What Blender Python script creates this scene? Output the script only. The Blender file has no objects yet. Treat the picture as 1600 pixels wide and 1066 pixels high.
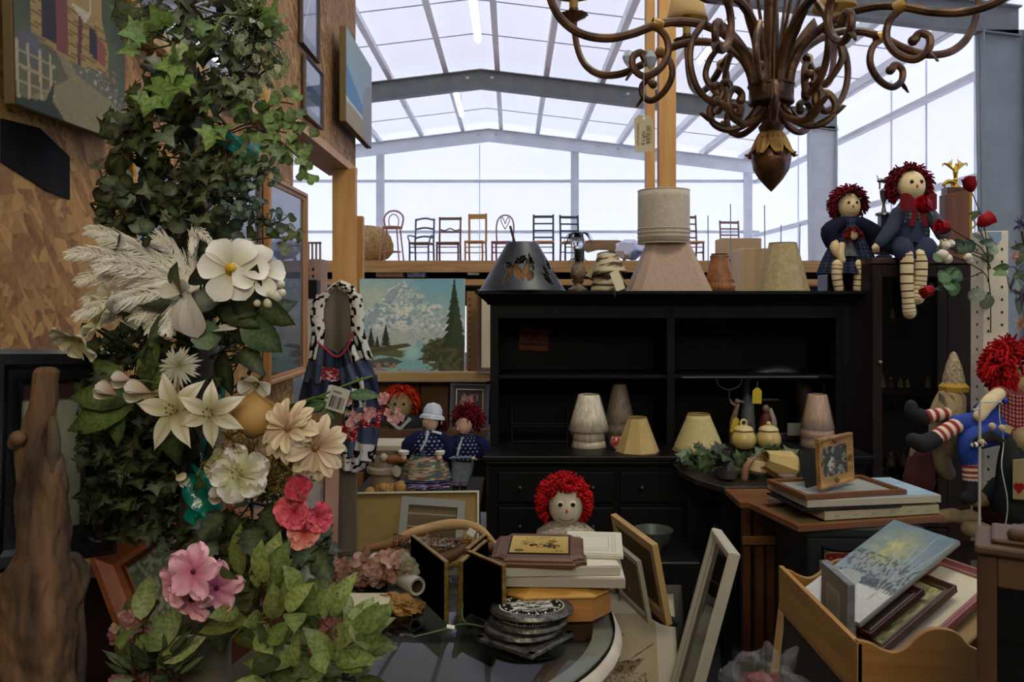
import bpy, bmesh, math, random
import numpy as np
from mathutils import Vector, Matrix, Euler, noise
sc = bpy.context.scene
COL = sc.collection
PI = math.pi
R = math.radians
# ------------------------------------------------------------ camera, light, exposure
F, CX, HY, EYE = 1300.0, 800.0, 470.0, 1.6
cam_d = bpy.data.cameras.new('camera')
cam_d.sensor_width = 36; cam_d.lens = 36 * F / 1600
cam_d.shift_y = -(533 - HY) / 1600.0
cam_d.clip_start = 0.05; cam_d.clip_end = 200
cam = bpy.data.objects.new('camera', cam_d); COL.objects.link(cam)
cam.location = (0, 0, EYE); cam.rotation_euler = (R(90), 0, 0)
sc.camera = cam
sc.view_settings.view_transform = 'Standard'
sc.view_settings.look = 'None'
sc.view_settings.exposure = 0.08
sc.view_settings.gamma = 1.0
sc.view_settings.use_curve_mapping = False
sc.cycles.use_denoising = True
sc.cycles.max_bounces = 8
sc.cycles.diffuse_bounces = 4
sc.cycles.transparent_max_bounces = 12
sc.cycles.caustics_reflective = False
sc.cycles.caustics_refractive = False
wd = bpy.data.worlds.new('daylight'); sc.world = wd
wd.use_nodes = True
wd.node_tree.nodes['Background'].inputs[0].default_value = (0.89, 0.92, 1.0, 1)
wd.node_tree.nodes['Background'].inputs[1].default_value = 5.0     # daylight on the translucent cladding

def area(name, loc, size, power, color, rot=(0, 0, 0), sy=None):
    d = bpy.data.lights.new(name, 'AREA'); d.energy = power; d.color = color
    d.shape = 'RECTANGLE'; d.size = size; d.size_y = sy or size
    o = bpy.data.objects.new(name, d); COL.objects.link(o)
    o.location = loc; o.rotation_euler = rot
    return o
# added warm fill lamps, out of view: one behind the camera, one overhead
area('warm_fill', (0.3, -2.6, 3.7), 3.0, 100, (1.0, 0.89, 0.64), (R(60), 0, 0), 1.2)
area('warm_fill', (1.6, 2.2, 5.6), 2.4, 85, (1.0, 0.90, 0.62), (0, 0, 0), 0.6)

# ------------------------------------------------------------ helpers
def W(px, py, D):
    return Vector(((px - CX) * D / F, D, EYE - (py - HY) * D / F))
def WZ(px, py, z):
    D = F * (EYE - z) / (py - HY)
    return Vector(((px - CX) * D / F, D, z))
def S(h):
    h = h.lstrip('#')
    c = [int(h[i:i + 2], 16) / 255 for i in (0, 2, 4)]
    return tuple(x / 12.92 if x <= .04045 else ((x + .055) / 1.055) ** 2.4 for x in c)
def Cc(c):
    return S(c) if isinstance(c, str) else tuple(c[:3])
def mixc(a, b, t):
    return tuple(a[i] * (1 - t) + b[i] * t for i in range(3))

MATS = {}
def mat(name, color='#808080', rough=.6, metal=0.0, spec=.5, c2=None, scale=8, stretch=(1, 1, 1), vc=False, trans=0.0, alpha=1.0,
        bump=0.0, bscale=None, emit=0.0, transmission=0.0, kind='noise', detail=4, lo=.35, hi=.65, sheen=0, distort=0, coat=0):
    if name in MATS: return MATS[name]
    m = bpy.data.materials.new(name); m.use_nodes = True
    nt = m.node_tree; N = nt.nodes; L = nt.links
    b = N['Principled BSDF']
    b.inputs['Roughness'].default_value = rough; b.inputs['Metallic'].default_value = metal
    b.inputs['Specular IOR Level'].default_value = spec
    c = Cc(color) + (1,)
    b.inputs['Base Color'].default_value = c
    if alpha < 1: b.inputs['Alpha'].default_value = alpha
    if transmission: b.inputs['Transmission Weight'].default_value = transmission
    if sheen: b.inputs['Sheen Weight'].default_value = sheen
    if coat: b.inputs['Coat Weight'].default_value = coat
    if emit:
        b.inputs['Emission Color'].default_value = c; b.inputs['Emission Strength'].default_value = emit
    out_c = None
    tc = N.new('ShaderNodeTexCoord'); mp = N.new('ShaderNodeMapping')
    mp.inputs['Scale'].default_value = stretch
    L.new(tc.outputs['Object'], mp.inputs['Vector'])
    if vc:
        a = N.new('ShaderNodeAttribute'); a.attribute_name = 'Col'; out_c = a.outputs['Color']
    if c2 is not None:
        if kind == 'noise':
            t = N.new('ShaderNodeTexNoise'); t.inputs['Scale'].default_value = scale; t.inputs['Detail'].default_value = detail
            t.inputs['Distortion'].default_value = distort
        elif kind == 'wave':
            t = N.new('ShaderNodeTexWave'); t.inputs['Scale'].default_value = scale; t.inputs['Distortion'].default_value = distort or 4
            t.inputs['Detail'].default_value = detail
        elif kind == 'vor':
            t = N.new('ShaderNodeTexVoronoi'); t.inputs['Scale'].default_value = scale
        elif kind == 'check':
            t = N.new('ShaderNodeTexChecker'); t.inputs['Scale'].default_value = scale
        L.new(mp.outputs['Vector'], t.inputs['Vector'])
        r = N.new('ShaderNodeValToRGB')
        r.color_ramp.elements[0].position = lo; r.color_ramp.elements[1].position = hi
        r.color_ramp.elements[0].color = c; r.color_ramp.elements[1].color = Cc(c2) + (1,)
        L.new(t.outputs['Color' if kind == 'vor' else ('Fac' if kind != 'check' else 'Fac')], r.inputs['Fac'])
        if out_c is not None:
            mx = N.new('ShaderNodeMix'); mx.data_type = 'RGBA'; mx.blend_type = 'MULTIPLY'; mx.inputs[0].default_value = 1
            L.new(out_c, mx.inputs[6]); L.new(r.outputs['Color'], mx.inputs[7]); out_c = mx.outputs[2]
        else: out_c = r.outputs['Color']
    if out_c is not None: L.new(out_c, b.inputs['Base Color'])
    if bump:
        t2 = N.new('ShaderNodeTexNoise'); t2.inputs['Scale'].default_value = bscale or scale; t2.inputs['Detail'].default_value = 5
        L.new(mp.outputs['Vector'], t2.inputs['Vector'])
        bp = N.new('ShaderNodeBump'); bp.inputs['Strength'].default_value = bump; bp.inputs['Distance'].default_value = .01
        L.new(t2.outputs['Fac'], bp.inputs['Height']); L.new(bp.outputs['Normal'], b.inputs['Normal'])
    if trans:
        tr = N.new('ShaderNodeBsdfTranslucent')
        if out_c is not None: L.new(out_c, tr.inputs['Color'])
        else: tr.inputs['Color'].default_value = c
        ms = N.new('ShaderNodeMixShader'); ms.inputs[0].default_value = trans
        L.new(b.outputs[0], ms.inputs[1]); L.new(tr.outputs[0], ms.inputs[2])
        L.new(ms.outputs[0], N['Material Output'].inputs['Surface'])
    MATS[name] = m
    return m

class M:
    """collects one mesh"""
    def __init__(s): s.v = []; s.f = []; s.mi = []; s.c = []; s.T = Matrix()
    def add(s, vs, fs, mi=0, col=None):
        n = len(s.v); T = s.T
        s.v += [tuple(T @ Vector(p)) for p in vs]
        s.f += [tuple(i + n for i in f) for f in fs]
        s.mi += ([mi] * len(fs) if isinstance(mi, int) else list(mi))
        if col is None: s.c += [(1, 1, 1)] * len(vs)
        elif isinstance(col, list): s.c += [Cc(c) for c in col]
        else: s.c += [Cc(col)] * len(vs)
        return s
    def box(s, c, d, rot=None, mi=0, col=None):
        hx, hy, hz = d[0] / 2, d[1] / 2, d[2] / 2
        pts = [Vector((x, y, z)) for x in (-hx, hx) for y in (-hy, hy) for z in (-hz, hz)]
        if rot is not None:
            rm = rot if isinstance(rot, Matrix) else Euler(rot).to_matrix()
            pts = [rm.to_3x3() @ p for p in pts]
        c = Vector(c)
        return s.add([p + c for p in pts], [(0, 1, 3, 2), (4, 6, 7, 5), (0, 4, 5, 1), (2, 3, 7, 6), (0, 2, 6, 4), (1, 5, 7, 3)], mi, col)
    def bb(s, x0, x1, y0, y1, z0, z1, mi=0, col=None):
        return s.box(((x0 + x1) / 2, (y0 + y1) / 2, (z0 + z1) / 2), (abs(x1 - x0), abs(y1 - y0), abs(z1 - z0)), None, mi, col)
    def lathe(s, prof, n=24, mi=0, col=None, caps=True, wob=None, sx=1, sy=1):
        vs, fs = [], []
        for k, (r, z) in enumerate(prof):
            for i in range(n):
                a = 2 * PI * i / n; rr = r * (wob(a, z) if wob else 1)
                vs.append((rr * math.cos(a) * sx, rr * math.sin(a) * sy, z))
        for k in range(len(prof) - 1):
            for i in range(n):
                j = (i + 1) % n
                fs.append((k * n + i, k * n + j, (k + 1) * n + j, (k + 1) * n + i))
        if caps:
            if prof[0][0] > 1e-5: fs.append(tuple(reversed(range(n))))
            if prof[-1][0] > 1e-5: fs.append(tuple(range((len(prof) - 1) * n, len(prof) * n)))
        return s.add(vs, fs, mi, col)
    def tube(s, pts, r, n=8, mi=0, col=None, caps=True, flat=1.0, smooth=0, up=None):
        pts = [Vector(p) for p in pts]
        if smooth:
            pts, r = spline(pts, smooth, r)
        K = len(pts)
        rs = r if isinstance(r, (list, tuple)) else [r] * K
        vs, fs, mis, cs = [], [], [], []
        prev = None
        for k in range(K):
            t = (pts[min(k + 1, K - 1)] - pts[max(k - 1, 0)])
            if t.length < 1e-9: t = Vector((0, 0, 1))
            t.normalize()
            if prev is None:
                a = Vector(up) if up is not None else (Vector((0, 0, 1)) if abs(t.z) < .9 else Vector((1, 0, 0)))
                prev = (a - t * a.dot(t)).normalized()
            else:
                prev = prev - t * prev.dot(t)
                prev = prev.normalized() if prev.length > 1e-6 else t.orthogonal().normalized()
            b = t.cross(prev)
            for i in range(n):
                an = 2 * PI * i / n
                vs.append(pts[k] + (prev * math.cos(an) * flat + b * math.sin(an)) * rs[k])
                cs.append(Cc(col[min(k, len(col) - 1)]) if isinstance(col, list) else (Cc(col) if col else (1, 1, 1)))
        for k in range(K - 1):
            for i in range(n):
                j = (i + 1) % n
                fs.append((k * n + i, k * n + j, (k + 1) * n + j, (k + 1) * n + i))
                mis.append(mi(k) if callable(mi) else mi)
        if caps:
            fs.append(tuple(reversed(range(n)))); fs.append(tuple(range((K - 1) * n, K * n)))
            mis += [mi(0) if callable(mi) else mi, mi(K - 1) if callable(mi) else mi]
        return s.add(vs, fs, mis, cs)
    def limb(s, pts, rs, n=12, mi=0, col=None, sub=4, flat=1.0, up=None):
        """tapered tube with rounded ends"""
        pts = [Vector(p) for p in pts]
        pts, rr = spline(pts, sub, list(rs))
        d0 = (pts[0] - pts[1]).normalized(); d1 = (pts[-1] - pts[-2]).normalized()
        P, Q = list(pts), list(rr)
        for t in (.45, .8, .98):
            h = math.sqrt(1 - t * t)
            P.append(pts[-1] + d1 * rr[-1] * t); Q.append(rr[-1] * h)
            P.insert(0, pts[0] + d0 * rr[0] * t); Q.insert(0, rr[0] * h)
        return s.tube(P, Q, n, mi, col, True, flat, 0, up)
    def ell(s, c, r, n=16, mi=0, col=None, rot=None, noisef=0):
        if not isinstance(r, (tuple, list)): r = (r, r, r)
        m_ = max(4, n // 2); vs, fs = [], []
        rm = Euler(rot).to_matrix() if rot is not None and not isinstance(rot, Matrix) else rot
        c = Vector(c)
        for k in range(m_ + 1):
            ph = PI * k / m_
            for i in range(n):
                a = 2 * PI * i / n
                p = Vector((r[0] * math.sin(ph) * math.cos(a), r[1] * math.sin(ph) * math.sin(a), -r[2] * math.cos(ph)))
                if noisef: p *= 1 + noisef * noise.noise(p * (3 / max(r)) + c * 7)
                if rm is not None: p = rm @ p
                vs.append(p + c)
        for k in range(m_):
            for i in range(n):
                j = (i + 1) % n
                fs.append((k * n + i, k * n + j, (k + 1) * n + j, (k + 1) * n + i))
        return s.add(vs, fs, mi, col)
    def prism(s, poly, d0, d1, mi=0, col=None, axis='y'):
        """2-d outline (x,z) pulled from y=d0 to y=d1 (axis y) or (x,y) from z=d0 to z=d1"""
        n = len(poly)
        f = (lambda p, d: (p[0], d, p[1])) if axis == 'y' else ((lambda p, d: (p[0], p[1], d)) if axis == 'z' else (lambda p, d: (d, p[0], p[1])))
        vs = [f(p, d0) for p in poly] + [f(p, d1) for p in poly]
        fs = [tuple(range(n)), tuple(reversed(range(n, 2 * n)))] + [(i, i + n, (i + 1) % n + n, (i + 1) % n) for i in range(n)]
        return s.add(vs, fs, mi, col)
    def grid(s, fn, nu, nv, mi=0, colf=None, keep=None):
        vs = [fn(i / nu, j / nv) for j in range(nv + 1) for i in range(nu + 1)]
        cs = [colf(i / nu, j / nv) for j in range(nv + 1) for i in range(nu + 1)] if colf else None
        fs = [(j * (nu + 1) + i, j * (nu + 1) + i + 1, (j + 1) * (nu + 1) + i + 1, (j + 1) * (nu + 1) + i)
              for j in range(nv) for i in range(nu) if keep is None or keep((i + .5) / nu, (j + .5) / nv)]
        return s.add(vs, fs, mi, cs)
    def build(s, name, m, parent=None, loc=(0, 0, 0), rot=(0, 0, 0), smooth=True, bevel=0, solid=0, label=None, sub=0, angle=40):
        me = bpy.data.meshes.new(name)
        me.from_pydata(s.v, [], s.f)
        ms = m if isinstance(m, (list, tuple)) else [m]
        for x in ms: me.materials.append(x)
        if len(ms) > 1: me.polygons.foreach_set('material_index', [min(i, len(ms) - 1) for i in s.mi])
        at = me.color_attributes.new('Col', 'FLOAT_COLOR', 'POINT')
        buf = np.ones((len(s.v), 4), dtype=np.float32); buf[:, :3] = np.array(s.c, dtype=np.float32).reshape(-1, 3)
        at.data.foreach_set('color', buf.ravel())
        if smooth:
            me.polygons.foreach_set('use_smooth', [True] * len(me.polygons))
            me.set_sharp_from_angle(angle=R(angle))
        me.update()
        o = bpy.data.objects.new(name, me); COL.objects.link(o)
        if parent is not None: o.parent = parent
        o.location = loc; o.rotation_euler = rot
        if solid:
            q = o.modifiers.new('solid', 'SOLIDIFY'); q.thickness = solid; q.offset = 0
        if bevel:
            q = o.modifiers.new('bevel', 'BEVEL'); q.width = bevel; q.segments = 2; q.limit_method = 'ANGLE'; q.angle_limit = R(50)
        if sub:
            q = o.modifiers.new('sub', 'SUBSURF'); q.levels = sub; q.render_levels = sub
        if label: o['label'] = label
        return o

def spline(pts, sub, r=None):
    pts = [Vector(p) for p in pts]; K = len(pts)
    rs = r if isinstance(r, (list, tuple)) else [r] * K
    out, ro = [], []
    for k in range(K - 1):
        p0, p1, p2, p3 = pts[max(k - 1, 0)], pts[k], pts[k + 1], pts[min(k + 2, K - 1)]
        for i in range(sub):
            t = i / sub
            out.append(.5 * ((2 * p1) + (p2 - p0) * t + (2 * p0 - 5 * p1 + 4 * p2 - p3) * t * t + (3 * p1 - p0 - 3 * p2 + p3) * t ** 3))
            if r is not None: ro.append(rs[k] * (1 - t) + rs[k + 1] * t)
    out.append(pts[-1])
    if r is not None: ro.append(rs[-1])
    return out, ro

def tag(o, label=None, cat=None, group=None, kind=None):
    if label: o['label'] = label
    if cat: o['category'] = cat
    if group: o['group'] = group
    if kind: o['kind'] = kind
    return o
def thing(name, label, cat, loc=(0, 0, 0), rot=(0, 0, 0), group=None):
    o = bpy.data.objects.new(name, None); COL.objects.link(o); o.empty_display_size = .05
    if isinstance(rot, Matrix):
        o.matrix_world = Matrix.Translation(Vector(loc)) @ rot.to_4x4()
    else:
        if not isinstance(rot, (tuple, list, Euler)): rot = (0, 0, rot)
        o.location = loc; o.rotation_euler = rot
    return tag(o, label, cat, group)
def setm(o, mtx): o.matrix_world = mtx; return o
def dup(root, loc=None, rot=None, label=None, group=None, scale=None, mtx=None):
    r = root.copy(); COL.objects.link(r)
    if mtx is not None: r.matrix_world = mtx
    if loc is not None: r.location = loc
    if rot is not None: r.rotation_euler = rot
    if scale is not None: r.scale = (scale,) * 3 if not isinstance(scale, (tuple, list)) else scale
    if label: r['label'] = label
    if group: r['group'] = group
    for ch in [c for c in bpy.data.objects if c.parent == root]:
        c = ch.copy(); COL.objects.link(c); c.parent = r
        for g in [c_ for c_ in bpy.data.objects if c_.parent == ch]:
            d = g.copy(); COL.objects.link(d); d.parent = c
    return r
def text_mesh(m, s, size, T, mi=0, col=None, extrude=.0006, align='CENTER'):
    cu = bpy.data.curves.new('txt', 'FONT'); cu.body = s; cu.size = size; cu.extrude = extrude; cu.align_x = align; cu.align_y = 'CENTER'
    cu.resolution_u = 3
    ob = bpy.data.objects.new('txt', cu); COL.objects.link(ob)
    me = bpy.data.meshes.new_from_object(ob.evaluated_get(bpy.context.evaluated_depsgraph_get()))
    old = m.T; m.T = old @ T
    m.add([v.co.copy() for v in me.vertices], [tuple(p.vertices) for p in me.polygons], mi, col)
    m.T = old
    bpy.data.objects.remove(ob); bpy.data.curves.remove(cu); bpy.data.meshes.remove(me)
FRONT = Matrix.Rotation(R(90), 4, 'X')        # text upright, facing -Y

# painter for real artworks and printed cloth: colours of the artwork itself, stored per vertex
class Paint:
    def __init__(s, nx, ny, c):
        s.nx, s.ny = nx, ny
        s.a = np.ones((ny + 1, nx + 1, 3)) * np.array(Cc(c))
        s.X, s.Y = np.meshgrid(np.linspace(0, 1, nx + 1), np.linspace(0, 1, ny + 1))
        s.rng = np.random.RandomState(nx * 7 + ny)
    def noise(s, sc_, seed=0, sy=None):
        rng = np.random.RandomState(seed + 11); gx, gy = int(sc_) + 2, int(sy or sc_) + 2
        g = rng.rand(gy, gx)
        x = s.X * (gx - 1.001); y = s.Y * (gy - 1.001); ix = x.astype(int); iy = y.astype(int); fx = x - ix; fy = y - iy
        fx = fx * fx * (3 - 2 * fx); fy = fy * fy * (3 - 2 * fy)
        return (g[iy, ix] * (1 - fx) * (1 - fy) + g[iy, ix + 1] * fx * (1 - fy) + g[iy + 1, ix] * (1 - fx) * fy + g[iy + 1, ix + 1] * fx * fy)
    def put(s, mask, c):
        if not isinstance(mask, np.ndarray): return s
        k = np.clip(mask.astype(float), 0, 1)[..., None]
        s.a = s.a * (1 - k) + np.array(Cc(c)) * k
        return s
    def grad(s, c0, c1, y0=0, y1=1, mask=None):
        t = np.clip((s.Y - y0) / (y1 - y0), 0, 1)[..., None]
        g = np.array(Cc(c0)) * (1 - t) + np.array(Cc(c1)) * t
        k = (np.ones_like(s.X) if mask is None else mask.astype(float))[..., None]
        s.a = s.a * (1 - k) + g * k
        return s
    def poly(s, pts):
        ins = np.zeros_like(s.X, dtype=bool); n = len(pts)
        for i in range(n):
            x0, y0 = pts[i]; x1, y1 = pts[(i + 1) % n]
            if y0 == y1: continue
            c = ((y0 > s.Y) != (y1 > s.Y)) & (s.X < (x1 - x0) * (s.Y - y0) / (y1 - y0) + x0)
            ins ^= c
        return ins
    def rect(s, x0, x1, y0, y1): return (s.X > x0) & (s.X < x1) & (s.Y > y0) & (s.Y < y1)
    def disc(s, x, y, rx, ry=None, soft=0):
        d = np.sqrt(((s.X - x) / rx) ** 2 + ((s.Y - y) / (ry or rx)) ** 2)
        return np.clip((1 - d) / soft, 0, 1) if soft else d < 1
    def line(s, x0, y0, x1, y1, w):
        dx, dy = x1 - x0, y1 - y0; t = np.clip(((s.X - x0) * dx + (s.Y - y0) * dy) / (dx * dx + dy * dy + 1e-9), 0, 1)
        return np.hypot(s.X - x0 - t * dx, s.Y - y0 - t * dy) < w
    def grain(s, k=.1, sc_=60, seed=5):
        g = s.noise(sc_, seed) * .6 + s.noise(sc_ * 2, seed + 1) * .4
        s.a = s.a * (1 + k * 2 * (g - .5))[..., None]
        return s
    def cols(s): return [tuple(c) for c in s.a.reshape(-1, 3)]
    def sheet(s, m, w, h, T=None, mi=0, fn=None):
        old = m.T
        if T is not None: m.T = old @ T
        f = fn or (lambda u, v: ((u - .5) * w, 0, v * h))
        nx, ny = s.nx, s.ny
        vs = [f(i / nx, j / ny) for j in range(ny + 1) for i in range(nx + 1)]
        fs = [(j * (nx + 1) + i, j * (nx + 1) + i + 1, (j + 1) * (nx + 1) + i + 1, (j + 1) * (nx + 1) + i) for j in range(ny) for i in range(nx)]
        m.add(vs, fs, mi, s.cols()); m.T = old

# ------------------------------------------------------------ materials
def wood(name, a, b, sc_=14, axis='z', rough=.5, **k):
    st = {'x': (.08, 1, 1), 'y': (1, .08, 1), 'z': (1, 1, .08)}[axis]
    return mat(name, a, rough, c2=b, scale=sc_, stretch=st, detail=6, lo=.3, hi=.7, distort=.6, **k)
pine = wood('pine_lumber', '#a9783d', '#c49350', 18, bump=.1)
pine_x = wood('pine_lumber_x', '#a07038', '#bf9050', 18, 'x')
oak = wood('oak', '#875829', '#b17c3c', 22, 'x', .4, bump=.1)
oak_y = wood('oak_y', '#a3712f', '#be8c45', 30, 'y', .45)
cherry = wood('cherry', '#3a2010', '#55331c', 16, 'z', .35)
cherry_x = wood('cherry_x', '#563418', '#704825', 16, 'x', .35)
walnut = wood('walnut', '#2c1a0f', '#44291a', 16, 'x', .35)
mahog = wood('mahogany', '#120805', '#1e0d07', 10, 'z', .6, spec=.2)
black = mat('black_paint', '#040404', .55, spec=.2)
black_f = mat('black_frame', '#060607', .3)
gold = mat('antique_gold', '#8d6526', .42, .75, c2='#c09a4e', scale=40)
goldp = mat('gold_paint', '#8a6a2a', .5, .3, c2='#b8924a', scale=50)
white_p = mat('white_paint', '#cfcabb', .5)
cream = mat('cream', '#cabfa0', .7, c2='#dcd2b6', scale=20)
vcm = mat('painted', rough=.7, vc=True, spec=.25)
vcs = mat('painted_satin', rough=.35, vc=True, spec=.5)
cloth = mat('cloth', rough=.9, vc=True, spec=.1, bump=.25, bscale=300)
leafm = mat('leaf', '#c6c6bc', rough=.4, vc=True, spec=.4, trans=.22, c2='#ffffff', scale=170, detail=5, lo=.38, hi=.58)
petalm = mat('petal', rough=.6, vc=True, spec=.2, trans=.3)
bronze = mat('bronze', '#2e1e12', .42, .3, c2='#694629', scale=22, detail=6, bump=.25, bscale=60)
steel = mat('painted_steel', '#b3b9bb', .55, c2='#bcc2c3', scale=3)
steel_d = mat('painted_steel_dark', '#6b6e6c', .6, c2='#777a76', scale=3)
glass = mat('glass', '#ffffff', .03, transmission=1.0)
def pane_mat(name, tint=(.9, .93, .92), gl=.9, ior=1.45, rough=.02):
    m = bpy.data.materials.new(name); m.use_nodes = True; nt = m.node_tree; N = nt.nodes; L = nt.links
    N.remove(N['Principled BSDF']); tr = N.new('ShaderNodeBsdfTransparent'); tr.inputs[0].default_value = tint + (1,)
    g = N.new('ShaderNodeBsdfGlossy'); g.inputs['Color'].default_value = (gl, gl, gl, 1); g.inputs['Roughness'].default_value = rough
    f = N.new('ShaderNodeFresnel'); f.inputs['IOR'].default_value = ior; x = N.new('ShaderNodeMixShader')
    L.new(f.outputs[0], x.inputs[0]); L.new(tr.outputs[0], x.inputs[1]); L.new(g.outputs[0], x.inputs[2]); L.new(x.outputs[0], N['Material Output'].inputs['Surface'])
    MATS[name] = m; return m
glasst = pane_mat('glass_sheet')
plastic_wrap = mat('plastic_wrap', '#e8e8e8', .12, alpha=.10, spec=1.0, bump=.5, bscale=30)
pewter = mat('pewter', '#3a3936', .38, .8, c2='#77746c', scale=60, bump=.3)
skin_cloth = mat('muslin', '#c9b58c', .9, c2='#d6c49c', scale=30, spec=.1)
yarn = mat('red_yarn', rough=.95, vc=True, spec=.1)

# ------------------------------------------------------------ the warehouse
# translucent white cladding, daylight behind it
clad = mat('white_insulation', '#dddee6', .85, trans=.50, spec=.1)
clad_r = mat('white_roof_insulation', '#d0d1dc', .85, trans=.22, spec=.1)
XL, XR, YB, YF, XRIDGE, ZR, ZE = -8.6, 7.6, -5.0, 25.7, -.7, 7.0, 6.0
def roofz(x): return ZR - abs(x - XRIDGE) * .12
def struct(name, m, ma, **k):
    o = m.build(name, ma, **k); o['kind'] = 'structure'; return o
struct('floor', M().bb(XL, XR, YB, YF, -.1, 0), mat('concrete', '#3b3833', .8, c2='#4d4942', scale=3))
m = M(); m.prism([(XL, 0), (XR, 0), (XR, roofz(XR)), (XRIDGE, ZR), (XL, roofz(XL))], YF, YF + .02)
struct('wall_far', m, clad)
struct('wall_right', M().bb(XR, XR + .02, YB, YF, 0, roofz(XR)), clad)
m = M(); m.prism([(XL, 0), (XR, 0), (XR, roofz(XR)), (XRIDGE, ZR), (XL, roofz(XL))], YB, YB - .02)
struct('wall_near', m, mat('rear_wall', '#5a5248', .9))
struct('wall_west', M().bb(XL, XL - .02, YB, YF, 0, roofz(XL)), clad)
m = M()
for x0, x1 in ((XL, XRIDGE), (XRIDGE, XR)):
    m.add([(x0, YB, roofz(x0)), (x1, YB, roofz(x1)), (x1, YF, roofz(x1)), (x0, YF, roofz(x0))], [(0, 1, 2, 3)])
struct('ceiling', m, clad_r, smooth=False)
# purlins, insulation seams, girts
ti = [0]
def trim(m, ma, **k):
    ti[0] += 1; return struct('trim_%d' % ti[0], m, ma, **k)
steel_l = mat('galvanised_purlin', '#cfd2d6', .5, c2='#dcdee0', scale=2)
for x in (-7.9, -6.6, -5.3, -4.05, -2.75, -1.5, -.35, .75, 2.0, 3.25, 4.55, 5.8, 7.0):
    z = roofz(x); m = M(); m.bb(x - .035, x + .035, YB, YF, z - .2, z - .004); m.bb(x - .035, x + .08, YB, YF, z - .21, z - .19)
    trim(m, steel_l, smooth=False)
seam = mat('insulation_seam', '#b0b0ba', .8)
m = M()
for y in [10.4, 12.5, 14.8, 16.7, 20.8, 23.2]:
    for x0, x1 in ((XL, XRIDGE), (XRIDGE, XR)):
        m.tube([(x0, y, roofz(x0) - .03), (x1, y, roofz(x1) - .03)], .012, 4)
trim(m, seam)
m = M()
for z in (2.1, 3.72, 5.28):
    m.bb(XL, XR, YF - .14, YF - .01, z - .04, z + .04)
for x in (-6.9, -1.0, 4.4): m.bb(x - .012, x + .012, YF - .05, YF - .01, 0, 6.4)
trim(m, steel_l, smooth=False)
m = M()
for z in (2.0, 3.6, 5.25): m.bb(XR - .16, XR - .01, YB, YF, z - .05, z + .05)
for y in (9.5, 11, 13.6, 15.2, 16.6, 20.2, 22): m.bb(XR - .04, XR - .01, y, y + .02, 0, 6)
trim(m, steel_l, smooth=False)
# end wall columns
for x in (-4.05, 1.9, 7.2):
    trim(M().bb(x - .1, x + .14, YF - .3, YF - .15, 0, roofz(x) - .3), steel_l, smooth=False)
# rigid frames: rafters and tapered columns
def rafter(y, dpt, ma, thick=.2):
    m = M()
    for x0, x1 in ((XL + .3, XRIDGE), (XRIDGE, XR - .3)):
        za, zb = roofz(x0) - .22, roofz(x1) - .22
        w = .012
        for yo, hh in ((0, 1),):
            m.add([(x0, y - w, za - dpt), (x1, y - w, zb - dpt), (x1, y - w, zb), (x0, y - w, za), (x0, y + w, za - dpt), (x1, y + w, zb - dpt), (x1, y + w, zb), (x0, y + w, za)],
                  [(0, 1, 2, 3), (7, 6, 5, 4), (0, 4, 5, 1), (3, 2, 6, 7)])
        for zo in (0, -dpt):
            t = thick / 2
            m.add([(x0, y - t, za + zo - .012), (x1, y - t, zb + zo - .012), (x1, y + t, zb + zo - .012), (x0, y + t, za + zo - .012),
                   (x0, y - t, za + zo + .012), (x1, y - t, zb + zo + .012), (x1, y + t, zb + zo + .012), (x0, y + t, za + zo + .012)],
                  [(0, 3, 2, 1), (4, 5, 6, 7), (0, 1, 5, 4), (1, 2, 6, 5), (2, 3, 7, 6), (3, 0, 4, 7)])
    for xx in (-1.0, -.45, 2.6, 3.2): m.ell((xx, y - .03, roofz(xx) - .22 - dpt * .35), (.05, .02, .035), 8, 1)
    return trim(m, [ma, white_p], smooth=False)
rafter(18.7, .40, steel_d); rafter(YF - .6, .36, steel_l); rafter(12.0, .42, steel_d); rafter(5.3, .4, steel_d)
def column(y, xin0, xin1, xout, ma):
    m = M(); zt = roofz(xin1) - .6
    for yo in (0,):
        m.add([(xin0, y - .012, 0), (xout, y - .012, 0), (xout, y - .012, zt), (xin1, y - .012, zt), (xin0, y + .012, 0), (xout, y + .012, 0), (xout, y + .012, zt), (xin1, y + .012, zt)],
              [(0, 1, 2, 3), (7, 6, 5, 4), (0, 3, 7, 4), (1, 5, 6, 2)])
    m.add([(xin0, y - .11, 0), (xin1, y - .11, zt), (xin1, y + .11, zt), (xin0, y + .11, 0), (xin0 + .02, y - .11, 0), (xin1 + .02, y - .11, zt), (xin1 + .02, y + .11, zt), (xin0 + .02, y + .11, 0)],
          [(0, 1, 2, 3), (7, 6, 5, 4), (0, 4, 5, 1), (1, 5, 6, 2), (2, 6, 7, 3)])
    m.bb(xout - .02, xout, y - .11, y + .11, 0, zt)
    return trim(m, ma, smooth=False)
column(18.7, 6.72, 6.66, 7.28, steel); column(12.0, 6.80, 6.74, 7.4, mat('column_steel', '#848b88', .6, c2='#777e7b', scale=2))
column(5.3, 6.8, 6.7, 7.4, steel)
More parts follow.
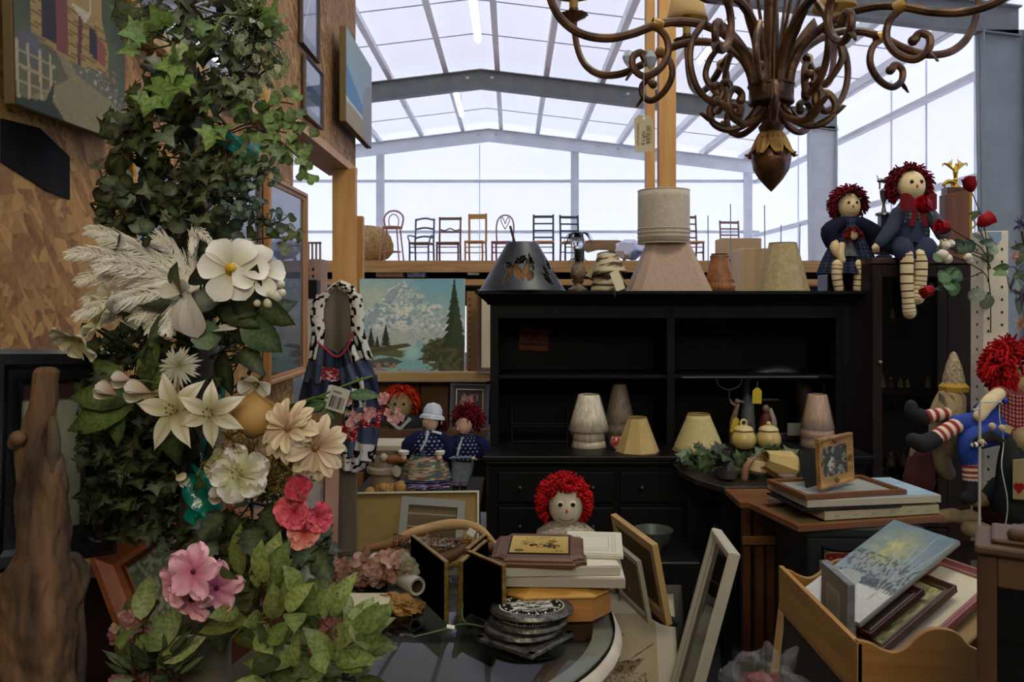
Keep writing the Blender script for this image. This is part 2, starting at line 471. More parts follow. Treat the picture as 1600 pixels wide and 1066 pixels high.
# fluorescent tubes
tube_m = mat('fluorescent_tube', '#f4f6ff', emit=10)
fixture = mat('fixture_white', '#d8dae0', .5)
spots = [(-.62, 14.1, 6.35, 'hanging fluorescent tube light high under the roof ridge before the grey rafter'),
         (-1.28, 20.0, 6.3, 'hanging fluorescent tube light beyond the first grey rafter near the ridge'),
         (3.3, 20.7, 6.0, 'hanging fluorescent tube light seen between the two pine posts'),
         (3.5, 14.4, 6.05, 'hanging fluorescent tube light behind the bronze chandelier')]
lamp0 = None
for x, y, z, lb in spots:
    if lamp0 is None:
        lamp0 = thing('fluorescent_light', lb, 'ceiling light', (x, y, z), 0, 'fluorescent tube lights under the roof')
        M().bb(-.07, .07, -1.15, 1.15, .03, .07).build('housing', fixture, lamp0, smooth=False)
        M().tube([(0, -1.12, 0), (0, 1.12, 0)], .045, 10).build('tube', tube_m, lamp0)
        for yy in (-.9, .9): M().tube([(0, yy, .07), (0, yy, .5)], .006, 5).build('hanger', seam, lamp0)
    else: dup(lamp0, (x, y, z), None, lb)
# ------------------------------------------------------------ OSB wall on the left, its header, posts
WX = -1.0
def osb_mat():
    m = bpy.data.materials.new('osb'); m.use_nodes = True; nt = m.node_tree; N = nt.nodes; L = nt.links; b = N['Principled BSDF']
    b.inputs['Roughness'].default_value = .75
    tc = N.new('ShaderNodeTexCoord')
    cols = []
    prev = None
    for i, (rx, st) in enumerate(((32, (46, 44, 13)), (88, (44, 40, 11)), (138, (40, 46, 13)))):
        m0 = N.new('ShaderNodeMapping'); m0.inputs['Rotation'].default_value = (R(rx), 0, 0); L.new(tc.outputs['Object'], m0.inputs['Vector']); mp = N.new('ShaderNodeMapping'); mp.inputs['Scale'].default_value = st
        mp.inputs['Location'].default_value = (i * 3.1, i, i * 1.7)
        L.new(m0.outputs['Vector'], mp.inputs['Vector'])
        v = N.new('ShaderNodeTexVoronoi'); v.inputs['Scale'].default_value = 1.0; v.inputs['Randomness'].default_value = 1
        L.new(mp.outputs['Vector'], v.inputs['Vector'])
        sp = N.new('ShaderNodeSeparateColor'); L.new(v.outputs['Color'], sp.inputs[0])
        if prev is None: prev = sp.outputs[0]
        else:
            mx = N.new('ShaderNodeMix'); mx.data_type = 'FLOAT'
            gt = N.new('ShaderNodeMath'); gt.operation = 'GREATER_THAN'; gt.inputs[1].default_value = .5
            L.new(sp.outputs[1], gt.inputs[0]); L.new(gt.outputs[0], mx.inputs[0]); L.new(prev, mx.inputs[2]); L.new(sp.outputs[0], mx.inputs[3])
            prev = mx.outputs[0]
    n = N.new('ShaderNodeTexNoise'); n.inputs['Scale'].default_value = 2.5; L.new(tc.outputs['Object'], n.inputs['Vector'])
    n2 = N.new('ShaderNodeTexNoise'); n2.inputs['Scale'].default_value = 60; n2.inputs['Detail'].default_value = 6; L.new(tc.outputs['Object'], n2.inputs['Vector'])
    ad = N.new('ShaderNodeMath'); ad.operation = 'MULTIPLY_ADD'; ad.inputs[1].default_value = .5; L.new(n2.outputs['Fac'], ad.inputs[0]); 
    ms = N.new('ShaderNodeMath'); ms.operation = 'MULTIPLY'; ms.inputs[1].default_value = .6; L.new(prev, ms.inputs[0]); L.new(ms.outputs[0], ad.inputs[2])
    r = N.new('ShaderNodeValToRGB'); e = r.color_ramp.elements
    e[0].position = .15; e[0].color = S('#4f3315') + (1,); e[1].position = .85; e[1].color = S('#a47d44') + (1,)
    q = e.new(.35); q.color = S('#78522a') + (1,); q = e.new(.6); q.color = S('#8d6838') + (1,)
    L.new(ad.outputs[0], r.inputs['Fac'])
    mx = N.new('ShaderNodeMix'); mx.data_type = 'RGBA'; mx.blend_type = 'MULTIPLY'; mx.inputs[0].default_value = .5
    L.new(r.outputs['Color'], mx.inputs[6]); L.new(n.outputs['Color'], mx.inputs[7])
    L.new(r.outputs['Color'], b.inputs['Base Color'])
    bp = N.new('ShaderNodeBump'); bp.inputs['Strength'].default_value = .3; bp.inputs['Distance'].default_value = .003
    L.new(ad.outputs[0], bp.inputs['Height']); L.new(bp.outputs['Normal'], b.inputs['Normal'])
    return m
osb = osb_mat(); MATS['osb'] = osb
m = M()
m.bb(WX - .15, WX, .3, 3.8, 0, 3.6)
m.bb(WX - .15, WX, 3.8, 5.32, 2.445, 3.6)
m.bb(WX - .15, WX, 3.8, 4.99, 0, 1.06)
o = struct('wall_left', m, osb, smooth=False)
m = M(); m.bb(WX - .17, WX + .012, 3.78, 5.32, 2.40, 2.445); trim(m, pine_x, smooth=False)
# printed tar patch and stencil line of the sheathing, behind the farm painting
m = M(); x = WX + .001
def wl(px, py, off=.002):
    D = F * WX / (px - CX); v = W(px, py, D); v.x += off; return v
poly = [(0, 185), (0, 253), (30, 272), (70, 297), (107, 312), (107, 245), (60, 200)]
m.add([wl(a, b) for a, b in poly], [tuple(range(len(poly)))])
tag(m.build('felt_patch', mat('tar_paper', '#0c0c0e', .95, spec=.1, c2='#1b1c20', scale=8), smooth=False, solid=.003), 'torn black tar paper patch on the strand board wall', 'tar paper patch')
for lb, c_, x0, x1, y0, z0, z1, ma in (
        ('pine stud with dark knots standing at the end of the strand board header', 'wood post', -1.085, -.945, 5.02, 0, 2.40, pine),
        ('narrow tan timber post standing left of the mountain painting', 'wood post', -.965, -.915, 5.10, 0, 2.12, wood('tan_post', '#9a6a30', '#b07f3e', 16)),
        ('thinner of the two pine posts rising behind the cream drum shade', 'wood post', .745, .795, 4.62, 0, 4.6, pine),
        ('thicker of the two pine posts rising behind the cream drum shade', 'wood post', .815, .912, 4.62, 0, 4.6, pine)):
    tag(M().bb(x0, x1, y0, y0 + .06, z0, z1).build('wood_post', ma, smooth=False, bevel=.003), lb, c_, 'pine posts')

# ------------------------------------------------------------ picture frames
def frame(name, label, cat, w, h, fw, dp, fm, paint=None, mtx=None, glassm=None, matw=0, matm=None, group=None, backm=None, prof='step', picm=None, inner=None):
    """local: x across, z up, front faces -y, origin bottom centre"""
    t = thing(name, label, cat, (0, 0, 0), 0, group)
    if mtx is not None: t.matrix_world = mtx
    m = M()
    # mitred moulding: outer, crest and inner rings
    rings = {'step': [(0, 0), (0, -dp * .8), (fw * .15, -dp), (fw * .45, -dp * .95), (fw * .6, -dp * .7), (fw * .9, -dp * .6), (fw, -dp * .5), (fw, 0)],
             'flat': [(0, 0), (0, -dp), (fw, -dp), (fw, 0)],
             'cove': [(0, 0), (0, -dp), (fw * .2, -dp), (fw * .35, -dp * .75), (fw * .6, -dp * .5), (fw * .85, -dp * .45), (fw, -dp * .55), (fw, 0)]}[prof]
    vs, fs = [], []
    for (i, y) in rings:
        vs += [(-w / 2 + i, y, i), (w / 2 - i, y, i), (w / 2 - i, y, h - i), (-w / 2 + i, y, h - i)]
    K = len(rings)
    for k in range(K):
        k2 = (k + 1) % K
        for j in range(4):
            j2 = (j + 1) % 4
            fs.append((k * 4 + j, k * 4 + j2, k2 * 4 + j2, k2 * 4 + j))
    m.add(vs, fs)
    m.build('moulding', fm, t, smooth=True, angle=25)
    if inner:
        mm = M()
        for a_, b_, c_, d_ in ((-w / 2 + fw, w / 2 - fw, fw, fw + inner[0]), (-w / 2 + fw, w / 2 - fw, h - fw - inner[0], h - fw), (-w / 2 + fw, -w / 2 + fw + inner[0], fw, h - fw), (w / 2 - fw - inner[0], w / 2 - fw, fw, h - fw)):
            mm.bb(a_, b_, -dp * .55, -dp * .3, c_, d_)
        mm.build('liner', inner[1], t, smooth=False)
    iw, ih = w - 2 * fw, h - 2 * fw
    if matw:
        mm = M()
        y = -dp * .32
        for a_, b_, c_, d_ in ((-iw / 2, iw / 2, 0, matw), (-iw / 2, iw / 2, ih - matw, ih), (-iw / 2, -iw / 2 + matw, matw, ih - matw), (iw / 2 - matw, iw / 2, matw, ih - matw)):
            mm.bb(a_, b_, y, y + .002, c_ + fw, d_ + fw)
        mm.build('mat_board', matm or white_p, t, smooth=False)
    if paint is not None:
        m2 = M(); pw, ph = iw - 2 * matw + .004, ih - 2 * matw + .004
        paint.sheet(m2, pw, ph, Matrix.Translation((0, -dp * .3, fw + matw - .002)))
        m2.build('picture', picm or vcm, t, smooth=False)
    M().bb(-w / 2 + fw * .5, w / 2 - fw * .5, -.002, -.0005, fw * .5, h - fw * .5).build('backing', backm or mat('backing_card', '#6b5234', .9), t, smooth=False)
    if glassm:
        M().add([(-iw / 2, -dp * .4, fw), (iw / 2, -dp * .4, fw), (iw / 2, -dp * .4, h - fw), (-iw / 2, -dp * .4, h - fw)], [(0, 1, 2, 3)]).build('glass', glassm, t, smooth=False)
    return t
def canvas(name, label, cat, w, h, dp, paint, mtx, edge=None, group=None):
    t = thing(name, label, cat, (0, 0, 0), 0, group); t.matrix_world = mtx
    M().bb(-w / 2, w / 2, -dp, 0, 0, h).build('stretched_edge', edge or cream, t, smooth=False, bevel=.003)
    m = M(); paint.sheet(m, w - .004, h - .004, Matrix.Translation((0, -dp - .0015, .002)))
    m.build('painting_surface', vcm, t, smooth=False)
    return t
def basis3(TL, TR, BL):
    """matrix with origin bottom centre from three world corners of the front face; returns mtx, w, h"""
    TL, TR, BL = Vector(TL), Vector(TR), Vector(BL)
    x = (TR - TL); w = x.length; x.normalize()
    z = (TL - BL); z = z - x * z.dot(x); h = z.length; z.normalize()
    y = z.cross(x)
    o = TL + x * (w / 2) - z * h
    mt = Matrix((x, y, z)).transposed().to_4x4(); mt.translation = o
    return mt, w, h
def onwall(px0, px1, ytop, ybot, off=.006):
    """picture on the OSB wall between two pixel columns; ytop, ybot at px0"""
    D0 = F * WX / (px0 - CX); D1 = F * WX / (px1 - CX)
    zt = EYE - (ytop - HY) * D0 / F; zb = EYE - (ybot - HY) * D0 / F
    TL, TR, BL = Vector((WX + off, D0, zt)), Vector((WX + off, D1, zt)), Vector((WX + off, D0, zb))
    return basis3(TL, TR, BL)

# farm painting (top left)
P = Paint(130, 110, '#3d4a33'); P.Y = np.minimum(P.Y / .62, .999)
P.grad('#6e6c46', '#33402c', 0, .9); 
P.put(P.noise(9, 1) * .5 * (P.Y > .5), '#556a3c')
P.put(P.poly([(.0, 0), (.0, .02), (.45, 0), (.95, 0), (1.0, .3), (.8, .42), (.55, .5), (.35, .62), (.28, .58), (.42, .35)]), '#877b52')
P.put(P.poly([(.35, .6), (.5, .42), (.98, .28), (.98, .36), (.7, .52), (.45, .62)]), '#5f6456')
P.put(P.poly([(.12, .55), (.12, 1), (.75, 1), (.82, .75), (.8, .55), (.5, .5)]), '#a5802c')
for i in range(12): P.put(P.line(.12, .56 + i * .035, .8, .52 + i * .035, .004), '#6b4e1c')
P.put(P.rect(.2, .32, .58, 1), '#2b2033'); P.put(P.rect(.32, .42, .54, 1), '#7d2f2d')
P.put(P.poly([(.62, .66), (.62, .88), (.7, .86), (.7, .62)]), '#2a2136'); P.put(P.poly([(.7, .62), (.7, .84), (.78, .8), (.78, .6)]), '#93332e')
P.put(P.poly([(.5, .5), (.53, .5), (.56, .9), (.52, .93)]), '#5c2a28')
P.put(P.poly([(.44, .98), (.58, .88), (.64, 1)]), '#b9ae94')
P.put((P.noise(40, 8) > .62) & P.poly([(.55, .4), (.9, .38), (.95, .62), (.8, .6)]), '#94645a')
P.put((P.noise(45, 9) > .66) & P.poly([(.5, .46), (.95, .3), (.98, .42), (.7, .56)]), '#a8a090')
P.put(P.disc(.12, .45, .12, .16, .5), '#565c6c')
for x in (.02, .1, .19, .27): P.put(P.line(x, .06, x - .005, .46, .011), '#b49a76')
for y in (.18, .29, .4): P.put(P.line(0, y, .3, y - .01, .010), '#a88f6c')
P.put(P.poly([(0, 0), (.38, 0), (.28, .12), (.3, .3), (.22, .1), (0, .05)]), '#27392b')
P.put(P.noise(12, 3) * .5 * P.poly([(.85, 0), (1, 0), (1, .6), (.9, .5)]), '#3c5a3a')
P.grain(.16, 50); P.a = P.a * .5 + P.a.mean(axis=2, keepdims=True) * np.array([.26, .27, .2])
mt, w, h = basis3(Vector((WX + .055, 1.53, 2.39)), Vector((WX + .03, 2.03, 2.41)), Vector((WX + .055, 1.53, 1.965)))
canvas('farmhouse_painting', 'unframed canvas of a yellow farmhouse with red shutters and picket fence', 'painting', w, h, .02, P, mt, mat('canvas_edge_dark', '#5b4a2c', .9))

# gilt frames half hidden by the ivy, and prints on the OSB wall
def pale_print(seed, c0='#c9c7c9', c1='#a9abb2'):
    P = Paint(40, 40, c0); P.grad(c1, c0, 0, 1); P.put(P.noise(5, seed) * .4, '#8f9298'); P.put(P.noise(14, seed + 2) * .25, '#e3e0dc'); return P
mt, w, h = onwall(184, 408, -190, 50)
frame('framed_picture', 'wide gilt frame with a pale print behind the top of the ivy', 'picture frame', w, h, .07, .035, gold, pale_print(1, '#d8d4cc', '#bfbdb8'), mt, glasst, group='pictures on the strand board wall')
mt, w, h = onwall(190, 332, 236, 398)
frame('framed_picture', 'brown and gold frame with grey print behind the middle of the ivy', 'picture frame', w, h, .03, .03, gold, pale_print(4, '#8c93a4', '#6c7386'), mt, glasst, group='pictures on the strand board wall')
mt, w, h = onwall(338, 398, 240, 388)
P = pale_print(6, '#b4b6bd', '#8d9098'); P.put(P.rect(0, 1, 0, .22), '#a07c4a')
frame('framed_picture', 'dark framed pale print of chairs beside the gilt frame on the board wall', 'picture frame', w, h, .014, .02, walnut, P, mt, glasst, group='pictures on the strand board wall')
mt, w, h = onwall(409, 470, 272, 604)
P = Paint(30, 60, '#8b929c'); P.grad('#70737c', '#979ea9', 0, .6); P.put(P.rect(.2, .85, .28, .5), '#858d96'); P.put(P.rect(0, 1, 0, .22), '#8a7d80'); P.grain(.08, 20)
frame('framed_picture', 'tall frame of pink-brown wood around a grey blue print by the board wall end', 'picture frame', w, h, .035, .03, wood('tan_frame', '#8f6438', '#a87c4c', 18), P, mt, glasst, group='pictures on the strand board wall')
P = pale_print(12, '#c6cbd9', '#a7afc2'); P.put(P.line(.1, .1, .9, .95, .03), '#dde0e8')
mt, w, h = onwall(465, 493, -92, 66)
frame('framed_picture', 'upper of two thin dark framed pale prints near the top of the board wall', 'picture frame', w, h, .012, .02, walnut, P, mt, glasst, group='pictures on the strand board wall')
mt, w, h = onwall(470, 499, 82, 178)
P = Paint(30, 40, '#aab3c6'); P.put(P.rect(0, 1, .35, .6), '#76879a'); P.put(P.rect(0, 1, 0, .35), '#b7b6bb'); P.grain(.1, 15)
frame('framed_picture', 'lower of two thin dark framed pale prints near the top of the board wall', 'picture frame', w, h, .012, .02, walnut, P, mt, glasst, group='pictures on the strand board wall')
# seaside canvas at the end of the header
P = Paint(50, 90, '#7f9ab0'); P.grad('#8aa6b6', '#93a19e', .3, 1)
P.put(P.poly([(0, 0), (0, .2), (.12, .22), (.3, .27), (.5, .22), (.62, .2), (.8, .3), (.8, 0)]), '#9a8b74')
P.put(P.poly([(0, .28), (0, .62), (.3, .5), (.62, .38), (.62, .22)]), '#5f86a6')
P.put(P.poly([(.62, .2), (.62, .5), (.8, .7), (1, .74), (1, 0), (.75, 0)]), '#8c8f8e')
P.put(P.line(0, .25, .6, .24, .018), '#c3bfae'); P.grain(.12, 40)
mt, w, h = onwall(516, 560, 40, 189, .05)
canvas('seaside_canvas', 'unframed canvas of pale sea and sand hung at the end of the board wall', 'painting', w, h, .035, P, mt, mat('canvas_edge', '#6f5d35', .9))

# ------------------------------------------------------------ mezzanine at the far end of the shop with its chairs
MY, MZ = 14.3, 2.29
t = thing('mezzanine', 'long pine timber storage loft across the warehouse carrying a row of chairs', 'storage loft', (0, MY, 0))
M().bb(-5.2, 7.0, 0, .05, MZ - .2, MZ).build('edge_beam', pine_x, t, smooth=False)
M().bb(-5.2, 7.0, .06, 4.2, MZ - .06, MZ - .01).build('deck', pine_x, t, smooth=False)
M().bb(-5.2, 7.0, 0, .05, MZ - .42, MZ - .32).build('lower_rail', pine_x, t, smooth=False)
M().bb(-5.2, 7.0, 1.8, 1.85, 1.5, MZ - .06).build('back_board', mat('dark_board', '#2d2118', .9), t, smooth=False)
M().bb(-5.2, 7.0, .02, 1.8, MZ - .42, MZ - .40).build('shelf', pine_x, t, smooth=False)
for x in (-5.1, -2.6, 1.1, 3.4, 6.0): M().bb(x, x + .09, 0, .09, 0, MZ - .42).build('post', pine, t, smooth=False)

def far_chair(label, px0, px1, ytop, ms, style, seat=None, Y=MY + .5):
    w = (px1 - px0) * Y / F; h = (407 - ytop) * Y / F ; x = ((px0 + px1) / 2 - CX) * Y / F
    t = thing('side_chair' if style != 'stool' else 'bar_stool', label, 'chair' if style != 'stool' else 'stool', (x, Y, MZ + .002), R(random.uniform(-12, 12)), 'chairs on the storage loft')
    r = .017; sh = h * (.40 if style != 'stool' else .64); d = .38; hw = w / 2 - r
    if style == 'stool':
        m = M().lathe([(hw * .95, sh), (hw, sh + .02), (hw * .9, sh + .04)], 20, 0); m.build('seat', seat or ms, t)
        for sx in (-1, 1):
            for sy in (-1, 1): M().tube([(sx * hw, sy * hw, 0), (sx * hw * .7, sy * hw * .7, sh)], r * .8, 6).build('leg', ms, t)
        m = M(); m.tube([(hw * .9 * math.cos(a), hw * .9 * math.sin(a), sh * .3) for a in np.linspace(0, 2 * PI, 17)], r * .7, 5); m.build('foot_ring', ms, t)
        m = M(); m.tube([(-hw * .8, hw * .7, sh), (-hw * 1.0, hw * .8, sh + (h - sh) * .6), (-hw * .6, hw * .8, h - .03), (0, hw * .8, h), (hw * .6, hw * .8, h - .03), (hw * 1.0, hw * .8, sh + (h - sh) * .6), (hw * .8, hw * .7, sh)], r, 6, smooth=4)
        m.tube([(-hw * .4, hw * .8, sh), (-hw * .5, hw * .8, h - .14), (0, hw * .8, h - .06), (hw * .5, hw * .8, h - .14), (hw * .4, hw * .8, sh)], r * .6, 6, smooth=4)
        m.build('backrest', ms, t); return t
    M().box((0, 0, sh), (w, d, .035)).build('seat', seat or ms, t, bevel=.01)
    for sx in (-1, 1):
        M().tube([(sx * hw, -d / 2 + .03, 0), (sx * hw, -d / 2 + .03, sh)], r, 6).build('leg', ms, t)
        M().tube([(sx * hw, d / 2 + .03, 0), (sx * hw, d / 2, sh)], r, 6).build('leg', ms, t)
    m = M()
    for z in (.12, .22): m.tube([(-hw, -d / 2 + .03, z + .03), (hw, -d / 2 + .03, z + .03)], r * .6, 5)
    for sx in (-1, 1): m.tube([(sx * hw, -d / 2, .17), (sx * hw, d / 2, .17)], r * .6, 5)
    m.build('stretcher', ms, t)
    m = M(); yb = d / 2
    if style == 'ladder':
        for sx in (-1, 1): m.tube([(sx * hw, yb, sh), (sx * hw, yb + .05, h)], r, 6)
        for k in range(4):
            z = sh + (h - sh) * (.2 + .24 * k); m.box((0, yb + .03, z), (2 * hw, .014, .045 if k == 3 else .028))
    elif style == 'arch':
        for sx in (-1, 1): m.tube([(sx * hw, yb, sh), (sx * hw, yb + .05, h - .02)], r, 6)
        for k, z in enumerate((.3, .62, .97)):
            zz = sh + (h - sh) * z; m.tube([(-hw, yb + .03, zz - .03), (0, yb + .03, zz), (hw, yb + .03, zz - .03)], r, 6, smooth=4)
        for sx in (-1, 1): m.tube([(sx * hw, yb, sh + .14), (sx * (hw + .04), -d / 3, sh + .13), (sx * hw, -d / 3, sh)], r * .8, 6, smooth=3)
    elif style == 'rail':
        for sx in (-1, 1): m.tube([(sx * hw, yb, sh), (sx * hw, yb + .05, h)], r, 6)
        m.box((0, yb + .05, h - .03), (2 * hw + .04, .02, .05)); m.tube([(-hw, yb + .03, sh + (h - sh) * .45), (hw, yb + .03, sh + (h - sh) * .45)], r * .8, 6)
        m.tube([(-hw, yb + .03, sh + (h - sh) * .55), (-hw / 2, yb + .03, sh + (h - sh) * .5), (0, yb + .03, sh + (h - sh) * .58), (hw / 2, yb + .03, sh + (h - sh) * .5), (hw, yb + .03, sh + (h - sh) * .55)], r * .7, 6, smooth=3)
    elif style == 'cross':
        for sx in (-1, 1): m.box((sx * hw, yb + .02, (sh + h) / 2), (.035, .03, h - sh))
        m.box((0, yb + .03, h - .05), (2 * hw, .02, .09)); m.box((0, yb + .03, sh + (h - sh) * .02), (2 * hw, .02, .05))
    elif style == 'bent':
        m.tube([(-hw * .9, yb, sh), (-hw, yb + .03, sh + (h - sh) * .6), (-hw * .7, yb + .05, h - .05), (0, yb + .05, h), (hw * .7, yb + .05, h - .05), (hw, yb + .03, sh + (h - sh) * .6), (hw * .9, yb, sh)], r * .8, 6, smooth=4)
        for sx in (-1, 1): m.tube([(0, yb + .04, sh + (h - sh) * .5), (sx * hw * .5, yb + .05, h - .1), (sx * hw * .3, yb + .05, h - .04), (0, yb + .05, h - .16)], r * .5, 5, smooth=4)
    m.build('backrest', ms, t)
    return t
random.seed(4)
pinkw = mat('pink_bentwood', '#a5705c', .5); dk = mat('dark_chair', '#2c3034', .5); grn = mat('dark_green_chair', '#1c3434', .5)
brn = mat('brown_chair', '#6f5138', .5); hon = mat('honey_chair', '#b8863f', .5); redb = mat('red_bentwood', '#8c4a4a', .5); rush = mat('rush_seat', '#b78a55', .8); greym = mat('grey_chair', '#55595e', .5)
far_chair('pinkish bentwood bar stool with round back on the loft edge', 595, 629, 326, pinkw, 'stool')
far_chair('slim grey armchair with arched slats, right of the bentwood stool', 642, 675, 336, greym, 'arch', brn)
far_chair('brown rail-back chair with plain wood seat in the loft row', 683, 719, 335, brn, 'rail')
far_chair('honey pine chair with open back in the loft row', 728, 758, 330, hon, 'cross')
far_chair('red bentwood cafe chair with heart-shaped back', 770, 801, 332, redb, 'bent')
far_chair('dark green ladder-back chair with rush seat, right of the red bentwood chair', 832, 866, 331, grn, 'ladder', rush)
far_chair('dark green ladder-back chair behind the pineapple lamp', 878, 910, 332, grn, 'ladder', rush)
far_chair('pale ladder-back chair partly hidden behind the cream drum shade', 1068, 1096, 332, brn, 'ladder', rush)
far_chair('brown slat-back chair standing high near the warehouse corner', 1130, 1163, 338, mat('slat_chair', '#7c5c4c', .5), 'ladder', None, MY + 1.2)
# loft clutter
def lbox(name, label, cat, px0, px1, y0, y1, Y, dp, ma, rz=0, bev=.01, group=None):
    a = W(px0, y1, Y); b = W(px1, y0, Y)
    o = M().bb(-(b.x - a.x) / 2, (b.x - a.x) / 2, 0, dp, 0, b.z - a.z).build(name, ma, None, ((a.x + b.x) / 2, Y, a.z), (0, 0, R(rz)), smooth=False, bevel=bev)
    return tag(o, label, cat, group)
card = mat('cardboard', '#8d6e47', .9, c2='#a5855a', scale=4)
cardl = mat('light_cardboard', '#b39468', .9)
lbox('cardboard_box', 'tan cardboard box under the loft edge above the mountain painting', 'box', 587, 630, 414, 433, MY + .1, .4, card)
lbox('storage_bin', 'blue and white bundle beside the cardboard box under the loft', 'bundle', 636, 664, 424, 433, MY + .15, .3, mat('blue_bundle', '#5b6884', .8, c2='#b9bcc0', scale=6))
lbox('white_book', 'white tilted box standing on the loft lower rail', 'box', 733, 750, 412, 430, MY + .1, .1, white_p, 30)
a = W(592, 405, MY + .6)
m = M().ell((0, 0, 0), (.42, .3, .36), 16, noisef=.2); tag(m.build('wicker_bundle', mat('straw', '#b3965c', .9, c2='#8c6c3c', scale=20), None, (W(578, 0, MY + .6).x - .1, MY + 1.35, MZ + .36)), 'straw-coloured rounded bundle on the loft behind the tan post', 'bundle')
# slatted crate left of the pine post
Y = 8.5; a = W(473, 500, Y); 
t = thing('slatted_cabinet', 'tan slatted wooden cabinet back seen left of the pine post', 'cabinet', (W(487, 0, Y).x, Y, 0))
wd_ = .19; zt = W(0, 378, Y).z; zm = W(0, 405, Y).z
tanw = wood('crate_wood', '#8d6748', '#a37e5c', 16)
m = M().bb(-wd_ / 2, wd_ / 2, 0, .3, .0, zm); m.build('body', tanw, t, smooth=False)
m = M()
for x in (-.085, -.045, -.005, .035, .075): m.bb(x, x + .016, 0, .03, zm, zt)
m.bb(-wd_ / 2, wd_ / 2, 0, .03, zt - .02, zt); m.build('slats', tanw, t, smooth=False)
for i in range(2):
    for j in range(3): M().bb(-.05 + i * .055, -.03 + i * .055, -.004, 0, zm - .12 - j * .07, zm - .09 - j * .07).build('hole', black, t, smooth=False)
lbox('black_box', 'small black plastic box behind the tall print frame edge', 'box', 469, 495, 437, 467, 6.25, .12, black, 0)
t0 = lbox('white_shelf_unit', 'white painted shelf end behind the black plastic box', 'shelf', 472, 515, 470, 805, 6.2, .3, mat('dull_white', '#a9a69c', .7))
# far items on the right of the loft
t = thing('dressing_table', 'brown scalloped dressing table frame on the loft behind the birch shade', 'table', (W(943, 404, MY + 1.2).x, MY + 1.2, MZ))
m = M(); w = .44
m.prism([(-w, .32), (-w, .40), (-w * .6, .44), (w * .6, .44), (w, .40), (w, .32), (w * .6, .22), (w * .2, .27), (-w * .2, .27), (-w * .6, .22)], 0, .3)
m.build('apron', wood('table_brown', '#7d5b3a', '#94714c', 10, 'x'), t, smooth=False)
for sx in (-1, 1): M().tube([(sx * w * .9, .1, 0), (sx * w * .95, .1, .36)], .03, 8).build('leg', brn, t)
a = W(975, 404, MY + .4)
tag(M().ell((0, 0, .21), (.26, .2, .18), 18, noisef=.35).build('plastic_bag', mat('bag_plastic', '#c9cdd6', .3, c2='#5c7fb8', scale=3, lo=.5, hi=.6), None, (a.x + .12, MY + .5, MZ + .01)), 'blue and white plastic bag on the loft left of the drum shade', 'bag')
lbox('cardboard_box', 'open brown cardboard box on the loft left of the linen shade', 'box', 1128, 1190, 372, 405.5, MY + .3, .5, cardl)
lbox('desk', 'tan wooden desk with pale top right of the leather laced shade', 'desk', 1160, 1215, 388, 688, 9.5, .5, wood('desk_tan', '#9d7a4d', '#b8945f', 8))
m = M()
for px in (1107, 1142, 1196, 1218, 1248): 
    a = W(px, 470, 9.0); b = W(px + random.uniform(-2, 3), 320 + random.uniform(-10, 40), 9.0)
    m.tube([a, b], .006, 5)
    m.tube([(a.x, 9.0, 0), a], .006, 5)
tag(m.build('metal_rods', mat('thin_rod', '#6b6f78', .4, .5)), 'row of thin upright metal rods behind the lampshades', 'rods')
# ------------------------------------------------------------ black hutch
HX0, HX1, HY0, HYB, HT, CT = -.105, 1.597, 4.0, 4.40, 1.646, .905
t = hutch = thing('hutch', 'large black painted hutch with open shelves above drawers', 'hutch', (0, 0, 0))
for a_ in (HX0, HX1 - .04): M().bb(a_, a_ + .04, HY0, HYB, CT, HT - .06).build('side_panel', black, t, smooth=False, bevel=.003)
M().bb(HX0, HX1, HYB - .012, HYB, CT, HT - .06).build('back_panel', mat('black_back', '#040405', .6, spec=.2), t, smooth=False)
M().bb(.745, .785, HY0 + .005, HYB - .02, CT, HT - .06).build('divider', black, t, smooth=False, bevel=.003)
M().bb(HX0 + .04, HX1 - .04, HY0 + .015, HYB - .02, 1.222, 1.24).build('shelf', black, t, smooth=False, bevel=.003)
m = M()
prof = [(0, 0), (-.012, 0), (-.018, .012), (-.045, .035), (-.06, .05), (-.07, .052), (-.07, .066), (0, .066)]
vs = []
for (d, z) in prof:
    vs += [(HX0 + d, HY0 + d, HT - .066 + z), (HX1 - d, HY0 + d, HT - .066 + z), (HX1 - d, HYB, HT - .066 + z), (HX0 + d, HYB, HT - .066 + z)]
K = len(prof); fs = [(k * 4 + j, k * 4 + j + 1, (k + 1) * 4 + j + 1, (k + 1) * 4 + j) for k in range(K - 1) for j in (0, 1, 2)] + [tuple(range(4 * K - 4, 4 * K)), (3, 2, 1, 0)] + [(k * 4 + 3, k * 4, (k + 1) * 4, (k + 1) * 4 + 3) for k in range(K - 1)]
m.add(vs, fs); m.build('cornice', black, t, smooth=False)
M().bb(HX0 + .04, HX1 - .04, HY0 + .005, HY0 + .02, HT - .13, HT - .06).build('top_rail', black, t, smooth=False)
m = M(); m.bb(HX0 - .03, HX1 + .03, 3.72, HYB, CT - .025, CT); m.bb(HX0 - .015, HX1 + .015, 3.735, HYB, CT - .045, CT - .025)
m.build('counter', mat('black_counter', '#070707', .4, spec=.3), t, smooth=False, bevel=.006)
M().bb(HX0, HX1, 3.76, HYB, .06, CT - .045).build('base_cabinet', black, t, smooth=False, bevel=.004)
xs = [HX0 + .03 + i * (HX1 - HX0 - .06) / 3 for i in range(4)]
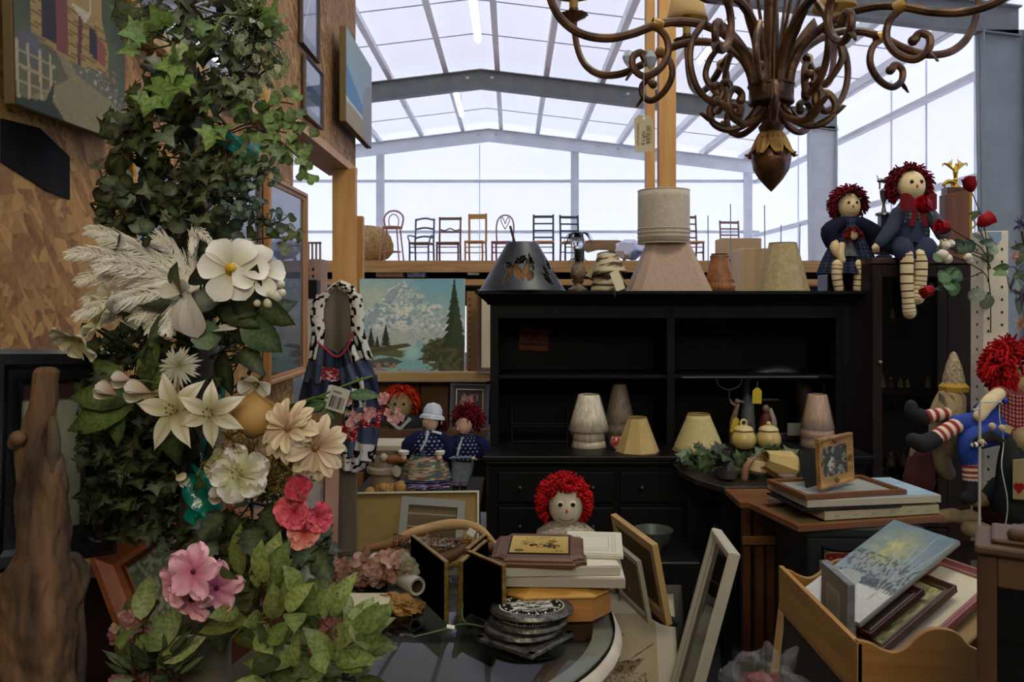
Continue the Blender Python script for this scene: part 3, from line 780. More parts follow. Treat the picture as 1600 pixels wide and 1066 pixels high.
for r_, (z0, z1) in enumerate(((.69, .83), (.50, .67), (.1, .48))):
    for i in range(3):
        d = M().bb(xs[i] + .012, xs[i + 1] - .012, 3.742, 3.76, z0, z1).build('drawer' if r_ < 2 else 'cabinet_door', black, t, smooth=False, bevel=.005)
        for fx in ((.2, .8) if r_ < 2 else (.9,)):
            x = xs[i] + (xs[i + 1] - xs[i]) * fx; z = (z0 + z1) / 2
            M().ell((x, 3.725, z), .013, 10).build('knob', mat('dull_knob', '#1c1c1e', .35, .4), d)
# emblem card taped inside the hutch back
t = thing('brown_card', 'brown card with two dark ring letters and a dark line inside the hutch', 'sign', (.115, HYB - .016, 1.395), (0, R(3), 0))
M().bb(-.078, .078, -.004, 0, -.06, .06).build('card', mat('brown_card', '#6e3a16', .8, c2='#53280f', scale=12), t, smooth=False, bevel=.002)
m = M(); text_mesh(m, 'OC', .062, Matrix.Translation((0, -.006, .014)) @ FRONT); m.build('lettering', black, t, smooth=False)
M().bb(-.072, .072, -.006, -.003, -.028, -.022).build('line', black, t, smooth=False)
# black wire letter tray
t = thing('letter_tray', 'low black wire tray on the left of the hutch counter', 'tray', (.135, 4.16, CT))
m = M()
for sx in (-.135, .135):
    m.tube([(sx, -.12, 0), (sx, -.12, .17)], .004, 6); m.tube([(sx, .12, 0), (sx, .12, .2)], .004, 6); m.tube([(sx, -.12, .09), (sx, .12, .09)], .004, 6)
for z in (.01, .085, .098): m.tube([(-.135, -.12, z), (.135, -.12, z)], .004, 6)
m.build('wire_frame', mat('dark_wire', '#26282b', .3, .6), t)
M().bb(-.13, .13, -.11, .12, .004, .010).build('bottom_panel', black, t, smooth=False)

# ------------------------------------------------------------ lampshades
def shade(name, label, x, y, z, r0, r1, h, ma, n=32, ribs=0, group=None, cat='lampshade', rot=(0, 0, 0), trimm=None, sq=False, th=.003, sx=1, wire=True, bellow=0):
    t = thing(name, label, cat, (x, y, z), rot, group)
    m = M()
    K = 8; prof = []
    for k in range(K + 1):
        u = k / K; prof.append((r0 + (r1 - r0) * u - bellow * math.sin(PI * u), h * u))
    if sq:
        # eight-sided cut-corner pyramid
        vs, fs = [], []
        for k in range(2):
            r = (r0, r1)[k]; c = r * .22
            pts = [(-r + c, -r * .8), (r - c, -r * .8), (r, -r * .8 + c), (r, r * .8 - c), (r - c, r * .8), (-r + c, r * .8), (-r, r * .8 - c), (-r, -r * .8 + c)]
            vs += [(a, b, h * k) for a, b in pts]
        fs = [(i, (i + 1) % 8, 8 + (i + 1) % 8, 8 + i) for i in range(8)]
        m.add(vs, fs); m.build('shade_cloth', ma, t, smooth=False, solid=th)
        m = M()
        for k in range(2): m.tube([vs[k * 8 + (i % 8)] for i in range(9)], .004, 6)
        m.build('trim_band', trimm or ma, t)
    else:
        wob = (lambda a, z: 1 + .03 * math.cos(ribs * a)) if ribs else None
        m.lathe(prof, n if not ribs else ribs * 6, caps=False, wob=wob); m.build('shade_cloth', ma, t, solid=th, angle=60 if n > 12 else 20, smooth=n > 12)
        m = M()
        for r, zz in ((r0, 0), (r1, h)):
            nn = n if n <= 12 else 32
            m.tube([(r * math.cos(2 * PI * i / nn), r * math.sin(2 * PI * i / nn), zz) for i in range(nn + 1)], .0035, 6)
        m.build('trim_band', trimm or ma, t)
    if wire:
        m = M(); zz = h * .9 if h > 0 else 0
        for a in (0, 2 * PI / 3, 4 * PI / 3): m.tube([(0, 0, zz - .01), (r1 * .97 * math.cos(a), r1 * .97 * math.sin(a), zz)], .0015, 5)
        m.build('spider', mat('brass_wire', '#7d6a3c', .4, .7), t)
    return t
T_ = HT
# punched tin shade with vine cut-outs
t = thing('tin_lampshade', 'dark grey tin cone lampshade with leafy cut-outs on the hutch top', 'lampshade', (W(816, 0, 4.12).x, 4.12, T_))
random.seed(9)
leaves = []
for a, z in ((-1.25, .62), (-1.05, .5), (-.9, .58), (-1.45, .55), (-1.35, .35), (-.15, .5), (.1, .35), (-.5, .25), (-.42, .4), (.0, .58), (-1.0, .30), (-1.7, .5), (-1.62, .3), (-1.15, .4), (2, .4), (2.6, .5), (3.3, .3)):
    leaves.append((a + -.35, z, random.uniform(.13, .22), random.uniform(.07, .13), random.uniform(0, PI)))
def keep(u, v):
    a = u * 2 * PI - PI
    for la, lz, ra, rz, an in leaves:
        dx, dz = (a - la), (v - lz) * 1.2
        p, q = dx * math.cos(an) + dz * math.sin(an), -dx * math.sin(an) + dz * math.cos(an)
        if (abs(p) / ra) + (q / rz) ** 2 < 1 and abs(q) > .006: return False
    return True
r0, r1, hh = .214, .073, .243
def cone(u, v):
    a = u * 2 * PI - PI; vv = min(v, 1); r = r0 + (r1 - r0) * vv; return (r * math.cos(a), r * math.sin(a), hh * v)
M().grid(cone, 200, 60, keep=keep).build('punched_shade', mat('tin', '#24282a', .4, .3, c2='#3a3f41', scale=14), t, solid=.002, angle=60)
m = M(); m.tube([(r0 * math.cos(a), r0 * math.sin(a), .003) for a in np.linspace(0, 2 * PI, 49)], .004, 6); m.build('rim', mat('tin_rim', '#25282b', .3, .6), t)
m = M(); m.tube([(-.035, -.03, .23), (-.06, -.05, .32)], .006, 8); m.build('pull_stem', mat('brown_stem', '#3d2c1c', .6), t)
M().lathe([(0, .01), (.13, .01), (.09, .13), (0, .14)], 16).build('amber_liner', mat('amber_glass', '#c88c3c', .5, trans=.3), t)

# pineapple lamp
def palm_leaf(m, a, L, w, z, droop, mi=0, col=None):
    pts = []
    for k in range(6):
        u = k / 5; pts.append(Vector((L * u * math.cos(a), L * u * math.sin(a), z + L * .55 * math.sin(u * 2.2) - droop * u * u)))
    m.tube(pts, [w * .5, w, w * 1.1, w * .9, w * .5, w * .08], 8, mi, col, True, .22)
x = W(903, 0, 4.15).x
t = thing('pineapple_lamp', 'small table lamp with carved pineapple base and dark metal palm leaves', 'lamp', (x, 4.15, T_))
M().lathe([(.05, 0), (.05, .012), (.03, .022), (.022, .04), (.03, .05), (.032, .055)], 20).build('base', mat('brown_resin', '#4b3a2b', .5, c2='#6d5a45', scale=40), t)
M().lathe([(.015, .05), (.032, .065), (.038, .09), (.034, .12), (.02, .14), (.01, .15)], 20, wob=lambda a, z: 1 + .07 * math.cos(9 * a + z * 150)).build('pineapple', mat('brown_resin2', '#5a4736', .5, c2='#85705a', scale=60), t)
dkm = mat('dark_metal_leaf', '#10181a', .4, .3)
m = M()
for i in range(8): palm_leaf(m, i * PI / 4 + .2, .055, .007, .145, .03)
m.build('lower_leaves', dkm, t)
M().lathe([(.012, .15), (.018, .17), (.018, .21), (.012, .215)], 14).build('candle_cup', dkm, t)
M().lathe([(.014, .2), (.028, .215), (.034, .235), (.032, .26), (.02, .275)], 16, wob=lambda a, z: 1 + .05 * math.cos(8 * a)).build('glass_globe', mat('clear_glass', '#e8eef0', .05, transmission=.9), t)
m = M()
for i in range(7): palm_leaf(m, i * PI / 3.5 + .5, .085, .011, .27, .075 + .02 * (i % 2))
m.lathe([(.02, .265), (.022, .275), (.012, .29), (0, .292)], 12)
m.build('crown_leaves', dkm, t)

birch = mat('birch_bark', '#b8a98a', .8, c2='#3d3022', scale=9, stretch=(1, 1, 5), detail=6, lo=.47, hi=.56)
t0 = shade('birch_lampshade', 'lowest of the nested birch bark lampshades on the hutch top', W(950, 0, 4.1).x, 4.1, T_, .088, .045, .11, birch, 24, trimm=mat('vine_trim', '#3a2a1a', .8), group='birch bark lampshades')
dup(t0, (W(951, 0, 4.1).x, 4.1, T_ + .035), (R(2), R(-3), 1), 'middle of the nested birch bark lampshades on the hutch top', scale=.93)
dup(t0, (W(951, 0, 4.1).x + .003, 4.1, T_ + .082), (R(-3), R(9), 2), 'topmost tilted birch bark lampshade of the nested three', scale=.98)
t = shade('parchment_lampshade', 'small tan scalloped shade leaning left of the birch bark shades', W(935, 0, 4.22).x, 4.26, T_ + .052, .07, .035, .12, mat('tan_parch', '#94805c', .8), 12, rot=(0, R(25), 0))
t = thing('price_tag', 'blank cream price tag hanging from the birch bark shades over the hutch edge', 'tag', (W(968, 0, 3.9).x, 3.96, T_ - .0))
M().box((0, 0.02, .05), (.045, .0015, .1), (R(-14), R(-22), R(-12))).build('card', mat('tag_card', '#cfc6a6', .8), t, smooth=False)
m = M(); m.tube([(-.02, -.05, -.03), (-.022, -.045, .01), (-.01, .02, .03), (0, .05, .08)], .0007, 4); m.build('string', mat('string', '#8d8877', .9), t)

shade('drum_lampshade', 'cream drum lampshade with ribbed lower bands standing on the beige pyramid shade', W(1037, 0, 4.16).x, 4.16, T_ + .24, .127, .127, .262, mat('drum_linen', '#b9ae9a', .8, c2='#c6bca8', scale=60, trans=.18, bump=.2, bscale=200), 40, trimm=mat('drum_trim', '#a79b85', .8))
m = M()
for z in (.03, .05, .07): m.tube([(.129 * math.cos(a), .129 * math.sin(a), z) for a in np.linspace(0, 2 * PI, 41)], .003, 6)
o = m.build('ribbed_band', mat('drum_trim', '#a79b85', .8), bpy.data.objects['drum_lampshade'])
shade('pyramid_lampshade', 'large dusty beige cut-corner pyramid lampshade carrying the drum shade', W(1043, 0, 4.16).x, 4.16, T_, .196, .098, .238, mat('beige_fabric', '#a08875', .8, c2='#ab9480', scale=80, bump=.3, bscale=400), trimm=mat('beige_trim', '#8f7663', .8), sq=True)
lea = mat('leather_laced', '#6e3f1c', .5, c2='#9a5f2d', scale=16)
t = shade('leather_lampshade', 'brown laced rawhide lampshade between the beige pyramid and linen shades', W(1124, 0, 4.14).x, 4.14, T_, .077, .038, .185, lea, 28, trimm=mat('lacing', '#3c2412', .7))
m = M()
for zz in (.02, .05, .17):
    r = .077 + (.038 - .077) * zz / .185 + .002
    for i in range(26):
        a = i * 2 * PI / 26; m.tube([(r * math.cos(a), r * math.sin(a), zz - .007), ((r) * math.cos(a + .12), r * math.sin(a + .12), zz + .007)], .0018, 4)
m.build('lacing', mat('lacing', '#3c2412', .7), t)
shade('linen_lampshade', 'tall oatmeal linen empire lampshade standing near the right end of the hutch top', W(1223, 0, 4.12).x, 4.12, T_, .13, .066, .238, mat('linen', '#a08e68', .9, c2='#b2a078', scale=50, trans=.12, bump=.3, bscale=300), 12, trimm=mat('linen_trim', '#6f6140', .9), ribs=0)

# shelf at counter height
wrap = mat('shade_film', '#b7a98c', .25, c2='#d8cdb2', scale=26, stretch=(3, 3, .5), spec=.9, bump=.6, bscale=50)
filmm = plastic_wrap
def stack(label, px, Y, widths, h0, base, wr, topr=.5, group='plastic wrapped lampshade stacks on the counter'):
    t = thing('wrapped_lampshade_stack', label, 'lampshades', (W(px, 0, Y).x, Y, CT), 0, group)
    z = 0
    for k in range(3):
        r = widths[k]; hh = h0[k]
        if k < 2: M().lathe([(r, z), (r * .86, z + hh)], 28, caps=False, wob=lambda a, z: 1 + .012 * math.cos(30 * a)).build('lower_shade', base, t, solid=.002)
        else: M().lathe([(r, z), (r * .8, z + hh * .4), (r * topr, z + hh), (r * topr * .9, z + hh + .004)], 32, caps=False, wob=lambda a, z: 1 + .008 * math.cos(36 * a)).build('top_shade', base, t, solid=.002)
        z += hh * (.92 if k < 2 else 1)
    M().lathe([(widths[0] * 1.02, .002), (widths[1] * 1.03, h0[0]), (widths[2] * 1.03, h0[0] + h0[1]), (widths[2] * (topr + .06), z + .005), (.01, z + .012)], 40, caps=False, wob=lambda a, z: 1 + .02 * math.sin(17 * a + z * 40)).build('plastic_wrap', filmm, t)
    return t
stack('widest wrapped stack of cream lampshades on the hutch counter', 920, 3.97, (.083, .075, .096), (.035, .05, .165), wrap, None, .5)
stack('wrapped stack of brown pleated lampshades behind the cream wrapped stack', 968, 4.14, (.065, .066, .072), (.04, .06, .185), mat('brown_pleat', '#5d4a33', .5, c2='#8a7450', scale=30, stretch=(4, 4, .3)), None, .42)
stack('wrapped stack of pinkish tan lampshades at the right of the hutch counter', 1277, 3.98, (.08, .08, .076), (.05, .045, .155), mat('tan_pleat', '#8f6f52', .5, c2='#a98869', scale=30, stretch=(4, 4, .3)), None, .55)
yl = mat('yellow_parchment', '#a58d55', .75, c2='#b39a62', scale=12)
shade('parchment_lampshade', 'small yellow octagonal lampshade in front of the wrapped stacks on the counter', W(996, 0, 3.84).x, 3.84, CT, .099, .041, .155, yl, 8, trimm=mat('parch_trim', '#86703c', .8))
shade('parchment_lampshade', 'yellow cone lampshade behind the left end of the ivy garland', W(1093, 0, 3.86).x, 3.88, CT, .118, .049, .165, mat('yellow_cloth', '#a89a67', .8, c2='#b6a874', scale=40, stretch=(4, 4, .3)), 28, trimm=mat('parch_trim', '#86703c', .8))
m = M().ell((0, 0, .03), (.03, .02, .03), 10, noisef=.4)
tag(m.build('candy_bag', mat('candy', '#a33c3c', .2, c2='#cfd3da', scale=25, lo=.45, hi=.55), None, (W(958, 0, 3.93).x + .012, 3.9, CT)), 'small clear bag with red and white contents between the wrapped stacks', 'bag')

# sugar jars
def jar(label, px, Y, handle):
    t = thing('lidded_jar', label, 'jar', (W(px, 0, Y).x, Y, CT), 0, 'cream lidded jars on the counter')
    c = mat('cream_ceramic', '#b9a467', .3, c2='#b98a4a', scale=14, lo=.6, hi=.75)
    M().lathe([(.03, 0), (.045, .01), (.058, .035), (.056, .06), (.045, .082), (.042, .088)], 28).build('body', c, t)
    l = M().lathe([(.046, .088), (.046, .092), (.036, .104), (.015, .112), (0, .113)], 28).build('lid', mat('cream_glaze', '#c2b27c', .3), t)
    m = M()
    if handle: m.tube([(-.012, 0, .112), (-.013, 0, .128), (0, 0, .137), (.013, 0, .128), (.01, 0, .112)], .005, 8, smooth=3)
    else: m.ell((0, 0, .12), (.012, .012, .01), 12)
    m.build('lid_knob', mat('cream_glaze', '#c2b27c', .3), l)
    M().lathe([(.0465, .086), (.048, .088), (.0465, .09)], 28, caps=False).build('dark_band', mat('band', '#4a3a22', .5), t)
    return t
jar('cream lidded jar with ring handle among the counter ivy', 1162, 3.90, True)
jar('cream lidded jar with ball knob right of the ring handled jar', 1201, 3.90, False)

# figurines in the dark shelf
t = thing('goose_figurine', 'grey standing bird figurine behind the ring handled jar', 'figurine', (W(1168, 0, 4.1).x, 4.1, CT))
M().lathe([(.03, 0), (.038, .05), (.035, .12), (.03, .18), (.018, .225), (0, .24)], 20).build('body', mat('grey_ceramic', '#3c3f43', .5, c2='#555a5e', scale=30), t)
t = thing('cherub_figurine', 'slim tan figure reaching up beside the grey bird figurine', 'figurine', (W(1146, 0, 4.04).x, 4.04, CT))
tn = mat('tan_resin', '#5a4a36', .5, c2='#75634a', scale=30)
m = M(); m.limb([(0, 0, .0), (-.005, 0, .09), (.005, 0, .14), (.02, 0, .185)], [.022, .016, .013, .01], 10); m.limb([(.015, 0, .18), (.03, 0, .205), (.05, 0, .2)], [.009, .007, .005], 8); m.limb([(.01, 0, .185), (-.01, 0, .2), (-.016, 0, .215)], [.008, .006, .004], 8)
m.build('body', tn, t)
M().ell((.018, 0, .205), .014, 12).build('head', tn, t)
t = thing('santa_figurine', 'small red and white robed figurine behind the ball knob jar', 'figurine', (W(1197, 0, 4.08).x, 4.08, CT))
m = M(); m.lathe([(.032, 0), (.036, .06), (.03, .12), (.015, .15)], 18); m.build('robe', mat('dark_red_robe', '#4f1310', .6), t)
M().ell((-.004, -.01, .165), (.018, .018, .022), 12).build('head', tn, t)
M().limb([(.028, -.01, .05), (.032, -.01, .1), (.02, -.005, .16)], [.018, .018, .01], 10).build('beard', mat('dull_white2', '#8d8b86', .8), t)
# sewing machine
t = thing('sewing_machine', 'old black sewing machine standing at the back of the hutch counter', 'sewing machine', (W(1205, 0, 4.2).x, 4.2, CT))
sm = mat('sewing_black', '#1a1a1c', .35)
M().bb(-.17, .2, -.08, .09, 0, .04).build('bed', sm, t, bevel=.006)
m = M(); m.limb([(-.13, 0, .3), (0, 0, .335), (.1, 0, .32), (.165, 0, .24), (.18, 0, .04)], [.028, .035, .04, .045, .055], 14, sub=6); m.build('arm', mat('sewing_grey', '#2b2a2a', .35), t)
m = M(); m.limb([(-.13, 0, .31), (-.13, 0, .18)], [.03, .026], 12); m.tube([(-.13, 0, .18), (-.13, 0, .05)], .004, 6); m.build('needle_head', sm, t)
M().lathe([(0, 0), (.06, 0), (.065, .01), (.06, .02), (0, .02)], 24).build('hand_wheel', sm, t, (.24, 0, .27), (0, R(90), 0))
M().box((-.02, -.04, .2), (.09, .01, .01)).build('chrome_plate', mat('chrome', '#b9b9bb', .15, .9), t)
M().bb(.05, .12, -.1, -.085, .03, .09).build('paper_slip', mat('dim_paper', '#6b6963', .8), t, (0, 0, 0), (0, 0, 0), smooth=False)
# wire rack hanging above with yellow tag
t = thing('wire_rack', 'dark horizontal wire rod rack under the right hutch shelf', 'rack', (W(1205, 0, 3.96).x, 3.96, 1.236))
m = M(); m.tube([(-.42, 0, -.002), (.22, 0, 0.0)], .005, 8); m.tube([(-.42, 0, -.002), (-.42, .1, -.002)], .005, 6); m.tube([(.22, 0, 0), (.22, .1, 0)], .005, 6)
m.build('rod', mat('rod_grey', '#4a4c4e', .35, .5), t)
m = M(); m.tube([(-.26, 0, -.005), (-.25, 0, -.04), (-.2, 0, -.06), (-.15, 0, -.04), (-.14, 0, -.005)], .0025, 6, smooth=4); m.tube([(-.2, 0, -.06), (-.2, 0, -.11)], .0025, 5)
m.build('wire_scroll', mat('rod_grey', '#4a4c4e', .35, .5), t)
ytag = mat('yellow_tag', '#b5a21a', .6)
def tagcard(label, mtx, s=1):
    t = thing('yellow_price_tag', label, 'tag', (0, 0, 0), 0, 'yellow price tags'); t.matrix_world = mtx
    m = M(); m.prism([(-.022 * s, -.045 * s), (.022 * s, -.045 * s), (.022 * s, .015 * s), (.008 * s, .03 * s), (-.008 * s, .03 * s), (-.022 * s, .015 * s)], -.0006, .0006); m.build('card', ytag, t, smooth=False)
    M().tube([(0, 0, .026 * s), (0, .002, .06 * s)], .0008, 4).build('string', mat('string', '#8d8877', .9), t)
tagcard('bright yellow price tag hanging from the wire rack in the hutch', Matrix.Translation(W(1183, 616, 3.95)) @ Matrix.Rotation(R(2), 4, 'Y'))
tagcard('darker yellow price tag leaning beside the ring handled jar', Matrix.Translation(W(1149, 662, 3.9)) @ Matrix.Rotation(R(14), 4, 'Y') @ Matrix.Rotation(R(30), 4, 'Z'), .95)

# ------------------------------------------------------------ leaves and garlands
IVY = [(0, -.05), (.18, -.32), (.42, -.22), (.36, .02), (.62, .18), (.34, .3), (.22, .42), (0, 1.0), (-.22, .42), (-.34, .3), (-.62, .18), (-.36, .02), (-.42, -.22), (-.18, -.32)]
IVY = [(x, y * .62 + .1) for x, y in IVY]
OVAL = [(0, 0), (.14, .1), (.24, .3), (.25, .5), (.17, .75), (0, 1), (-.17, .75), (-.25, .5), (-.24, .3), (-.14, .1)]
ROUND = [(0, 0), (.28, .08), (.45, .35), (.42, .65), (.22, .88), (0, .92), (-.22, .88), (-.42, .65), (-.45, .35), (-.28, .08)]
GINK = [(0, 0), (.2, .25), (.5, .5), (.45, .72), (.25, .88), (.06, .8), (0, .72), (-.06, .8), (-.25, .88), (-.45, .72), (-.5, .5), (-.2, .25)]
HOLLY = [(0, 0), (.1, .06), (.26, .08), (.2, .2), (.36, .32), (.24, .42), (.36, .58), (.2, .64), (.22, .82), (.08, .84), (0, 1.04), (-.08, .84), (-.22, .82), (-.2, .64), (-.36, .58), (-.24, .42), (-.36, .32), (-.2, .2), (-.26, .08), (-.1, .06)]
LANCE = [(0, 0), (.07, .15), (.1, .4), (.08, .7), (0, 1), (-.08, .7), (-.1, .4), (-.07, .15)]
def leaf(m, pos, size, dirv, nrm, outline=OVAL, col='#22381c', bend=.25, fold=.12, var=.25, mi=0, edge=None):
    """leaf with folded midrib and bent blade; dirv = growth direction, nrm = facing"""
    d = Vector(dirv).normalized(); n = Vector(nrm); n = n - d * n.dot(d)
    n = n.normalized() if n.length > 1e-4 else d.orthogonal().normalized()
    s = d.cross(n); base = Vector(pos); k = 1 + random.uniform(-var, var); c = Cc(col); c = tuple(min(1, x * k) for x in c)
    ce = Cc(edge) if edge else tuple(x * .85 for x in c); cm = mixc(c, (.35, .42, .18), .22)
    N_ = len(outline); spine = [0.02, .33, .62, .93]
    vs, cs = [], []
    def P3(x, y): return base + s * (x * size) + d * (y * size) + n * (-bend * size * (y * y) + fold * abs(x) * size)
    for (x, y) in outline: vs.append(P3(x, y)); cs.append(ce)
    ctr = len(vs); ys = max(p[1] for p in outline)
    vs.append(P3(0, ys * .15)); vs.append(P3(0, ys * .5)); vs.append(P3(0, ys * .8)); cs += [cm] * 3
    fs = []
    for i in range(N_):
        j = (i + 1) % N_; ym = (outline[i][1] + outline[j][1]) / 2
        h_ = 0 if ym < ys * .33 else (1 if ym < ys * .66 else 2)
        fs.append((ctr + h_, i, j))
    # close wedges between spine centres
    for i in range(N_):
        j = (i + 1) % N_; k_ = (j + 1) % N_
        h1 = 0 if (outline[i][1] + outline[j][1]) / 2 < ys * .33 else (1 if (outline[i][1] + outline[j][1]) / 2 < ys * .66 else 2)
        h2 = 0 if (outline[j][1] + outline[k_][1]) / 2 < ys * .33 else (1 if (outline[j][1] + outline[k_][1]) / 2 < ys * .66 else 2)
        if h1 != h2: fs.append((ctr + h1, j, ctr + h2))
    m.add(vs, fs, mi, [tuple(c_) for c_ in cs])
def rdir(spread=1.0, base=(0, 0, 0)):
    v = Vector((random.gauss(0, 1), random.gauss(0, 1), random.gauss(0, 1))).normalized() * spread + Vector(base)
    return v.normalized() if Vector(base).length > 0 else v
def garland(name, label, cat, blobs, outline, cols, stemcol='#2a2a18', D=1.45, dD=.12, size=(20, 34), bend=.3, fold=.15, facing=(0, -1, .35), down=.3, group=None, lm=None, stems=True, twig=.0016, edge=None):
    """blobs: (px,py,rx,ry,count) in the photograph's frame at distance D"""
    t = thing(name, label, cat, W(blobs[0][0], blobs[0][1], D), 0, group); o = t.location.copy()
    m, st = M(), M()
    m.T = Matrix.Translation(-o); st.T = m.T
    for (px, py, rx, ry, cnt) in blobs:
        hub = W(px, py, D)
        nodes = [hub + Vector((random.uniform(-.5, .5) * rx * D / F, random.uniform(-.4, .4) * dD, random.uniform(-.5, .5) * ry * D / F)) for _ in range(max(2, cnt // 9))]
        for i in range(cnt):
            a = random.uniform(0, 2 * PI); r = math.sqrt(random.random())
            d_ = D + random.gauss(0, .45) * dD
            p = W(px + rx * r * math.cos(a), py + ry * r * math.sin(a), d_)
            nd = min(nodes, key=lambda q: (q - p).length)
            dr = (p - nd); dr = dr.normalized() if dr.length > 1e-3 else rdir()
            dv = (dr + Vector((0, 0, -down)) + rdir(.45)).normalized()
            n_ = (Vector(facing) + rdir(.65)).normalized()
            s_ = random.uniform(*size) * D / F
            leaf(m, p, s_, dv, n_, outline, random.choice(cols), bend * random.uniform(.3, 1.5), fold, edge=edge)
            if stems and i % 2 == 0:
                mid = (nd + p) / 2 + rdir(.01)
                st.tube([nd, mid, p], [twig, twig * .8, twig * .5], 4, 0, stemcol, False)
        if stems: st.tube([nodes[0]] + nodes[1:], twig * 1.5, 5, 0, stemcol, False, smooth=2)
    m.build('foliage', lm or leafm, t, angle=60)
    if stems: st.build('stem', vcm, t)
    return t
random.seed(21)
G_DARK = ['#15210f', '#1c2b14', '#121b0e', '#223219', '#1a2616']
G_MID = ['#2c4a22', '#24401e', '#35562a', '#1f3819']
G_LITE = ['#5d8038', '#6d9145', '#4f7232', '#7aa04e']
G_GREY = ['#565a44', '#4a4f3b', '#3b4030', '#6b6d55']
garland('ivy_garland', 'ivy garland lying across the front of the dark counter and small table', 'garland', [(1100, 716, 34, 16, 60), (1150, 728, 40, 14, 50), (1210, 722, 36, 15, 60)], IVY, ['#24421f', '#1e3a24', '#34552a', '#173020', '#4a6a38'], D=3.55, dD=.16, size=(18, 34), down=.1, facing=(0, -1, .6))
# ------------------------------------------------------------ dolls
random.seed(33)
def yarn_hair(t, c, r, cols, n=260, L=.03, th=.003, gap=.9, front=(0, -1, -.25), droop=.5, name='hair', ma=None, squash=(1, 1, 1), curl=.4):
    """short yarn loops rooted over a skull, leaving the face free"""
    m = M(); c = Vector(c); f = Vector(front).normalized()
    m.ell(c + Vector((0, r * .3, r * .1)), (r * .93 * squash[0], r * .75 * squash[1], r * .93 * squash[2]), 16, 0, cols[0])
    k = 0; tries = 0
    while k < n and tries < n * 6:
        tries += 1
        d = Vector((random.gauss(0, 1), random.gauss(0, 1), random.gauss(0, 1))).normalized()
        if d.angle(f) < gap or d.z < -.75: continue
        p = c + Vector((d.x * r * squash[0], d.y * r * squash[1], d.z * r * squash[2]))
        tdir = (rdir(1) * curl + d * .6 + Vector((0, 0, -droop))).normalized()
        p1 = p + d * L * .45 + tdir * L * .35; p2 = p1 + (tdir + Vector((0, 0, -droop * .8)) + rdir(.4)).normalized() * L * .6
        m.tube([p - d * L * .2, p + d * L * .3, p1, p2], [th, th * 1.1, th, th * .7], 5, 0, random.choice(cols)); k += 1
    return m.build(name, ma or yarn, t)
def face(t, c, r, skin, eye=.13, nose='#a83a28', look=(0, -1, 0), sx=.9, sz=1.05, smile=True, ring=False, cheeks=None):
    c = Vector(c); m = M().ell(c, (r * sx, r * .8, r * sz), 22); h = m.build('head', skin, t)
    def on(u, v, o=0):
        x = u * r * sx; z = v * r * sz; q = max(0, 1 - u * u - v * v); return c + Vector((x, -r * .8 * math.sqrt(q) - o, z))
    for s_ in (-1, 1):
        if ring: M().ell(on(s_ * .36, .2, -.001), (r * eye * 1.5, r * .05, r * eye * 1.5), 12).build('eye_white', white_p, h)
        M().ell(on(s_ * .36, .2), (r * eye, r * .07, r * eye), 12).build('eye', mat('button_black', '#060606', .2), h)
    M().ell(on(0, -.1), (r * .07, r * .09, r * .12), 10).build('nose', mat('felt_' + nose[1:], nose, .9), h)
    if smile:
        m = M(); m.tube([on(u, -.48 - .14 * math.cos(u * 3.2)) for u in np.linspace(-.42, .42, 9)], r * .018, 5); m.build('mouth', mat('stitch', '#6e2a22', .9), h)
    return h
REDS = ['#8f1218', '#a8141a', '#7a0d14', '#b81c20']
MAR = ['#4c0f18', '#5d131d', '#3c0b13', '#6c1822']
def stripes(a, b, per=1): return lambda k: (k // per) % 2
def gingham(nx, ny, c0, c1, c2, k=12, k2=None):
    P = Paint(nx, ny, c0); k2 = k2 or k
    a = (np.floor(P.X * k * 2) % 2 == 0); b = (np.floor(P.Y * k2 * 2) % 2 == 0)
    P.put(a ^ b, c1); P.put(a & b, c2); return P
def wrapcloth(m, P, prof, sx=1, sy=1, c=(0, 0, 0), wob=0, fold=7):
    """closed revolved garment printed with P; prof [(r,z)]"""
    zs = [p[1] for p in prof]; K = len(prof) - 1
    def fn(u, v):
        a = u * 2 * PI + PI / 2; q = v * K; i = min(int(q), K - 1); f_ = q - i
        r = prof[i][0] * (1 - f_) + prof[i + 1][0] * f_; z = prof[i][1] * (1 - f_) + prof[i + 1][1] * f_
        r *= 1 + wob * (1 - v) * math.cos(fold * a)
        return (c[0] + r * sx * math.cos(a), c[1] + r * sy * math.sin(a), c[2] + z)
    P.sheet(m, 1, 1, fn=fn)
class Px:
    """pixel-to-local helper for one thing standing at depth D"""
    def __init__(s, px, py, D): s.o = W(px, py, D); s.D = D; s.k = D / F
    def __call__(s, px, py, dy=0): return W(px, py, s.D) + Vector((0, dy, 0)) - s.o

# seat box, then the smaller doll on the hutch top
tag(M().bb(-.11, .11, -.06, .08, 0, .085).build('black_tin', mat('black_tin', '#101114', .35), None, (W(1320, 0, 4.22).x, 4.22, HT + .0), smooth=False, bevel=.004), 'low black tin box under the small rag doll on the hutch top', 'tin')
D = 4.07; q = Px(1325, 454, D); k = q.k
t = thing('rag_doll', 'small maroon-haired rag doll in navy dress sitting on the hutch end holding a doll', 'doll', q.o)
c = q(1327, 322)
face(t, c, 19 * k, skin_cloth, .12, '#8a3a2a')
yarn_hair(t, c + Vector((0, .018, 5 * k)), 23 * k, MAR + ['#74101e'], 420, .024, .004, 1.1, (0, -1, -.5))
navy = gingham(90, 60, '#14182a', '#262c42', '#3a4158', 26, 18)
m = M(); wrapcloth(m, navy, [(48 * k, q(0, 428).z), (40 * k, q(0, 405).z), (26 * k, q(0, 375).z), (20 * k, q(0, 345).z), (12 * k, q(0, 338).z)], 1, .7, (q(1328, 0).x, .01, 0), .06)
m.build('dress', cloth, t, solid=.002)
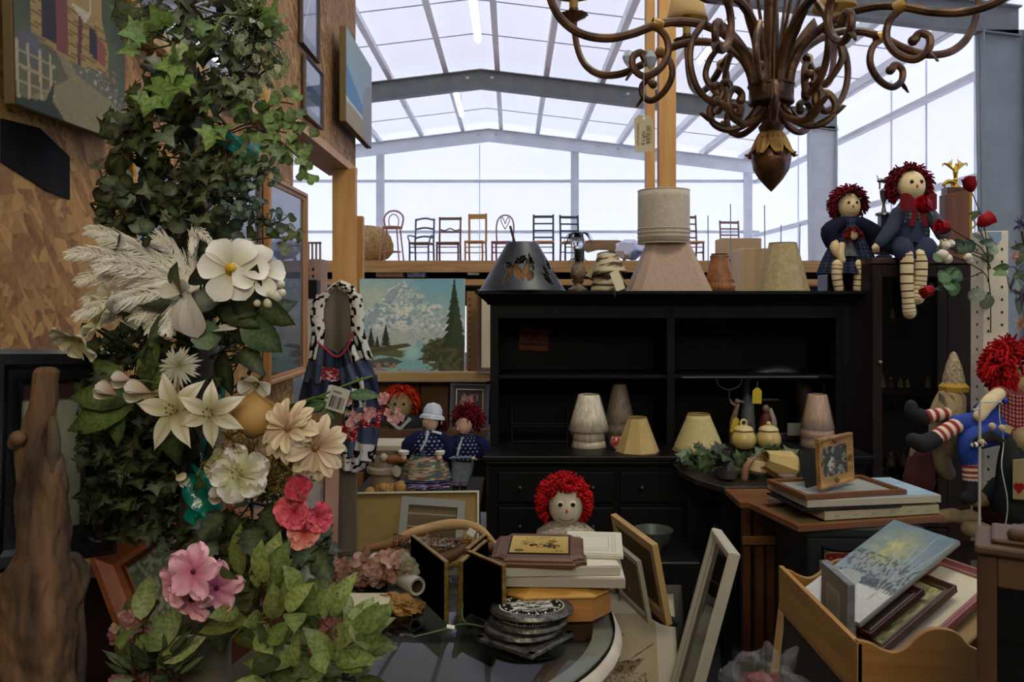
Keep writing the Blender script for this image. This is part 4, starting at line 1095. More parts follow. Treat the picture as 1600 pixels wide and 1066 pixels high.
for s_, pts in ((-1, [(1310, 350), (1294, 362), (1297, 380)]), (1, [(1342, 350), (1362, 365), (1366, 385)])):
    m = M(); m.limb([q(a, b, -.02) for a, b in pts], [11 * k, 14 * k, 11 * k], 12, 0, '#161a2c'); m.build('sleeve', cloth, t)
m = M(); m.limb([q(1297, 375, -.03), q(1300, 390, -.045), q(1306, 400, -.05)], [7 * k, 8 * k, 7 * k], 10); m.build('hand', skin_cloth, t)
m = M(); m.limb([q(1364, 382, -.03), q(1363, 393, -.04)], [6 * k, 6 * k], 10); m.build('hand', skin_cloth, t)
strp = mat('stripe_brown', '#3a2012', .9)
for pts in ([(1300, 415), (1299, 432), (1302, 452)], [(1331, 415), (1333, 432), (1331, 452)]):
    m = M(); m.limb([q(a, b, -.07) for a, b in pts], [8.5 * k, 8 * k, 7 * k], 12, lambda i: 1 if i % 5 == 3 else 0, sub=12); m.build('leg', [skin_cloth, strp], t)
t2 = thing('tiny_doll', 'tiny red-haired doll held in the lap of the small navy rag doll', 'doll', q.o)
c = q(1322, 370, -.09)
face(t2, c, 7 * k, skin_cloth, .12, '#8a3a2a', smile=False)
yarn_hair(t2, c, 9 * k, MAR + ['#8c1a22'], 110, .014, .003, .8)
m = M(); m.lathe([(13 * k, 0), (9 * k, 14 * k), (5 * k, 26 * k)], 16); m.build('dress', mat('grey_calico', '#3a3a42', .9, c2='#5a5a60', scale=60), t2, q(1318, 402, -.06))
m = M(); m.limb([q(1306, 385, -.075), q(1304, 398, -.08), q(1306, 408, -.08)], [5 * k, 5 * k, 5.5 * k], 8); m.build('leg', skin_cloth, t2)

# mahogany china cabinet
CX0, CX1, CY, CZ = 1.668, 2.25, 3.86, 1.800
t = thing('china_cabinet', 'dark mahogany glazed cabinet right of the black hutch with a doll on top', 'cabinet', (CX0, CY, 0))
w = CX1 - CX0
for a_ in (0, w - .03): M().bb(a_, a_ + .03, 0, .42, 0, CZ - .03).build('side_panel', mahog, t, smooth=False)
M().bb(-.0, w + .01, -.012, .43, CZ - .03, CZ).build('top_board', mat('mahogany_top', '#28110a', .5, c2='#351a10', scale=9), t, smooth=False, bevel=.005)
M().bb(.03, w - .03, .40, .42, .1, CZ - .03).build('back_panel', mat('cab_back', '#0c0504', .6), t, smooth=False)
fr = M(); x1 = .345
for a, b, c_, e in ((.0, .045, .55, CZ - .035), (x1 - .045, x1, .55, CZ - .035), (.045, x1 - .045, .55, .62), (.045, x1 - .045, CZ - .09, CZ - .035)): fr.bb(a, b, -.012, .01, c_, e)
fr.build('door_frame', mahog, t, smooth=False, bevel=.003)
M().bb(.045, x1 - .045, -.001, .002, .62, CZ - .09).build('door_glass', pane_mat('dim_glass', (.8,.82,.8), .6), t, smooth=False)
M().bb(x1 + .002, w, -.012, .01, .03, CZ - .035).build('panel', mat('mahogany_panel', '#150a06', .6, spec=.2, c2='#1f0f08', scale=7, stretch=(1, 1, .1)), t, smooth=False, bevel=.003)
M().bb(0, x1, -.012, .01, .03, .545).build('lower_door', mahog, t, smooth=False, bevel=.003)
M().ell((.03, -.022, 1.315), .012, 10).build('knob', mat('brass_knob', '#6f5a3a', .35, .6), t)
for z in (.78, 1.165, 1.5): M().bb(.03, w - .03, .03, .40, z, z + .012).build('shelf', mahog, t, smooth=False)
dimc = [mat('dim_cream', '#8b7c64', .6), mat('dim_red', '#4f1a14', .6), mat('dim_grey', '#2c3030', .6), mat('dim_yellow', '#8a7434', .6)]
fg = [(1378, 578, .06, 0), (1392, 580, .05, 1), (1407, 582, .045, 3), (1418, 584, .04, 0), (1450, 582, .05, 0), (1395, 478, .05, 0), (1425, 480, .10, 2), (1372, 690, .09, 1), (1392, 692, .07, 0), (1412, 694, .06, 3), (1440, 690, .08, 2), (1455, 694, .05, 0)]
nm_ = ['white', 'red-brown', 'small yellow', 'short pale', 'round cream', 'pale upper', 'tall grey upper', 'dark red lower', 'cream lower', 'yellowish lower', 'grey lower', 'small pale lower']
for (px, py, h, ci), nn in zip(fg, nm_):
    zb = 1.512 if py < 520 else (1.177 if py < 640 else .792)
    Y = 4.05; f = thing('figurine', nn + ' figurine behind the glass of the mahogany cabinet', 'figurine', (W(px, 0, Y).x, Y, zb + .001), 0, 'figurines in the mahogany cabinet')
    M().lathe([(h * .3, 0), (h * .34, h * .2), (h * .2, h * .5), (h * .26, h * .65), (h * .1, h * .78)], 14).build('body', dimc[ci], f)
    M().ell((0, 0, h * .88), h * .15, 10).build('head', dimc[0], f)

# larger doll on the cabinet
D = 3.9; q = Px(1420, 402, D); k = q.k
t = thing('rag_doll', 'larger rag doll with plaid bow sitting on the cabinet, striped legs hanging down', 'doll', q.o)
c = q(1424, 291)
face(t, c, 24 * k, skin_cloth, .13, '#a8402c', sx=.86, sz=1.0, smile=False)
yarn_hair(t, c + Vector((0, .022, 2 * k)), 27 * k, MAR + ['#6a1420'], 400, .027, .0042, 1.05, (-.1, -1, -.15))
shirt = gingham(80, 60, '#23262f', '#3c414d', '#6a6e78', 22, 15)
m = M(); wrapcloth(m, shirt, [(30 * k, q(0, 392).z), (32 * k, q(0, 360).z), (24 * k, q(0, 330).z), (11 * k, q(0, 312).z)], 1, .65, (q(1422, 0).x, .015, 0), .02); m.build('shirt', cloth, t, solid=.002)
m = M(); m.limb([q(1402, 335, -.01), q(1388, 358, -.03), q(1368, 380, -.05)], [12 * k, 12 * k, 9 * k], 12, 0, '#343846'); m.build('sleeve', cloth, t)
m = M(); m.limb([q(1444, 330, -.01), q(1458, 350, -.03), q(1464, 368, -.05)], [12 * k, 11 * k, 10 * k], 12, 0, '#4a4f5c'); m.build('sleeve', cloth, t)
m = M(); m.limb([q(1366, 382, -.05), q(1360, 388, -.05)], [6 * k, 5 * k], 10); m.build('hand', skin_cloth, t)
m = M(); m.limb([q(1464, 370, -.05), q(1464, 380, -.06)], [6 * k, 5 * k], 10); m.build('hand', skin_cloth, t)
nv = mat('navy_cloth', '#141c33', .9, c2='#1d2744', scale=30)
m = M(); m.ell(q(1420, 384, .01), (40 * k, 22 * k, 18 * k), 18); m.limb([q(1405, 385, -.02), q(1400, 392, -.07), q(1402, 402, -.085)], [17 * k, 16 * k, 13 * k], 12); m.limb([q(1435, 385, -.02), q(1436, 390, -.07), q(1424, 402, -.085)], [17 * k, 16 * k, 13 * k], 12)
m.lathe([(24 * k, q(0, 380).z), (22 * k, q(0, 350).z)], 16); m.build('overalls', nv, t)
for pts in ([(1402, 400), (1402, 440), (1404, 470), (1406, 488)], [(1423, 400), (1423, 430), (1421, 450), (1418, 466)]):
    m = M(); m.limb([q(a, b, -.095) for a, b in pts], [10 * k, 9.5 * k, 9 * k, 10 * k], 12, lambda i: 1 if i % 5 == 3 else 0, sub=14); m.build('leg', [skin_cloth, strp], t)
pl = gingham(40, 30, '#4a1015', '#7a1c22', '#1d1a22', 9, 7)
m = M()
for s_ in (-1, 1):
    pl.sheet(m, 1, 1, fn=lambda u, v: tuple(q(1423, 322, -.075) + Vector((s_ * (4 + 24 * u) * k, -.012 * math.sin(u * PI), ((v - .5) * (8 + 20 * math.sin(u * PI * .75)) + 4 * u) * k))))
    pl.sheet(m, 1, 1, fn=lambda u, v: tuple(q(1423, 322, -.07) + Vector((s_ * (2 + 9 * v + 8 * (u - .5)) * k, -.006, -v * 34 * k))))
m.ell(q(1423, 322, -.08), (5 * k, 5 * k, 6 * k), 10, 0, '#5a1218'); m.build('bow', cloth, t, solid=.002)

# trophies
silver = mat('trophy_silver', '#8d9096', .25, .9); goldm = mat('trophy_gold', '#c09a3c', .22, .9)
t = thing('silver_trophy', 'silver trophy with a small dog figure behind the larger rag doll', 'trophy', (W(1381, 0, 4.05).x, 4.05, CZ))
M().bb(-.03, .03, -.025, .025, 0, .02).build('base', mat('marble_grey', '#4a545e', .4), t, smooth=False, bevel=.003)
M().bb(-.022, .022, -.02, .02, .02, .215).build('column', mat('blue_column', '#2d3947', .3), t, smooth=False)
M().lathe([(.04, .215), (.04, .225), (.012, .235), (.006, .27), (.016, .30), (.02, .335), (.01, .345)], 18).build('cup', silver, t)
m = M(); m.limb([(-.022, 0, .385), (.02, 0, .385)], [.011, .01], 10); m.limb([(.02, 0, .39), (.03, 0, .405), (.04, 0, .402)], [.008, .008, .005], 8)
for x in (-.02, .016): m.limb([(x, 0, .38), (x, 0, .345)], [.005, .004], 6)
m.limb([(-.026, 0, .388), (-.034, 0, .41)], [.003, .002], 6); m.build('dog', silver, t)
t = thing('eagle_trophy', 'tall wooden trophy with gold eagle figure beside the red roses', 'trophy', (W(1493, 0, 4.02).x, 4.02, CZ))
M().prism([(-.062, 0), (.05, 0), (.05, .33), (-.065, .31)], -.03, .03).build('wood_block', wood('trophy_wood', '#4b2a17', '#6d4020', 20), t, smooth=False, bevel=.003)
M().bb(.05, .064, -.03, .03, 0, .34).build('gold_strip', goldm, t, smooth=False)
M().bb(-.055, .05, -.028, .028, .31, .345).build('wood_cap', cherry, t, smooth=False)
m = M(); m.lathe([(.03, .345), (.02, .355), (.008, .37), (.012, .385), (.006, .395)], 14); m.limb([(0, 0, .39), (0, 0, .425), (.003, 0, .45)], [.008, .013, .007], 10); m.ell((.004, -.004, .458), .008, 8)
for s_ in (-1, 1):
    for i in range(6): m.limb([(s_ * .008, 0, .43), (s_ * (.018 + .007 * i), .004, .455 + .002 * i), (s_ * (.014 + .009 * i), .006, .485 - .007 * i)], [.004, .004, .0015], 6)
m.build('eagle', goldm, t)
m = M(); m.limb([(-.06, -.005, .36), (-.04, -.005, .375), (-.01, -.005, .372)], [.008, .011, .01], 8); m.limb([(-.055, -.005, .365), (-.055, -.005, .347)], [.004, .004], 6); m.limb([(-.02, -.005, .365), (-.02, -.005, .347)], [.004, .004], 6); m.build('animal', goldm, t)
m = M(); m.tube([(.075 + .014 * math.cos(a), -.01, .17 + .02 * math.sin(a)) for a in np.linspace(0, 2 * PI, 13)], .004, 6); m.build('scroll_handle', goldm, t)

# pegboard pillar
t = thing('pegboard_pillar', 'white pegboard display pillar with dark holes behind the roses', 'display pillar', (W(1553, 0, 3.2).x, 3.2, 0))
pw = mat('pegboard_white', '#d2cbb6', .7)
zt = W(0, 362, 3.2).z
pts = [(-.062, .045), (-.052, -.02), (.034, -.035), (.058, .02), (.03, .08), (-.04, .09)]
M().prism(pts, 0, zt, axis='z').build('pillar', pw, t, smooth=False, bevel=.002)
m = M()
def hole(a, b, u, z):
    p = Vector((a[0] + (b[0] - a[0]) * u, a[1] + (b[1] - a[1]) * u, z)); n_ = Vector((b[1] - a[1], -(b[0] - a[0]), 0)).normalized()
    r = .0048; tdir = Vector((b[0] - a[0], b[1] - a[1], 0)).normalized()
    m.add([p + n_ * .0006 + tdir * r * math.cos(x) + Vector((0, 0, r * 1.3 * math.sin(x))) for x in np.linspace(0, 2 * PI, 9)[:-1]], [tuple(range(8))])
for (i, us) in ((0, (.5,)), (1, (.2, .75)), (2, (.5,))):
    for uu, u in enumerate(us):
        for j in range(22): hole(pts[i], pts[i + 1], u, zt - .07 - j * .048 - (.024 if (i + uu) % 2 else 0))
o = m.build('hole_pattern', mat('hole_dark', '#2e2a20', .9), t, smooth=False)
m = M(); m.prism([(-.045, zt - .004), (.03, zt - .002), (-.005, zt - .055)], -.039, -.036); m.build('blue_sticker', mat('blue_tape', '#7f93ad', .6), t, (0, .008, 0), smooth=False)

# red roses
def rosebud(m, c, d, L, r, cols):
    d = Vector(d).normalized(); a = d.orthogonal().normalized(); b = d.cross(a)
    for k in range(7):
        th = k * 2.4; n_ = a * math.cos(th) + b * math.sin(th); rr = r * (.35 + .65 * (k / 6)); ln = L * (1.0 - .02 * k); col = random.choice(cols)
        def fn(u, v, n_=n_, rr=rr, ln=ln):
            an = (u - .5) * 2.3; s_ = d.cross(n_)
            w_ = math.sin(min(1, v * 1.25 + .12) * PI * .62) ; q_ = rr * (w_ + .22 * max(0, v - .75) * 4 * (k > 3) * .5)
            return Vector(c) + d * (ln * v) * (1 - .06 * (abs(u - .5) * 2) ** 2) + (n_ * math.cos(an) + s_ * math.sin(an)) * q_
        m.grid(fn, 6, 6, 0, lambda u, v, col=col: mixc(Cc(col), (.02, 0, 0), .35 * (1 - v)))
t = thing('rose_spray', 'spray of artificial red roses with green leaves by the white pegboard pillar', 'artificial flowers', W(1540, 470, 3.15)); o = t.location.copy()
RR = ['#8c0f18', '#a3141e', '#750b13', '#b01c28']
heads = [((1519, 300), (-.25, 0, 1), 26, 11), ((1527, 352), (.8, -.2, .45), 28, 12), ((1486, 358), (-1, -.2, .12), 28, 12), ((1452, 330), (-.8, -.4, .5), 30, 13), ((1460, 452), (-1, -.3, -.3), 26, 10)]
root = W(1545, 440, 3.15)
for (px, py), d, L, r in heads:
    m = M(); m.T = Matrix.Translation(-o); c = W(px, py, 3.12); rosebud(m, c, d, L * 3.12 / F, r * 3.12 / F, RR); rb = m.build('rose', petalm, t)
    m = M(); m.T = Matrix.Translation(-o)
    for i in range(5): leaf(m, c, .028, Vector(d) * .5 + rdir(.9), (0, -1, .3), LANCE, '#2f5236', .5)
    m.build('sepals', leafm, rb)
st = M(); st.T = Matrix.Translation(-o)
for pts in ([(1519, 302), (1530, 330), (1541, 372), (1545, 440)], [(1527, 352), (1540, 380), (1545, 410)], [(1486, 358), (1510, 372), (1535, 390), (1548, 420)], [(1452, 332), (1468, 370), (1500, 385), (1540, 400)], [(1460, 452), (1480, 445), (1500, 440), (1535, 425)], [(1490, 395), (1520, 398), (1545, 410)], [(1488, 400), (1520, 415), (1545, 440), (1548, 520)]):
    st = M(); st.T = Matrix.Translation(-o); st.tube([W(a, b, 3.14 + random.uniform(-.02, .02)) for a, b in pts], .0022, 6, 0, '#2a2a1a', smooth=4); st.build('stem', vcm, t)
m = M(); m.T = Matrix.Translation(-o)
for (a, b, s_, c_) in ((1490, 420, 24, '#3e6a46'), (1478, 425, 26, '#4d7a50'), (1482, 440, 26, '#4a7a4c'), (1503, 375, 24, '#2c4450'), (1530, 375, 22, '#274448'), (1468, 400, 20, '#5c7a5a'), (1495, 390, 22, '#2b4a38'), (1540, 460, 26, '#8a9a8a'), (1500, 430, 24, '#45714a'), (1522, 330, 18, '#6a8a6a'), (1545, 395, 20, '#8a9a82')):
    for i in range(2): leaf(m, W(a + i * 4, b, 3.1 + i * .03), s_ * 3.1 / F, rdir(1) + Vector((.0, 0, -.2)), (0, -1, .3), ROUND, c_, .3)
m.build('foliage', leafm, t)
for a, b, r in ((1478, 383, 7), (1473, 398, 9), (1480, 404, 8), (1512, 402, 7), (1486, 380, 6), (1515, 408, 5)): M().ell(W(a, b, 3.1) - o, r * 3.1 / F, 10, 0, '#c9c4b4', noisef=.2).build('white_bud', vcm, t)

# far right silk flowers
t = garland('silk_vine', 'dark vine with purple flowers at the right edge above the slumped doll', 'artificial flowers', [(1590, 440, 18, 36, 13), (1596, 370, 10, 30, 4)], OVAL, ['#3d5a2a', '#2c4426', '#5a7a34'], D=2.9, dD=.1, size=(20, 30), down=.5, twig=.0022)
o = t.location
for (a, b, r, cs) in ((1596, 352, 16, ['#2b1a52', '#3a2468']), (1597, 462, 18, ['#2a1440', '#3b1e58']), (1594, 505, 14, ['#b07a5c', '#c28c6c']), (1585, 400, 10, ['#b88878', '#c49a88'])):
    m = M(); m.T = Matrix.Translation(-o); c = W(a, b, 2.86)
    for i in range(26): leaf(m, c, r * 2.86 / F, rdir(1, (0, -.7, 0)), (0, -1, .2), LANCE, random.choice(cs), .2)
    m.build('blossom', petalm, t)
# ------------------------------------------------------------ the doll heap on the right
D = 3.0; q = Px(1540, 720, D); k = q.k
t = thing('rag_doll', 'slumped red-haired rag doll in blue overalls with red and white striped legs', 'doll', q.o)
c = q(1597, 588, .0)
face(t, c, 27 * k, skin_cloth, .1, '#a8402c')
yarn_hair(t, c + Vector((-.03, .01, 16 * k)), 32 * k, REDS, 420, .034, .0045, .95, (.8, -.8, -.5))
gr = gingham(90, 70, '#a89a94', '#8c3a3c', '#641a20', 20, 16)
m = M(); gr.sheet(m, 1, 1, fn=lambda u, v: tuple(q(1550 + 74 * u, 700 - 95 * v + 8 * math.sin(u * 6), -.05 - .05 * math.sin(u * PI)) + Vector((0, 0, -.01 * (1 - v)))))
m.build('shirt', cloth, t, solid=.004)
m = M(); m.limb([q(1590, 620, .02), q(1575, 615, -.02), q(1545, 612, -.05)], [16 * k, 15 * k, 10 * k], 12, 0, '#8c4a4c'); m.build('sleeve', cloth, t)
m = M(); m.limb([q(1545, 613, -.06), q(1525, 625, -.08), q(1508, 645, -.09)], [10 * k, 11 * k, 9 * k], 12); m.build('arm', skin_cloth, t)
m = M(); m.limb([q(1604, 680, -.06), q(1606, 710, -.06)], [9 * k, 9 * k], 12); m.build('arm', skin_cloth, t)
bl = mat('royal_blue', '#12307e', .8, c2='#1a3e98', scale=25)
m = M(); m.ell(q(1565, 655, .03), (40 * k, 28 * k, 34 * k), 18); m.limb([q(1560, 655, 0), q(1520, 660, -.04), q(1484, 658, -.06)], [24 * k, 20 * k, 14 * k], 14); m.limb([q(1555, 670, -.02), q(1512, 675, -.07), q(1494, 690, -.08), q(1497, 716, -.08)], [24 * k, 22 * k, 17 * k, 13 * k], 14); m.build('overalls', bl, t)
rs, ws = mat('red_stripe', '#7e1f22', .9), mat('white_stripe', '#c4b3a0', .9)
m = M(); m.limb([q(1486, 658, -.06), q(1462, 668, -.08), q(1442, 678, -.09)], [12 * k, 12 * k, 11 * k], 14, lambda i: (i // 2) % 2, sub=9); m.build('leg', [rs, ws], t)
m = M(); m.limb([q(1482, 648, .02), q(1455, 650, .0), q(1448, 652, .0)], [10 * k, 11 * k, 11 * k], 14, lambda i: (i // 2) % 2, sub=7); m.build('leg', [rs, ws], t)
m = M(); m.limb([q(1497, 712, -.08), q(1497, 740, -.085)], [12 * k, 12.5 * k], 14, lambda i: (i // 2) % 2, sub=16); m.build('leg', [rs, ws], t)
shoe = mat('black_felt', '#08080a', .9)
m = M(); m.limb([q(1440, 680, -.09), q(1420, 686, -.1), q(1404, 680, -.11)], [13 * k, 14 * k, 11 * k], 12); m.build('shoe', shoe, t)
m = M(); m.limb([q(1444, 653, 0), q(1426, 645, .0), q(1424, 634, .0)], [12 * k, 12 * k, 9 * k], 12); m.build('shoe', shoe, t)
m = M(); m.limb([q(1497, 744, -.085), q(1494, 762, -.1), q(1484, 768, -.11)], [12 * k, 13 * k, 10 * k], 12); m.build('shoe', shoe, t)
M().ell(q(1552, 622, -.07), 5 * k, 10).build('button', mat('blue_button', '#1a3fa8', .3), t)
# support table below the heap
t = thing('dark_stand', 'dark stand under the heap of dolls at the right', 'stand', (W(1530, 0, 3.15).x, 3.15, 0))
M().bb(-.22, .42, -.2, -.03, .68, .70).build('top', mahog, t, smooth=False)
for x in (-.2, .38):
    for y in (-.18, -.07): M().bb(x, x + .03, y, y + .03, 0, .68).build('leg', mahog, t, smooth=False)
# pointed pebble gnome
D = 3.08; q = Px(1490, 690, D); k = q.k
t = thing('gnome_doll', 'gnome doll with tall pebbled pointed hat and yellow brim behind the slumped doll', 'doll', q.o)
M().lathe([(17 * k, q(0, 606).z), (15 * k, q(0, 590).z), (11 * k, q(0, 570).z), (4 * k, q(0, 552).z), (0, q(0, 549).z)], 20, wob=lambda a, z: 1 + .05 * math.sin(11 * a + z * 300)).build('hat', mat('pebble', '#6d5f49', .8, c2='#a2947a', scale=90), t)
M().lathe([(20 * k, q(0, 612).z), (21 * k, q(0, 604).z), (14 * k, q(0, 596).z)], 20, wob=lambda a, z: 1 + .06 * math.sin(7 * a)).build('hat_brim', mat('mustard', '#9a7a26', .9), t)
M().ell(q(1490, 620), (15 * k, 15 * k, 14 * k), 14).build('head', mat('maroon_felt', '#3a1216', .9), t)
m = M(); m.limb([q(1486, 625), q(1480, 650), q(1480, 690)], [22 * k, 26 * k, 26 * k], 14); m.build('body', mat('burlap', '#7d6a4c', .9, c2='#9a8764', scale=60), t)
t = thing('white_cloth', 'off-white gathered cloth draped left of the gnome doll', 'cloth', W(1475, 700, 3.05))
m = M(); q = Px(1475, 700, 3.05)
m.grid(lambda u, v: tuple(q(1466 + 34 * u + 6 * math.sin(v * 3), 700 - 88 * v + 4 * math.sin(u * 5), .02 * math.sin(u * 16 + v * 3))), 30, 16, 0, lambda u, v: Cc('#8b8270')); m.build('cloth_sheet', cloth, t, solid=.002)
# muslin dolls in the dark below
D = 3.05; q = Px(1500, 820, D); k = q.k
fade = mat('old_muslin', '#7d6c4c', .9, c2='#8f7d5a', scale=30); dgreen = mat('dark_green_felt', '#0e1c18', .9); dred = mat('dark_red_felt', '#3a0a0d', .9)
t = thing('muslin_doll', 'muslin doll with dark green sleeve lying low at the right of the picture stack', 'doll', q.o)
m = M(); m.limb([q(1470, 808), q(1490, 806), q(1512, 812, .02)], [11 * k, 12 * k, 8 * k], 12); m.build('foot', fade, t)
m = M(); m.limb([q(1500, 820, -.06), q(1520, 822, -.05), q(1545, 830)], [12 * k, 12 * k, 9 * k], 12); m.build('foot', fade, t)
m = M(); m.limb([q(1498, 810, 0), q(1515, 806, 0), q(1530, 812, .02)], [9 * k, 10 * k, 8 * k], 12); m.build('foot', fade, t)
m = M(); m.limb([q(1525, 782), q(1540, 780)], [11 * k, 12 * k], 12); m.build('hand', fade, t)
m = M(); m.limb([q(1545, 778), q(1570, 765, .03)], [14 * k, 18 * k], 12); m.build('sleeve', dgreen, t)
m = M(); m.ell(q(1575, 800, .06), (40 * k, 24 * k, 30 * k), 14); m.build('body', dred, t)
D = 2.9; q = Px(1590, 780, D); k = q.k
t = thing('apron_doll', 'doll in cream apron with small red hearts at the right edge', 'doll', q.o)
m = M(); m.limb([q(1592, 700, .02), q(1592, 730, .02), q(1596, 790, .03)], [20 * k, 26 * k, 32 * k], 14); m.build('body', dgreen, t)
P = Paint(60, 50, '#8f7f5e'); 
for hx in (.12, .75):
    P.put(P.disc(hx - .04, .32, .07, .09), '#7a1a1c'); P.put(P.disc(hx + .04, .32, .07, .09), '#7a1a1c'); P.put(P.poly([(hx - .11, .3), (hx + .11, .3), (hx, .12)]), '#7a1a1c')
P.put(P.line(.4, .2, .5, .35, .02), '#5a3a2a')
m = M(); P.sheet(m, 1, 1, fn=lambda u, v: tuple(q(1562 + 62 * u, 772 - 66 * v - 12 * v * (u - .5), -.075 - .02 * math.sin(u * PI)))); m.build('apron', cloth, t, solid=.002)
M().ell(q(1604, 690, 0), (22 * k, 20 * k, 24 * k), 14).build('head', fade, t)
D = 3.1; q = Px(1440, 740, D); k = q.k
t = thing('plush_figure', 'pale plush figure in dark red coat behind the stacked pictures', 'doll', q.o)
m = M(); m.limb([q(1430, 712), q(1440, 695), q(1452, 690)], [9 * k, 14 * k, 13 * k], 12); m.build('head', fade, t)
m = M(); m.limb([q(1440, 712), q(1436, 750)], [18 * k, 24 * k], 12); m.build('coat', dred, t)
m = M(); m.limb([q(1462, 690, -.02), q(1466, 720, -.02), q(1476, 738, -.02)], [16 * k, 15 * k, 12 * k], 12); m.build('arm', mat('dim_canvas', '#6d6450', .9), t)
# small black cluster of mini figures
D = 2.86; q = Px(1545, 685, D); k = q.k
t = thing('mini_figure', 'tiny figure in black and white hanging on the white wire rack', 'doll', q.o)
m = M(); m.limb([q(1530, 688), q(1548, 682), q(1565, 690)], [7 * k, 9 * k, 6 * k], 10); m.build('body', shoe, t)
for a, b in ((1545, 665), (1560, 668), (1528, 690)): M().ell(q(a, b, -.02), (6 * k, 5 * k, 6 * k), 10).build('face_ball', mat('dim_cream2', '#a3967c', .7), t)
m = M(); m.box(q(1572, 670, -.01), (12 * k, .003, 12 * k), (0, R(20), 0)); m.build('paper_tag', mat('tag_yellow_pale', '#a8985c', .8), t)
m = M(); m.limb([q(1516, 694, -.02), q(1532, 692, -.02)], [4 * k, 4 * k], 8, lambda i: (i // 2) % 2, sub=8); m.build('striped_leg', [white_p, shoe], t)
# white wire rack
t = thing('wire_display_rack', 'white wire display rack standing in front of the slumped doll', 'rack', (W(1545, 0, 2.84).x, 2.84, 0)); o = t.location
m = M(); m.T = Matrix.Translation(-o)
ww = mat('white_wire', '#a9a79d', .4)
m.tube([W(1531, 630, 2.84), W(1530, 850, 2.84), (W(1530, 0, 2.84).x, 2.84, .0)], .0045, 8); m.build('post', ww, t)
m = M(); m.T = Matrix.Translation(-o); m.tube([W(1531, 629, 2.84), W(1564, 628, 2.86), W(1566, 632, 2.86)], .003, 6); m.tube([W(1530, 838, 2.84), W(1562, 836, 2.86)], .003, 6)
m.tube([W(1530, 640, 2.84), W(1520, 640, 2.8)], .003, 6); m.build('arm', ww, t)
m = M(); m.T = Matrix.Translation(-o); m.tube([W(1562, 632, 2.86), W(1562, 655, 2.85), W(1568, 690, 2.85), W(1565, 730, 2.8), W(1574, 780, 2.78), W(1572, 815, 2.78), W(1564, 838, 2.78)], .0018, 6, smooth=5); m.build('white_cord', ww, t)
# ------------------------------------------------------------ middle left: garment, mountain painting, dolls
random.seed(5)
# mountain painting, leaning on the rail
P = Paint(170, 150, '#8fb3b4')
P.grad('#a9b8a4', '#6fa3ae', .3, 1)
P.put(P.disc(.15, .8, .5, .35, .9) * .8, '#b9bd9f')
mt_ = [(0, .62), (.1, .7), (.2, .78), (.28, .9), (.42, 1.0), (.52, .86), (.6, .84), (.68, .72), (.75, .74), (.82, .68), (.9, .62), (1, .55), (1, .3), (0, .3)]
mk = P.poly([(x, .30 + (y - .30) * .98) for x, y in mt_])
P.put(mk, '#9db0a8'); th = lambda n_, t_, k_=5: np.clip((n_ - t_) * k_, 0, 1) * mk
P.put(th(P.noise(14, 2, 22), .42), '#c6c8b6'); P.put(th(P.noise(34, 3, 40), .5), '#dad8c6'); P.put(th(P.noise(18, 6, 26), .6), '#6f8f95'); P.put(th(P.noise(44, 16, 50), .6), '#7f9a9c')
P.put(P.poly([(.22, .74), (.28, .87), (.42, .97), (.36, .84), (.3, .72)]), '#7a9698')
P.put(P.poly([(.05, .58), (.15, .68), (.22, .66), (.14, .52)]), '#839c98')
P.put(P.noise(30, 4) * .5 * mk, '#b9c2b4')
P.put(P.disc(.45, .36, .6, .14, .8), '#a9aea0')
P.put(P.poly([(0, .0), (0, .28), (.2, .26), (.4, .22), (.62, .3), (.7, .1), (.6, 0)]), '#5c5a3a')
P.put(P.poly([(0, .12), (.2, .17), (.4, .14), (.5, .2), (.55, .34), (.6, .34), (.62, .2), (.75, .12), (.8, .02), (.7, 0), (0, 0)]), '#7fa6a2')
P.put(P.disc(.5, .2, .1, .1, .6), '#9cc0b4'); P.put(P.poly([(.05, .1), (.3, .15), (.42, .1), (.3, .04), (.1, .03)]), '#4b5344')
P.put((P.noise(26, 7) > .6) & P.rect(.08, .4, .0, .14), '#93725c')
P.put(P.poly([(.0, .2), (.2, .26), (.45, .3), (.5, .27), (.3, .22), (.1, .18)]), '#4c4a2a')
P.put(P.poly([(.58, .22), (.65, .3), (.8, .36), (1, .38), (1, .0), (.75, .0), (.72, .1), (.55, .12), (.64, .17)]), '#3d4028')
P.put((P.noise(30, 5) > .55) & P.rect(.6, 1, 0, .36), '#555334')
def fir(x, y0, y1, w, c):
    n = 9
    for i in range(n):
        yy = y0 + (y1 - y0) * i / n; ww = w * (1 - i / n) ** .9
        P.put(P.poly([(x - ww, yy), (x + ww, yy), (x + ww * .1, yy + (y1 - y0) / n * 1.8), (x - ww * .1, yy + (y1 - y0) / n * 1.8)]), c)
for x, y0, y1, w in ((.02, .25, .5, .035), (.11, .26, .46, .05), (.25, .27, .50, .055), (.17, .26, .38, .03)): fir(x, y0, y1, w, '#2c3420')
fir(.9, .28, .97, .12, '#2e3a22'); fir(.93, .25, .75, .1, '#39452a')
P.grain(.14, 70)
D = 5.0; TL, TR, BL = W(563, 436, D), W(727, 436, D), W(563, 580, D - .03)
mt, w, h = basis3(TL, TR, BL)
canvas('mountain_painting', 'unframed canvas of a snowy mountain above a river with fir trees', 'painting', w, h, .02, P, mt, mat('canvas_edge_white', '#b5b19c', .9))
